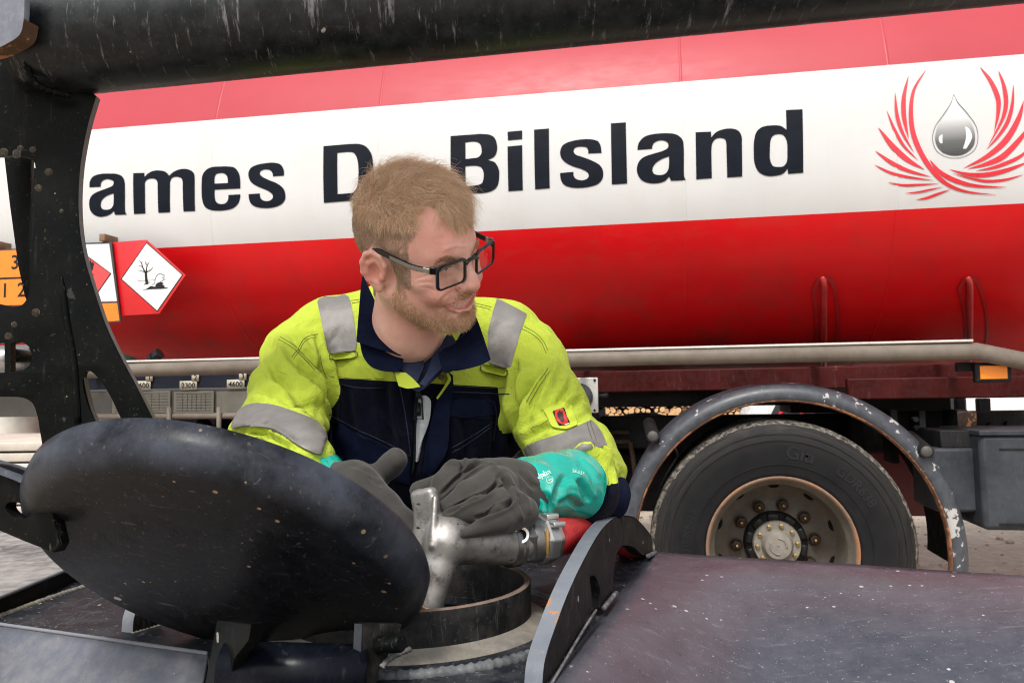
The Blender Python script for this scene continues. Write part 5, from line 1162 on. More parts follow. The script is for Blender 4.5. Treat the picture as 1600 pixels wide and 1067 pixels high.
# hair and beard outlines, read off the face and mirrored through the head's own plane
def inpoly(x, z, poly):
    ins = np.zeros(len(x), bool); n = len(poly)
    for i in range(n):
        x1, z1 = poly[i]; x2, z2 = poly[(i + 1) % n]
        c = ((z1 > z) != (z2 > z)); xi = (x2 - x1) * (z - z1) / (z2 - z1 + 1e-12) + x1; ins ^= c & (x < xi)
    return ins
hl_px = [(622, 446), (618, 420), (610, 402), (603, 394), (590, 390), (574, 395), (567, 410)]
front_px = [(642, 446), (641, 425), (637, 405), (636, 388), (641, 374), (650, 358), (647, 340), (652, 326), (664, 320), (678, 326), (690, 340), (702, 356), (712, 350), (722, 338)]
fr_ = [p for p in (px2h(*q) for q in front_px) if p is not None]; bk_ = [p for p in (px2h(*q) for q in hl_px) if p is not None]
print('front hairline', [tuple(round(float(c), 3) for c in p) for p in fr_]); print('ear line', [tuple(round(float(c), 3) for c in p) for p in bk_])
hair_poly = [(float(p[0]), float(p[2])) for p in fr_] + [(.15, float(fr_[-1][2]) + .002), (.15, .2), (-.16, .2), (-.16, -.06), (-.09, -.078), (-.050, -.060), (-.044, -.03), (-.038, .004), (-.030, .034), (-.008, .042), (.006, .036), (.013, .015), (.014, -.020)]
fid = Fq; cen = Vh[fid].mean(1); nor_ = np.cross(Vh[fid[:, 2]] - Vh[fid[:, 0]], Vh[fid[:, 3]] - Vh[fid[:, 1]]); ar = np.linalg.norm(nor_, axis=1) / 2; nor_ /= np.maximum(ar * 2, 1e-12)[:, None]
hairm = inpoly(cen[:, 0], cen[:, 2], hair_poly) & ~((np.abs(cen[:, 1]) > .078) & (cen[:, 2] < .045))
# beard: distance rules in head space
bx_, by_, bz_ = cen[:, 0] / np.where(cen[:, 0] > 0, .885, 1), np.abs(cen[:, 1]), cen[:, 2] / .86
beard_poly = [(.014, -.020), (.030, -.020), (.036, -.034), (.050, -.052), (.066, -.062), (.080, -.072), (.098, -.076), (.125, -.074), (.125, -.125), (.03, -.125), (.012, -.085), (.004, -.060)]
beardm = inpoly(bx_, bz_, beard_poly) & (bz_ > -.118)
mous = (bx_ > .090) & (bz_ < -.0320) & (bz_ > -.0425) & (by_ < .024)
soul = (bz_ < -.074) & (bz_ > -.082) & (by_ < .009) & (bx_ > .085)
around = (bx_ > .070) & (by_ > .028) & (by_ < .042) & (bz_ < -.060) & (bz_ > -.080)
beardw = np.where(beardm, 1., 0.) + np.where(mous, .8, 0) + np.where(soul | around, .5, 0)
stub = np.zeros(len(V)); cnt = np.zeros(len(V))
for i in range(4): np.add.at(stub, fid[:, i], np.minimum(beardw, 1)); np.add.at(cnt, fid[:, i], 1)
stub = stub / np.maximum(cnt, 1)
hs_ = np.zeros(len(V))
for i in range(4): np.add.at(hs_, fid[:, i], hairm.astype(float))
hs_ = hs_ / np.maximum(cnt, 1)
for _ in range(6):
    for A_ in (stub, hs_):
        S = np.zeros(len(V)); C_ = np.zeros(len(V))
        for i in range(4): np.add.at(S, fid[:, i], A_[fid[:, (i+1) % 4]]); np.add.at(C_, fid[:, i], 1)
        A_[:] = .5 * A_ + .5 * S / np.maximum(C_, 1)
attr(body, 'stubble', np.maximum(stub * .45, hs_ * .75))
def hair_mat(name, c1, c2, c3):
    m = Mt(name); hi = m.n('HairInfo'); c = m.mix(hi.outputs['Random'], c1, c2); c = m.mix(m.math('GREATER_THAN', hi.outputs['Random'], .80), c, c3); c = m.mix(m.rng(m.noise(75, 3, .6), .38, .62, .55, 0), c, c1); m.col(c); m.set(roughness=.42, specular_ior_level=.45, sheen_weight=.2); return m.m
def strands(name, pos, dirs, lens, nrm, mat, npt=6, rad=.00022, curl=.3, grav=(0, 0, -1), clump=None, lay=.0, seed=1, off=.0006):
    """pos/dirs in head space; grows curves that stay outside the skin"""
    rg = np.random.RandomState(seed); n = len(pos); Pts = np.zeros((n, npt, 3)); p = pos.copy(); d = dirs.copy(); Pts[:, 0] = p
    g = np.array(grav, float)
    for k in range(1, npt):
        step = (lens / (npt - 1))[:, None]
        d = d + rg.randn(n, 3) * curl * .15 + g * lay * .2 - nrm * .06 * lay * k; d /= np.linalg.norm(d, axis=1)[:, None]
        p = p + d * step; q__ = p.copy(); q__[:, 0] = np.where(q__[:, 0] > 0, q__[:, 0] / .885, q__[:, 0]); q__[:, 2] = np.where(q__[:, 2] < 0, q__[:, 2] / .86, q__[:, 2]); dd_ = trisamp(hd, np.clip(q__, hd.lo + .003, hd.lo + (hd.n - 3) * hd.h)); p = p + nrm * np.maximum(0, off - dd_)[:, None]; Pts[:, k] = p
    Wp = h2w(Pts.reshape(-1, 3)); Wp = Lm(Wp)
    hc = bpy.data.hair_curves.new(name); hc.add_curves([npt] * n); hc.position_data.foreach_set('vector', Wp.astype(np.float32).ravel())
    ra = np.tile(np.linspace(1, .25, npt), n) * np.repeat(rad * (.7 + .6 * rg.rand(n)), npt)
    a_ = hc.attributes.get('radius') or hc.attributes.new('radius', 'FLOAT', 'POINT'); a_.data.foreach_set('value', ra.astype(np.float32))
    return link(bpy.data.objects.new(name, hc), man, mat)
def sample(mask_w, n, seed):
    rg = np.random.RandomState(seed); w_ = mask_w * ar; w_ /= w_.sum(); idx = rg.choice(len(w_), n, p=w_); u, v = rg.rand(n, 1), rg.rand(n, 1); q = Vh[fid[idx]]
    p = q[:, 0] * (1-u) * (1-v) + q[:, 1] * u * (1-v) + q[:, 2] * u * v + q[:, 3] * (1-u) * v
    return p, nor_[idx]
p_, n_ = sample(hairm.astype(float), 42000, 3)
top = np.clip((p_[:, 2] - .062 - .2 * np.maximum(0, -p_[:, 0] - .02)) / .045, 0, 1); rg = np.random.RandomState(4)
cl = np.stack([vnoise(p_, 95, 1), vnoise(p_, 95, 2), vnoise(p_, 95, 3)], 1); cl2 = np.stack([vnoise(p_, 260, 4), vnoise(p_, 260, 5), vnoise(p_, 260, 6)], 1)
flow_top = np.stack([np.full(len(p_), .95), .35 + 0 * p_[:, 1], np.full(len(p_), -.05)], 1); flow_top[:, 1] -= np.sign(p_[:, 1]) * .15
flow_side = np.stack([-.25 + 1.2 * np.clip(p_[:, 0] / .08, -1, .6), 0 * p_[:, 1], np.full(len(p_), -1.)], 1)
fl = flow_top * top[:, None] + flow_side * (1 - top)[:, None]; fl += cl * (.85 * top + .22)[:, None] + cl2 * .38
fl -= n_ * (fl * n_).sum(1)[:, None]; fl /= np.linalg.norm(fl, axis=1)[:, None] + 1e-9
lift = (.42 * top + .22) + .15 * rg.rand(len(p_)); p_ = p_ + n_ * (rg.rand(len(p_)) * .011 * top ** .7)[:, None]; dr = fl + n_ * lift[:, None]; dr /= np.linalg.norm(dr, axis=1)[:, None]
ln_h = (.009 + .034 * top ** .8) * (.65 + .55 * rg.rand(len(p_))); ln_h *= np.where((p_[:, 0] > .005) & (np.abs(p_[:, 1]) > .036) & (p_[:, 2] > .05), .55, 1.)
hm1 = hair_mat('hair_blond', (.44, .29, .165), (.66, .48, .30), (.82, .68, .50))
mk = top > .30
strands('hair', (p_ - n_ * .001)[mk], dr[mk], ln_h[mk], n_[mk], hair_mat('hair_top', (.60, .385, .225), (.86, .63, .42), (.96, .82, .64)), 7, .00018, 1.0, (.1, 0, -.5), lay=.8)
strands('side_hair', (p_ - n_ * .001)[~mk], dr[~mk], ln_h[~mk], n_[~mk], hair_mat('hair_side', (.36, .235, .155), (.58, .42, .30), (.74, .60, .47)), 6, .00017, .8, (.0, 0, -.5), lay=.8, seed=7)
p_, n_ = sample(beardw, 8500, 5)
fd = np.stack([.55 + 0 * p_[:, 0], -.15 * np.sign(p_[:, 1]), -.9 + 0 * p_[:, 0]], 1) + .5 * np.random.RandomState(8).randn(len(p_), 3); fd -= n_ * (fd * n_).sum(1)[:, None]; fd /= np.linalg.norm(fd, axis=1)[:, None]
chinw = np.clip((p_[:, 0] - .05) / .04, 0, 1); dr = fd * .8 + n_ * .75; dr /= np.linalg.norm(dr, axis=1)[:, None]
strands('beard', p_, dr, (.0052 + .0050 * chinw) * (.6 + .7 * np.random.RandomState(9).rand(len(p_))), n_, hair_mat('hair_beard', (.48, .25, .11), (.80, .54, .30), (.95, .86, .72)), 4, .00017, .9, seed=3)
ebm = (np.abs(cen[:, 1]) > .012) & (np.abs(cen[:, 1]) < .050) & (np.abs(cen[:, 2] - (.036 - 2.5 * (np.abs(cen[:, 1]) - .032) ** 2 * 20)) < .0045) & (cen[:, 0] > .06)
p_, n_ = sample(ebm.astype(float), 900, 6); dr = np.stack([-.2 + 0 * p_[:, 0], np.sign(p_[:, 1]) * .9, .25 + 0 * p_[:, 0]], 1) + n_ * .4; dr /= np.linalg.norm(dr, axis=1)[:, None]
strands('eyebrows', p_, dr, .007 * (.6 + .6 * np.random.RandomState(2).rand(len(p_))), n_, hair_mat('hair_brow', (.38, .22, .11), (.5, .33, .18), (.5, .33, .18)), 4, .00016, .5, seed=5)
# eyes and teeth
def hmesh(name, mb, mat, par=None, **k):
    V_ = h2w(zwarp(np.array([tuple(v) for v in mb.v]))); return mesh(name, Lm(V_), mb.f, mat, par or man, **k)
eyem = Mt('eye_white'); eyem.col(eyem.mix(eyem.noise(100), (.62, .58, .55), (.70, .66, .62))); eyem.set(roughness=.12, coat_weight=.5)
irism = plain('iris_blue', (.08, .13, .17), .1, coat=.6); pup = plain('pupil', (.004, .004, .004), .1)
gz = Vector((.93, .30, -.12)).normalized()
for s in (-1, 1):
    c = Vector((.0785, s * .032, .0178)); b = MB(); b.lathe([(.0128 * math.sin(R(t)), .0128 * math.cos(R(t))) for t in range(0, 181, 12)], c, gz, 24); hmesh('eyeball', b, eyem.m)
    b = MB(); b.lathe([(.0130 * math.sin(R(t)), .0130 * math.cos(R(t))) for t in range(0, 28, 4)], c, gz, 20); hmesh('iris', b, irism)
    b = MB(); b.lathe([(.0132 * math.sin(R(t)), .0132 * math.cos(R(t))) for t in range(0, 13, 4)], c, gz, 16); hmesh('pupil', b, pup)
lash = plain('lash_brown', (.03, .015, .01), .6)
for s in (-1, 1):
    b = MB(); b.tube(spline3([(.0915, s * .0195, .0175), (.0950, s * .027, .0202), (.0940, s * .036, .0205), (.0880, s * .0455, .0170)], 5), .0008, 6); hmesh('eyelashes', b, lash)
    b = MB(); b.tube(spline3([(.0900, s * .020, .0270), (.0925, s * .031, .0285), (.0850, s * .046, .0255)], 5), .0005, 6); hmesh('lid_crease', b, plain('crease_skin', (.30, .13, .09), .7))
tooth = plain('tooth', (.86, .80, .66), .25, coat=.3)
opx = np.array(op_l)
for i in range(-5, 6):
    a = i * .0056 + .0002; xx = float(np.interp(a, opx[:, 1], opx[:, 0])) - .0062; zc_ = float(np.interp(a, opx[:, 1], opx[:, 2])) + .0026; b = MB(); b.box((xx, a, zc_), (.005, .0053, .0072 - abs(i) * .0003), Matrix.Rotation(-a * 16, 3, 'Z')); hmesh('tooth', b, tooth, bevel=.0011)
b = MB(); b.box((.082, 0, -.056), (.012, .045, .018)); hmesh('mouth_inside', b, plain('mouth_dark', (.05, .012, .01), .5))
# -------------------------------------------------- glasses
gl = empty('eyeglasses', (0, 0, 0), 0, parent=man)
black_ac = plain('black_acetate', (.008, .008, .009), .22, coat=.5, var=.2)
tilt = -.10
def GP(y, z):      # front plane of the glasses, slightly wrapped
    return np.array((.1165 - 2.3 * y * y, y, z))
def rrect(cy, cz, w_, h_, r_, n=7, skew=.0):
    o = []
    for (sx, sz, a0) in ((1, 1, 0), (-1, 1, 90), (-1, -1, 180), (1, -1, 270)):
        for i in range(n): a = R(a0 + 90 * i / (n - 1)); zz = sz * (h_/2 - r_) + r_ * math.sin(a); o.append((cy + (sx * (w_/2 - r_) + r_ * math.cos(a)) * (1 + skew * zz), cz + zz))
    return o
lensm = Mt('spectacle_glass'); lensm.t.nodes.remove(lensm.p); g1 = lensm.n('BsdfTransparent'); g2 = lensm.n('BsdfGlossy'); g2.inputs['Roughness'].default_value = .02; mx = lensm.n('MixShader'); fr2 = lensm.n('Value'); fr2.outputs[0].default_value = .07
g1.inputs[0].default_value = (.93, .95, .94, 1); lensm.l(fr2.outputs[0], mx.inputs[0]); lensm.l(g1.outputs[0], mx.inputs[1]); lensm.l(g2.outputs[0], mx.inputs[2]); lensm.l(mx.outputs[0], lensm.o.inputs[0])
for s in (-1, 1):
    oc = rrect(s * .0392, .0165, .0550, .0390, .008); ic = rrect(s * .0392, .0155, .0475, .0325, .0065)
    n = len(oc); V_ = [GP(y, z) for y, z in oc] + [GP(y, z) for y, z in ic]; V_ += [v - np.array((.0042, 0, 0)) for v in V_]
    Fc = []
    for i in range(n):
        j = (i + 1) % n; Fc += [(i, j, j + n, i + n), (i + 2*n, i + 3*n, j + 3*n, j + 2*n), (i, i + 2*n, j + 2*n, j), (i + n, j + n, j + 3*n, i + 3*n)]
    b = MB(); b.add([tuple(v) for v in V_], Fc); hmesh('rim', b, black_ac, gl, angle=40, bevel=.0006)
    b = MB(); V_ = [tuple(GP(y, z) - np.array((.002, 0, 0))) for y, z in ic]; b.add(V_ + [tuple(GP(s * .0392, .0155) - np.array((.0012, 0, 0)))], [(i, (i+1) % n, n) for i in range(n)]); hmesh('lens', b, lensm.m, gl)
    # end piece, hinge and temple arm
    b = MB(); b.box((.0985, s * .0665, .0290), (.012, .0055, .0110), Matrix.Rotation(s * -.5, 3, 'Z')); hmesh('end_piece', b, black_ac, gl, bevel=.0012)
    b = MB(); b.box((.0885, s * .0710, .0282), (.012, .0034, .0085), Matrix.Rotation(s * -.18, 3, 'Z')); hmesh('metal_inlay', b, plain('hinge_silver', (.55, .52, .46), .3, .6), gl, bevel=.0006)
    pts = [(.094, s * .0700, .0285), (.060, s * .0755, .0290), (.020, s * .0790, .0345), (-.004, s * .0815, .0385), (-.018, s * .0830, .0330), (-.030, s * .082, .012)]
    for nm_, off_, hh, mt_ in (('temple_arm', 0, .0040, black_ac), ('temple_inlay', .0013, .0027, plain('temple_grey', (.22, .20, .17), .35))):
        V_ = []; pp_ = spline3(pts if nm_ == 'temple_arm' else pts[:3], 5)
        for p in pp_:
            for dz, dy in ((-hh, -.0011), (hh, -.0011), (hh, .0011), (-hh, .0011)): V_.append((p.x, p.y + s * off_ + dy, p.z + dz))
        b = MB(); b.add(V_, [(4*i+k, 4*i+(k+1) % 4, 4*i+4+(k+1) % 4, 4*i+4+k) for i in range(len(pp_)-1) for k in range(4)] + [(0, 1, 2, 3), tuple(4*(len(pp_)-1)+k for k in range(4))]); hmesh(nm_, b, mt_, gl, angle=40)
b = MB(); b.tube(spline3([GP(-.0135, .0250), GP(-.007, .0290), GP(.007, .0290), GP(.0135, .0250)], 4), .0030, 10); hmesh('bridge', b, black_ac, gl)

# -------------------------------------------------- jacket
S1, S2 = W(468, 545, 1.43), W(832, 550, 1.43); E1, E2 = W(434, 684, 1.255), W(906, 735, 1.245); W1_, W2_ = W(478, 722, 1.11), W(868, 768, 1.12)
NB = W(648, 540, 1.42); CH = W(652, 660, 1.43); HIP = np.array((-.12, 1.80, .93))
jl = np.array((-.56, 1.02, .70)); jh = np.array((.38, 2.05, 1.46))
def torso_prims(v):
    v.ell(CH, (.185, .125, .155), k=.03); v.ell(W(652, 580, 1.44), (.175, .105, .095), k=.04)
    v.cap(W(560, 640, 1.45), HIP + [-.05, 0, 0], .115, .125, k=.05); v.cap(W(750, 640, 1.45), HIP + [.05, 0, 0], .115, .125, k=.05)
    v.cap(NB, W(520, 530, 1.44), .078, .070, k=.03); v.cap(NB, W(785, 532, 1.44), .078, .070, k=.03)
    v.cap(W(620, 480, 1.41), W(648, 560, 1.43), .055, .075, k=.03)
    v.cap(W(588, 506, 1.44), W(520, 522, 1.44), .062, .062, k=.02); v.cap(W(712, 516, 1.44), W(785, 530, 1.44), .060, .062, k=.02)
def arm_prims(v, k=.02):
    v.chain([W(510, 545, 1.43), W(478, 562, 1.41), W(456, 615, 1.335), E1], [.070, .068, .066, .066], k=k); v.chain([E1, W(446, 705, 1.17), W1_], [.066, .054, .042], k=k)
    v.chain([W(785, 552, 1.43), W(818, 568, 1.41), W(855, 640, 1.325), E2], [.070, .067, .062, .061], k=k); v.chain([E2, W(905, 768, 1.17), W2_], [.064, .050, .040], k=k)
jk = Vol(jl, jh, .0042); torso_prims(jk); arm_prims(jk, .022)
# hollow the neck opening
jk.cap(W(640, 470, 1.30), W(652, 560, 1.335), .050, .034, k=.01, op='s')
V, Fq = jk.polygonise(); V = relax(V, Fq, 3, .5)
def dsamp(vol, V):
    i = np.clip(np.round((V - vol.lo) / vol.h).astype(int), 0, np.array(vol.D.shape) - 1); return vol.D[i[:, 0], i[:, 1], i[:, 2]]
ta_ = Vol(jl, jh, .0084); torso_prims(ta_); aa_ = Vol(jl, jh, .0084); arm_prims(aa_)
arm_vs = trisamp(ta_, V) - trisamp(aa_, V)            # > 0 on the arm
N = vnormals(V, Fq)
armw = np.clip(arm_vs / .03 + .5, 0, 1)
# broad cloth folds: ripple across the sleeves near elbow, softer on the body
ripple = vnoise(V * np.array((1, .6, 1.7)), 38, 21) * .0032 + vnoise(V, 85, 22) * .0011
ani = V * np.array((1.1, .6, 1.5))
cr1 = np.exp(-(vnoise(ani, 19, 41) / .16) ** 2); cr2 = np.exp(-(vnoise(ani[:, [1, 2, 0]], 27, 42) / .14) ** 2); patch_ = np.clip(vnoise(V, 14, 43) * .9 + .45, 0, 1); patch2 = np.clip(vnoise(V, 14, 44) * .9 + .4, 0, 1)
ripple = ripple * .8 - cr1 * patch_ * .0018 - cr2 * patch2 * .0012
V = V + N * (ripple * (.40 + .75 * armw))[:, None]; N = vnormals(V, Fq)
JS = [  # sleeve on the left of the picture
 ([(500, 556), (507, 585), (514, 610), (522, 650), (518, 690)], 7, -.010, 'w'), ([(452, 520), (470, 545), (488, 568), (505, 592)], 5, -.0045, 'w'), ([(440, 520), (438, 545), (450, 580), (480, 612), (508, 650)], 7, .006), ([(455, 560), (478, 590), (505, 628)], 5, -.006, 'w'),
 ([(418, 556), (440, 600), (470, 625), (500, 655)], 6, -.0055, 'w'), ([(400, 610), (430, 622), (465, 632), (490, 642)], 7, -.006, 'w'), ([(390, 624), (420, 628), (450, 638)], 5, .004),
 ([(372, 676), (410, 678), (440, 694), (462, 704)], 4, -.0055, 'w'), ([(380, 688), (412, 690), (440, 704)], 3.2, -.0045, 'w'), ([(368, 666), (400, 668), (436, 680), (466, 698)], 3, .004), ([(392, 700), (420, 702), (450, 712)], 3.2, -.0045, 'w'),
 ([(463, 478), (470, 500), (466, 520)], 3, -.002, 'w'), ([(492, 520), (500, 545), (506, 575)], 4, -.004, 'w'),
 # sleeve on the right
 ([(845, 575), (822, 612), (806, 650), (795, 700)], 7, -.010, 'w'), ([(858, 582), (838, 618), (822, 655)], 4.5, -.0055, 'w'), ([(872, 560), (858, 600), (842, 640)], 6, .005), ([(805, 560), (806, 600), (800, 640)], 5, -.006, 'w'),
 ([(896, 590), (884, 612), (866, 640)], 5, -.005, 'w'), ([(912, 622), (895, 632), (880, 640)], 5, -.004, 'w'), ([(820, 690), (842, 672), (862, 664)], 5, -.0045, 'w'), ([(925, 640), (905, 655), (870, 668)], 4, -.003, 'w'),
 ([(884, 704), (915, 712), (945, 724), (968, 742)], 4, .0075), ([(890, 716), (922, 722), (950, 738)], 3.6, -.006, 'w'), ([(900, 706), (935, 704), (960, 722)], 4, -.0045, 'w'), ([(950, 730), (955, 755), (945, 775)], 4, -.004, 'w'),
 # body
 ([(600, 585), (604, 640), (615, 700)], 8, -.005, 'w'), ([(540, 600), (545, 650), (560, 700)], 9, -.004, 'w'), ([(720, 640), (730, 690), (728, 720)], 8, -.005, 'w'), ([(655, 600), (650, 660), (648, 740)], 6, -.005, 'w'), ([(770, 610), (776, 660), (770, 720)], 8, -.005, 'w'), ([(560, 560), (585, 582), (600, 600)], 5, -.003, 'w'), ([(580, 640), (610, 665), (640, 690)], 6, .003)]
JS = [(a_[0], a_[1], a_[2] * 2.0, *a_[3:]) for a_ in JS]; V = brush(V, N, JS); V = relax(V, Fq, 1, .2); N = vnormals(V, Fq)
ya, yb = P(513, 590, 1.33).z, P(800, 606, 1.33).z; xa, xb = P(513, 590, 1.33).x, P(800, 606, 1.33).x
pp = proj(V)
line = 590 + (pp[:, 0] - 513) * (606 - 590) / (800 - 513)
hiv = np.maximum((line - pp[:, 1]) / 100., arm_vs * 6)          # above the chest seam, or sleeve
zl = (ya + yb) / 2 + (V[:, 0] - (xa+xb)/2) * (yb - ya) / (xb - xa)
hiv = np.where(V[:, 1] > 1.40, np.maximum((V[:, 2] - zl) * 10 + (V[:, 1] - 1.4) * 0, arm_vs * 6), hiv)
# sleeve ends turn navy (cuff end on the right sleeve underside)
d1 = np.linalg.norm(V - W(958, 792, 1.22), axis=1); hiv = np.where((arm_vs > 0) & (pp[:, 1] > 752 + (975 - pp[:, 0]) * .18) & (pp[:, 0] > 880), -1, hiv)
hv = Mt('jacket_cloth'); at = hv.n('Attribute'); at.attribute_name = 'hivis'; sel = hv.math('GREATER_THAN', at.outputs['Fac'], 0.)
n1 = hv.noise(24, 5, .65); n2 = hv.noise(900, 2, .5); n3 = hv.noise(6, 4, .6)
wv1 = hv.n('TexWave'); wv1.inputs['Scale'].default_value = 420; wv1.bands_direction = 'DIAGONAL'; wv1.inputs['Distortion'].default_value = .4; hv.l(hv.tc.outputs['Object'], wv1.inputs[0])
yel = hv.mix(hv.rng(n1, .3, .7), (.42, .515, .048), (.49, .59, .066)); yel = hv.mix(hv.rng(n3, .5, .8, 0, .35), yel, (.42, .50, .06)); nav = hv.mix(hv.rng(n1, .3, .7), (.0014, .0020, .0070), (.0040, .0050, .015))
hv.col(hv.mix(sel, nav, yel)); hv.set(roughness=.85, specular_ior_level=.06, sheen_weight=.04, sheen_roughness=.6); b_ = hv.bump(wv1.outputs['Fac'], .22, .0005); b_ = hv.bump(n2, .2, .0004, b_); b_ = hv.bump(hv.noise(60, 6, .7, dist=1.2), .5, .003, b_); hv.bump(hv.noise(17, 4, .6, dist=2.), .5, .010, b_)
jacket = npmesh('jacket', Lm(V), Fq, hv.m, man); attr(jacket, 'hivis', hiv)
jb = BVHTree.FromPolygons([tuple(p) for p in V], [tuple(map(int, f)) for f in Fq])

# -------------------------------------------------- panels that lie on a surface, or hang free
def panel(name, outline, mat, par, bvh=None, off=.0015, ctrl=None, step=3.2, th=.0012, Yd=1.3, smooth=True, jitter=0, **k):
    ol = outline; pts = list(ol); n = len(pts)
    lo = np.min(pts, 0); hi = np.max(pts, 0); xs_ = np.arange(lo[0] + step/2, hi[0], step); ys_ = np.arange(lo[1] + step/2, hi[1], step)
    gx, gy = np.meshgrid(xs_, ys_); gx = gx.ravel(); gy = gy.ravel(); ins = inpoly(gx, gy, [(p[0], p[1]) for p in pts])
    ed = seg_dist(np.stack([gx, gy], 1), [np.array(p[:2]) for p in pts + [pts[0]]])[0]; ok = ins & (ed > step * .45)
    allp = [Vector((p[0], p[1])) for p in pts] + [Vector((x, y)) for x, y in zip(gx[ok], gy[ok])]
    r = delaunay_2d_cdt(allp, [(i, (i+1) % n) for i in range(n)], [], 1, 1e-4); v2, fc = r[0], r[2]
    V_ = []; NN = []
    if ctrl is not None:
        cp_ = np.array([c[:2] for c in ctrl], float); cy = np.array([c[2] for c in ctrl], float); K = np.linalg.norm(cp_[:, None] - cp_[None], axis=2) / 100; nn_ = len(cp_)
        A_ = np.zeros((nn_+3, nn_+3)); A_[:nn_, :nn_] = K; A_[:nn_, nn_:] = np.c_[np.ones(nn_), cp_/100]; A_[nn_:, :nn_] = A_[:nn_, nn_:].T; w_ = np.linalg.lstsq(A_, np.r_[cy, 0, 0, 0], rcond=None)[0]
        for p in v2:
            kk = np.linalg.norm(cp_ - np.array(p), axis=1) / 100; Y_ = kk @ w_[:nn_] + w_[nn_:] @ np.array((1, p[0]/100, p[1]/100)); V_.append(np.array(P(p[0], p[1], Y_)))
        vd_ = np.array(ray(*np.mean(pts, 0)[:2]).normalized()); NN = [-vd_] * len(V_)
    else:
        for p in v2:
            d = ray(p[0], p[1]).normalized(); h = bvh.ray_cast(CAM, d)
            if h[0] is None: q_ = P(p[0], p[1], Yd); h = bvh.find_nearest(q_)
            V_.append(np.array(h[0])); NN.append(np.array(h[1]) if h[1].dot(d) < 0 else -np.array(h[1]))
        NN = np.array(NN)
        # average normals over neighbours so the panel is smooth
        nb = [[] for _ in v2]
        for f in fc:
            for i in range(len(f)): nb[f[i]].append(f[(i+1) % len(f)]); nb[f[(i+1) % len(f)]].append(f[i])
        for _ in range(3): NN = np.array([(NN[i] + sum(NN[j] for j in nb[i])) / (1 + len(nb[i])) for i in range(len(NN))])
        NN /= np.linalg.norm(NN, axis=1)[:, None] + 1e-9
        V_ = np.array(V_); S_ = np.array([(V_[i] + sum(V_[j] for j in nb[i])) / (1 + len(nb[i])) for i in range(len(V_))]); V_ = V_ * .6 + S_ * .4
    V_ = np.array(V_); NN = np.array(NN); top_ = V_ + NN * off; bot = V_ + NN * (off - th); m_ = len(V_)
    # boundary edges for the rim
    from collections import Counter
    ec = Counter(); eo = {}
    for f in fc:
        for i in range(len(f)): e_ = (f[i], f[(i+1) % len(f)]); kk = tuple(sorted(e_)); ec[kk] += 1; eo[kk] = e_
    Fs = [tuple(f) for f in fc] + [tuple(i + m_ for i in f[::-1]) for f in fc] + [(eo[e_][1], eo[e_][0], eo[e_][0] + m_, eo[e_][1] + m_) for e_, c_ in ec.items() if c_ == 1]
    return mesh(name, Lm(np.concatenate([top_, bot])), Fs, mat, par, smooth=smooth, angle=55, **k)
def seam(name, pts, mat, par, bvh, r=.0006, off=.0006, dash=None):
    c = spline(pts, 6, closed=False) if len(pts) > 2 else [tuple(np.array(pts[0]) * (1-t) + np.array(pts[1]) * t) for t in np.linspace(0, 1, 8)]
    o = []
    for p in c:
        d = ray(p[0], p[1]).normalized(); h = bvh.ray_cast(CAM, d)
        if h[0] is None: continue
        nn_ = h[1] if h[1].dot(d) < 0 else -h[1]; o.append(Vector(Lm(np.array(h[0] + nn_ * off))))
    if len(o) < 3: return
    return MB().tube(o, r, 6).build(name, mat, par)
tape = Mt('grey_tape'); n1 = tape.noise(30, 6, .7); n2 = tape.noise(900, 2); wv2 = tape.n('TexWave'); wv2.inputs['Scale'].default_value = 260; tape.l(tape.tc.outputs['Object'], wv2.inputs[0])
tape.col(tape.mix(tape.rng(n1, .35, .75), (.215, .203, .192), (.15, .14, .132))); tape.set(roughness=.5, metallic=.15); b_ = tape.bump(wv2.outputs['Fac'], .12, .0004); tape.bump(tape.noise(45, 6, .7), .5, .0025, b_); tape = tape.m
navp = Mt('navy_cloth'); n1 = navp.noise(30, 5, .65); navp.col(navp.mix(navp.rng(n1, .3, .7), (.0035, .0055, .018), (.009, .013, .034))); navp.set(roughness=.85, specular_ior_level=.06, sheen_weight=.0); wv3 = navp.n('TexWave'); wv3.inputs['Scale'].default_value = 420; navp.l(navp.tc.outputs['Object'], wv3.inputs[0]); b_ = navp.bump(wv3.outputs['Fac'], .25, .0005); navp.bump(navp.noise(60, 5, .6), .5, .002, b_); navp = navp.m
stitch = plain('dark_stitch', (.06, .075, .015), .8); stitch2 = plain('navy_stitch', (.010, .015, .034), .8)
yelp = Mt('yellow_cloth'); n1 = yelp.noise(40, 5); yelp.col(yelp.mix(n1, (.43, .53, .05), (.51, .60, .07))); yelp.set(roughness=.85, specular_ior_level=.15); yelp.bump(yelp.noise(70, 5, .65), .4, .002); yelp = yelp.m
tl = spline([(493,461,1),(514,450),(537,446,1),(548,470),(555,505),(560,549,1),(512,555,1),(504,515),(498,485)], 4)
panel('reflective_tape', tl, tape, jacket, jb, .0016, Yd=1.44)
tr_ = spline([(776,466,1),(800,478),(824,491,1),(814,520),(804,555),(797,579,1),(760,567,1),(762,535),(762,518),(768,492)], 4); panel('reflective_tape', tr_, tape, jacket, jb, .0016, Yd=1.44)
al_ = spline([(367,650,1),(390,634),(420,633),(456,645),(494,662),(511,684,1),(500,714,1),(467,700),(430,676),(392,667),(363,672,1)], 4); panel('reflective_tape', al_, tape, jacket, jb, .0050, th=.004)
ar_ = spline([(798,713,1),(831,691),(877,677),(924,655,1),(940,676),(949,697,1),(916,704),(882,715),(841,718),(806,724,1)], 4); panel('reflective_tape', ar_, tape, jacket, jb, .0018)
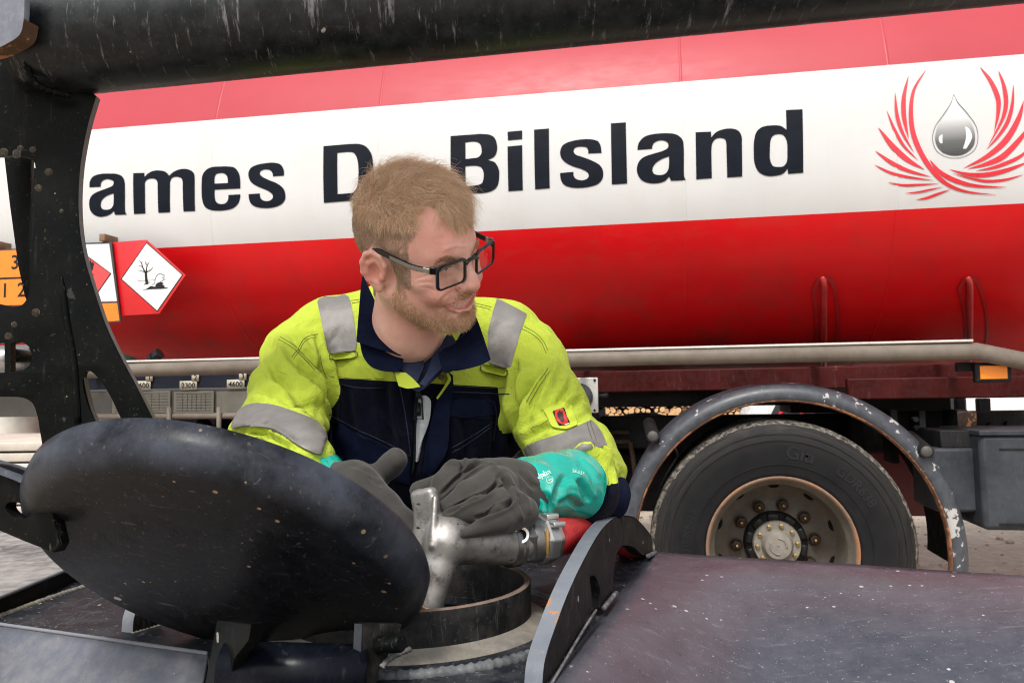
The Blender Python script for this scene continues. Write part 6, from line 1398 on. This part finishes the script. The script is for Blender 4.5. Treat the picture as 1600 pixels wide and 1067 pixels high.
panel('tape_tab', [(513,553),(560,549),(560.5,561),(514,565)], yelp, jacket, jb, .0026); panel('tape_tab', [(749,568),(795,579),(794,591),(749,581)], yelp, jacket, jb, .0026)
for ps in ([(515,555),(558,551),(558.5,559),(516,563),(515,555)], [(751,570),(793,580.5),(792,589),(751,579.5),(751,570)]): seam('stitching', [p for p in ps], stitch, jacket, jb, .0007, .0034)
for ps in ([(497,522),(477,528),(466,545),(456,558)], [(495,526),(478,532),(468,548),(459,561)], [(437,526),(460,540),(480,560),(494,575)], [(435,530),(458,544),(478,564),(492,578)], [(548,470),(557,469),(562,468)], [(550,474),(562,472)],
           [(742,474),(754,477),(768,480)], [(742,478),(756,481),(767,484)], [(818,510),(836,520),(848,532),(856,548)], [(816,514),(834,524),(846,536),(853,552)], [(857,575),(838,600),(822,628)], [(860,579),(842,604),(826,632)],
           [(500,556),(506,580),(512,592)], [(514,588),(560,592),(600,592)], [(700,602),(740,605),(800,607)],
           [(845,642),(858,636),(873,627)], [(866,648),(876,628)], [(830,668),(846,662),(860,654)], [(810,680),(822,676)], [(826,694),(832,703),(836,712)], [(916,660),(922,680),(928,698)], [(921,658),(927,678),(933,697)], [(465,650),(484,668),(497,690)], [(806,709),(812,716),(816,722)], [(380,652),(420,650),(455,662),(490,684)]):
    seam('stitching', ps, stitch, jacket, jb, .00038, .0022 if ps[0][1] > 640 else .0006)
for ps in ([(515,648),(560,672),(600,690),(640,712)], [(518,655),(560,680),(600,699),(640,722)], [(690,628),(730,624),(772,628)], [(694,648),(730,652),(770,652)], [(772,628),(776,650),(770,690)], [(770,660),(740,680),(706,700)], [(768,666),(740,687),(706,708)], [(530,600),(560,606),(600,606)], [(700,612),(750,614),(796,616)], [(624,600),(634,650),(642,720)], [(690,622),(680,660),(668,730)]):
    seam('seam', ps, stitch2, jacket, jb, .0011, .0004)
# chest pocket flap, placket, zip
panel('pocket_flap', spline([(694,626,1),(730,622),(771,626,1),(775,650,1),(735,654),(697,650,1)], 3), navp, jacket, jb, .0035, th=.003)
panel('pocket_panel', spline([(516,652,1),(575,682),(642,716,1),(644,760,1),(560,730),(514,700,1)], 3), navp, jacket, jb, .003, th=.003)
panel('placket_lining', spline([(616,581,1),(634,582,1),(646,592),(657,604,1),(637,607),(623,603,1)], 3), yelp, jacket, ctrl=[(618,582,1.247),(634,583,1.240),(656,604,1.232),(624,602,1.240)], th=.003)
zt_m = Mt('zip_tape'); zt_m.col(zt_m.mix(zt_m.noise(60, 5), (.42, .43, .46), (.62, .63, .66))); zt_m.set(roughness=.6, metallic=.2); zt_m.bump(zt_m.noise(160, 5, .6), .8, .002)
panel('zip_facing', spline([(658,617,1),(667,620),(672,628),(672,648),(663,680),(655,722,1),(650,722,1),(650,655),(655,630)], 4), zt_m.m, jacket, jb, .004, th=.003, step=2)
panel('front_flap', spline([(676,560,1),(697,582),(703,592),(701,600,1),(683,626),(674,652),(664,690),(658,740,1),(672,742,1),(700,700),(704,640),(712,590,1)], 3), navp, jacket, jb, .009, th=.005)
panel('flap_piping', spline([(695,579,1),(703,590),(704,597),(699,605),(684,627,1),(681,624,1),(695,603),(699,595),(697,588)], 4), yelp, jacket, jb, .0115, th=.002, step=1.5)
zp = plain('zip_black', (.015, .02, .02), .35, .3)
def on(px, py, bvh, off=.006):
    h = bvh.ray_cast(CAM, ray(px, py).normalized()); return Vector(Lm(np.array(h[0] + (CAM - h[0]).normalized() * off)))
seam('zip_teeth', [(657,606),(650,630),(646,680),(644,740)], zp, jacket, jb, .0022, .004)
b = MB(); b.box(on(654, 617, jb, .012), (.009, .008, .010)); b.build('zip_slider', zp, jacket, bevel=.0015)
q0, q1, q2, q3 = on(650, 622, jb, .014), on(647, 655, jb, .016), on(661, 655, jb, .016), on(659, 622, jb, .014)
b = MB(); b.tube([q0, q1, q2, q3, q0], .0014, 8); b.build('zip_pull', zp, jacket)
MB().tube([q0.lerp(q3, .5) + Vector((0, -.0, -.008)), q1.lerp(q2, .5) + Vector((0, 0, .006))], .0035, 8).build('zip_pull_grip', zp, jacket)
c = on(689, 589, jb, .012); MB().lathe([(0, -.002), (.0035, -.002), (.0045, 0), (.0045, .002)], c, -view_basis(689, 589)[0] * -1, 16).build('snap_button', plain('snap_dark', (.05, .045, .045), .3, .8), jacket, angle=40)
# sleeve tab with flame badge
panel('sleeve_tab', spline([(848,642,1),(862,634),(876,627,1),(890,633),(896,648),(902,666,1),(884,674),(864,670,1),(856,655)], 3), yelp, jacket, jb, .005, th=.004)
bd = [(861,646),(881.5,638),(892,663.5),(872,669)]
panel('badge', bd, plain('badge_black', (.012, .010, .012), .6), jacket, jb, .0068, th=.0012, step=2)
panel('badge_shield', spline([(866,647.5,1),(873,643),(880,642.5,1),(887,657),(884,662),(877,664,1),(870,660)], 3), plain('badge_red', (.55, .02, .02), .6), jacket, jb, .0078, th=.0008, step=2)
panel('badge_flame', spline([(873,657),(871,652),(875,647,1),(878,650),(880,648,1),(882,654),(881,659),(877,661)], 3), plain('badge_flame', (.03, .006, .006), .6), jacket, jb, .0086, th=.0006, step=2)
panel('badge_text', [(878,666.2),(889,661.6),(890,663.2),(879,667.6)], plain('badge_white', (.7, .7, .7), .6), jacket, jb, .0082, th=.0004, step=2)
# collars: inner shirt collar, jacket collar (two layers each side)
shirtm = plain('blue_shirt', (.010, .020, .060), .8, 0, 200, .3, var=.3)
panel('shirt', spline([(592,500,1),(606,520),(628,545),(655,560),(682,545),(700,520,1),(712,552),(690,582),(664,606),(652,612),(636,600),(606,574),(585,545,1)], 3), shirtm, man, ctrl=[(592,505,1.300),(628,545,1.288),(655,562,1.283),(690,530,1.290),(655,605,1.262),(600,560,1.285),(700,560,1.275)], th=.003)
panel('shirt_collar', spline([(598,512,1),(618,535),(640,552),(660,560),(662,572),(652,596,1),(630,580),(606,556),(594,535,1)], 3), shirtm, man, ctrl=[(598,515,1.285),(640,552,1.272),(652,594,1.245),(606,555,1.266),(662,570,1.265)], th=.003)
panel('shirt_collar', spline([(655,600,1),(668,580),(676,556),(688,540),(705,520,1),(716,545),(700,566),(680,585),(664,602,1)], 3), shirtm, man, ctrl=[(655,598,1.242),(676,556,1.262),(705,522,1.275),(712,550,1.262),(664,600,1.238)], th=.003)
panel('collar', spline([(567,428,1),(578,453),(591,480),(605,504),(621,528),(636,549),(625,556,1),(600,548),(575,540),(557,534,1),(559,505),(562,470),(564,445)], 4), navp, man, ctrl=[(567,430,1.285),(562,480,1.265),(558,530,1.235),(590,490,1.262),(628,552,1.245),(595,545,1.232)], th=.004)
panel('collar_layer', spline([(562,534,1),(590,542),(620,552),(630,562),(624,581,1),(600,580),(580,573),(567,556)], 4), navp, man, ctrl=[(562,535,1.250),(630,560,1.250),(622,580,1.240),(580,572,1.240)], th=.004)
panel('collar', spline([(737,468,1),(742,490),(748,505),(756,528),(767,562,1),(752,570),(722,578),(702,580,1),(695,562),(690,548),(712,536),(728,522),(736,500)], 4), navp, man, ctrl=[(737,470,1.27),(748,505,1.255),(766,560,1.222),(705,578,1.225),(694,552,1.245),(728,524,1.250),(735,555,1.226)], th=.004)
panel('collar_layer', spline([(684,550,1),(700,548),(706,580,1),(697,583),(690,574)], 3), navp, man, ctrl=[(684,552,1.245),(700,550,1.24),(698,582,1.23)], th=.004)
panel('neck_shadow_lining', spline([(566,432,1),(585,470),(600,500),(630,548),(655,562),(690,545),(715,530),(736,475,1),(742,520),(700,590),(655,600),(600,575),(562,520,1)], 3), navp, man, ctrl=[(566,440,1.33),(600,510,1.345),(655,575,1.335),(720,530,1.34),(655,595,1.33),(738,480,1.35),(563,515,1.33)], th=.003)
for ps, q_ in (([(745,500),(747,520),(752,545)], 0),):
    pass
# trousers and boots below, behind the tank
tv = Vol((-.40, 1.55, 0.02), (.18, 2.1, 1.05), .009)
for s in (-1, 1): tv.chain([(-.12 + s * .07, 1.80, .93), (-.12 + s * .12, 1.78, .52), (-.12 + s * .13, 1.90, .10)], [.125, .085, .075], k=.03)
V_, F_ = tv.polygonise(); V_ = relax(V_, F_, 2); N_2 = vnormals(V_, F_); V_ = V_ + N_2 * (vnoise(V_ * np.array((1, 1, 1.8)), 22, 7) * .006)[:, None]; npmesh('trousers', Lm(V_), F_, navp, man)
bt = Vol((-.40, 1.60, -.01), (.18, 2.1, .16), .007)
for s in (-1, 1): bt.cap((-.12 + s * .13, 1.93, .045), (-.12 + s * .15, 1.72, .038), .048, .042, k=.01); bt.cap((-.12 + s * .13, 1.92, .05), (-.12 + s * .13, 1.91, .13), .05, .05, k=.02)
V_, F_ = bt.polygonise(); V_[:, 2] = np.maximum(V_[:, 2], .004); npmesh('boots', Lm(V_), F_, plain('boot_black', (.012, .011, .010), .5), man)

# -------------------------------------------------- gloves
gm = Mt('grey_glove'); n1 = gm.noise(26, 5, .6); n2 = gm.noise(1400, 2, .6); gm.col(gm.mix(gm.rng(n1, .3, .7), (.030, .0285, .025), (.050, .047, .042))); gm.set(roughness=.82, specular_ior_level=.22, sheen_weight=.15); b_ = gm.bump(n2, .45, .0005); gm.bump(gm.noise(90, 4), .2, .0012, b_)
tm = Mt('teal_cuff'); n1 = tm.noise(22, 5, .6); tm.col(tm.mix(tm.rng(n1, .3, .7), (.002, .30, .235), (.004, .40, .31))); tm.rough(tm.rng(n1, .3, .7, .16, .30)); tm.set(coat_weight=.5, coat_roughness=.1, specular_ior_level=.6); tm.bump(tm.noise(40, 4, .6), .35, .003)
def px_r(px, Y): return px * Y / F
g2 = Vol(W(610, 870, .90) - [.02, .02, .02], W(880, 690, 1.16) + [.02, .03, .02], .0019)
g2.ell(W(804, 770, 1.055), (.034, .036, .042), k=.012); g2.ell(W(780, 752, 1.055), (.032, .030, .030), k=.012); g2.cap(W(808, 770, 1.06), W(832, 766, 1.072), .035, .036, k=.01)
g2.chain([W(760, 746, 1.050), W(710, 742, 1.032), W(694, 756, 1.018), W(681, 782, 1.005)], [.0250, .0175, .0155, .0095], k=.003)
g2.chain([W(776, 764, 1.024), W(735, 776, 1.000), W(688, 799, .984)], [.0290, .0205, .0095], k=.0022)
g2.chain([W(797, 790, 1.000), W(745, 798, .970), W(700, 806, .955)], [.0225, .0165, .0080], k=.0022)
g2.chain([W(815, 800, 1.005), W(782, 812, .962), W(726, 834, .936)], [.0205, .0150, .0060], k=.0022)
g2.chain([W(735, 760, 1.06), W(690, 758, 1.05), W(655, 766, 1.035)], [.020, .0140, .0115], k=.006)
V_, F_ = g2.polygonise(); V_ = relax(V_, F_, 2, .4); N_2 = vnormals(V_, F_)
GS = [([(754, 722), (733, 733), (708, 752), (688, 774)], 2.6, -.0030, 'w'), ([(779, 740), (776, 756), (758, 772), (725, 786), (694, 804)], 3.0, -.0035, 'w'), ([(802, 776), (796, 787), (770, 800), (742, 810)], 3.2, -.0045, 'w'), ([(758, 723), (775, 731), (781, 742)], 3.5, .0030), ([(797, 768), (804, 782), (809, 800), (817, 815)], 3.2, .0035),
      ([(783, 742), (793, 762), (802, 780)], 4.5, -.0035, 'w'), ([(698, 722), (722, 724), (750, 719)], 4, .0030), ([(716, 719), (724, 727), (718, 740)], 3, -.0025, 'w'), ([(812, 735), (826, 752), (838, 764)], 4, -.0018, 'w'), ([(740, 745), (722, 752), (706, 764)], 5, .0015), ([(815, 765), (824, 785), (826, 805)], 4, .002)]
GS = [(a_[0], a_[1], a_[2] * (2.3 if a_[2] < 0 else 1.3), *a_[3:]) for a_ in GS]; V_ = brush(V_, N_2, GS); V_ += vnormals(V_, F_) * (vnoise(V_, 60, 31) * .0009)[:, None]; V_ = relax(V_, F_, 1, .3)
glove2 = npmesh('glove', Lm(V_), F_, gm.m, man); gb2 = BVHTree.FromPolygons([tuple(p) for p in V_], [tuple(map(int, f)) for f in F_])
c2 = Vol(W(790, 840, 1.0) - [.0, .02, .02], W(960, 690, 1.26) + [.02, .0, .02], .0024)
c2.chain([W(838, 767, 1.075), W(862, 760, 1.105), W(895, 758, 1.135), W(925, 762, 1.155)], [.0405, .0435, .0455, .0440], k=.01)
c2.cap(W(815, 728, 1.09), W(838, 735, 1.09), .010, .012, k=.012)
V_, F_ = c2.polygonise(); V_ = relax(V_, F_, 2, .4); N_2 = vnormals(V_, F_)
CS = [([(846, 768), (858, 786), (862, 800)], 4.5, -.0045, 'w'), ([(884, 742), (872, 762), (868, 785)], 6, -.0050, 'w'), ([(905, 738), (895, 762), (905, 790)], 6, .0045), ([(895, 745), (912, 765), (922, 785)], 5, -.0050, 'w'), ([(850, 735), (862, 752), (860, 776)], 6, .0035), ([(808, 724), (822, 728), (828, 733)], 2.5, -.0030, 'w'), ([(875, 790), (890, 780), (905, 796)], 5, -.0040, 'w'), ([(900, 722), (918, 735), (930, 752)], 5, -.0035, 'w'), ([(842, 790), (852, 800), (848, 812)], 4, .003)]
V_ = brush(V_, N_2, CS); V_ += vnormals(V_, F_) * (vnoise(V_, 55, 33) * .0016)[:, None]
cen_ = W(908, 760, 1.137); axc = W(931, 762, 1.155) - W(895, 758, 1.12); axc /= np.linalg.norm(axc); ee = (V_ - cen_) @ axc; V_ = V_ - np.outer(np.maximum(ee, 0), axc)
cuff2 = npmesh('glove_cuff', Lm(V_), F_, tm.m, glove2); cb2 = BVHTree.FromPolygons([tuple(p) for p in V_], [tuple(map(int, f)) for f in F_])
wht = plain('cuff_print', (.45, .68, .62), .4)
def surf_text(s, px, py, szpx, rot, bvh, mat, par, name='cuff_lettering', off=.0009):
    V0, F0 = text_geo(s, 1.0); ca, sa = math.cos(R(rot)), math.sin(R(rot)); o = []
    for x, y, z_ in V0:
        x *= szpx; y *= szpx; X_ = px + x * ca + y * sa; Y_ = py + x * sa * -1 * -1 - y * ca if False else py - (y * ca) + x * sa
        d = ray(X_, Y_).normalized(); h = bvh.ray_cast(CAM, d)
        if h[0] is None: h = bvh.find_nearest(P(X_, Y_, 1.1))
        nn_ = h[1] if h[1].dot(d) < 0 else -h[1]; o.append(Lm(np.array(h[0] + nn_ * off)))
    return mesh(name, o, F0, mat, par, smooth=False)
surf_text('Alpha', 847, 742, 12, -24, cb2, wht, glove2)
surf_text('58-535', 903, 738, 7, 14, cb2, wht, glove2)
rgp = [(859 + 5.2 * math.cos(t), 750 + 5.2 * math.sin(t)) for t in [2 * math.pi * i / 16 for i in range(17)]]
seam('cuff_emblem', rgp, wht, glove2, cb2, .0005, .0006); seam('cuff_emblem', [(856, 751), (862, 749)], wht, glove2, cb2, .0006, .0006)
# navy inner cuff between gauntlet and sleeve
n2v = Vol(W(880, 840, 1.08), W(985, 720, 1.30) + [.02, 0, .02], .003); n2v.chain([W(918, 776, 1.165), W(942, 778, 1.200), W(950, 770, 1.23)], [.038, .036, .034], k=.01); V_, F_ = n2v.polygonise(); N_2 = vnormals(V_, F_); V_ += N_2 * (vnoise(V_, 50, 35) * .002)[:, None]; npmesh('sleeve_end', Lm(V_), F_, navp, jacket)
g1v = Vol(W(480, 900, .86) - [.02, .02, .02], W(680, 690, 1.16) + [.01, .03, .02], .0019)
g1v.ell(W(558, 768, 1.045), (.038, .034, .032), k=.012); g1v.chain([W(520, 762, 1.08), W(550, 760, 1.05)], [.034, .032], k=.012)
g1v.chain([W(562, 766, 1.03), W(598, 793, 1.005), W(630, 816, .985), W(648, 830, .975)], [.0290, .0215, .0150, .0100], k=.006)
g1v.chain([W(560, 790, 1.02), W(590, 820, .99), W(625, 855, .975)], [.022, .016, .010], k=.004)
g1v.chain([W(575, 752, 1.06), W(592, 742, 1.055), W(610, 727, 1.05), W(618, 719, 1.045)], [.017, .0150, .0162, .0150], k=.004)
V_, F_ = g1v.polygonise(); V_ = relax(V_, F_, 2, .4); N_2 = vnormals(V_, F_)
V_ = brush(V_, N_2, [([(548, 725), (565, 732), (580, 741), (592, 750)], 3, -.0025, 'w'), ([(577, 744), (585, 752), (598, 760)], 3, -.003, 'w'), ([(540, 745), (560, 760), (590, 790)], 6, .0015), ([(530, 755), (560, 785), (590, 815)], 5, -.002, 'w')]); V_ += vnormals(V_, F_) * (vnoise(V_, 60, 37) * .0009)[:, None]
glove1 = npmesh('glove', Lm(V_), F_, gm.m, man)
c1 = Vol(W(430, 790, 1.0) - [.08, .04, .08], W(540, 680, 1.26) + [.04, .02, .04], .0026); c1.chain([W(520, 760, 1.085), W(495, 742, 1.11), W(470, 736, 1.14)], [.0330, .0340, .0345], k=.01); V_, F_ = c1.polygonise(); V_ = relax(V_, F_, 2, .4); N_2 = vnormals(V_, F_)
V_ = brush(V_, N_2, [([(470, 705), (490, 716), (512, 738)], 3, -.0040, 'w'), ([(462, 712), (478, 722), (495, 738)], 3, .003), ([(488, 706), (500, 722), (508, 730)], 3, -.003, 'w')]); cuff1 = npmesh('glove_cuff', Lm(V_), F_, tm.m, glove1)
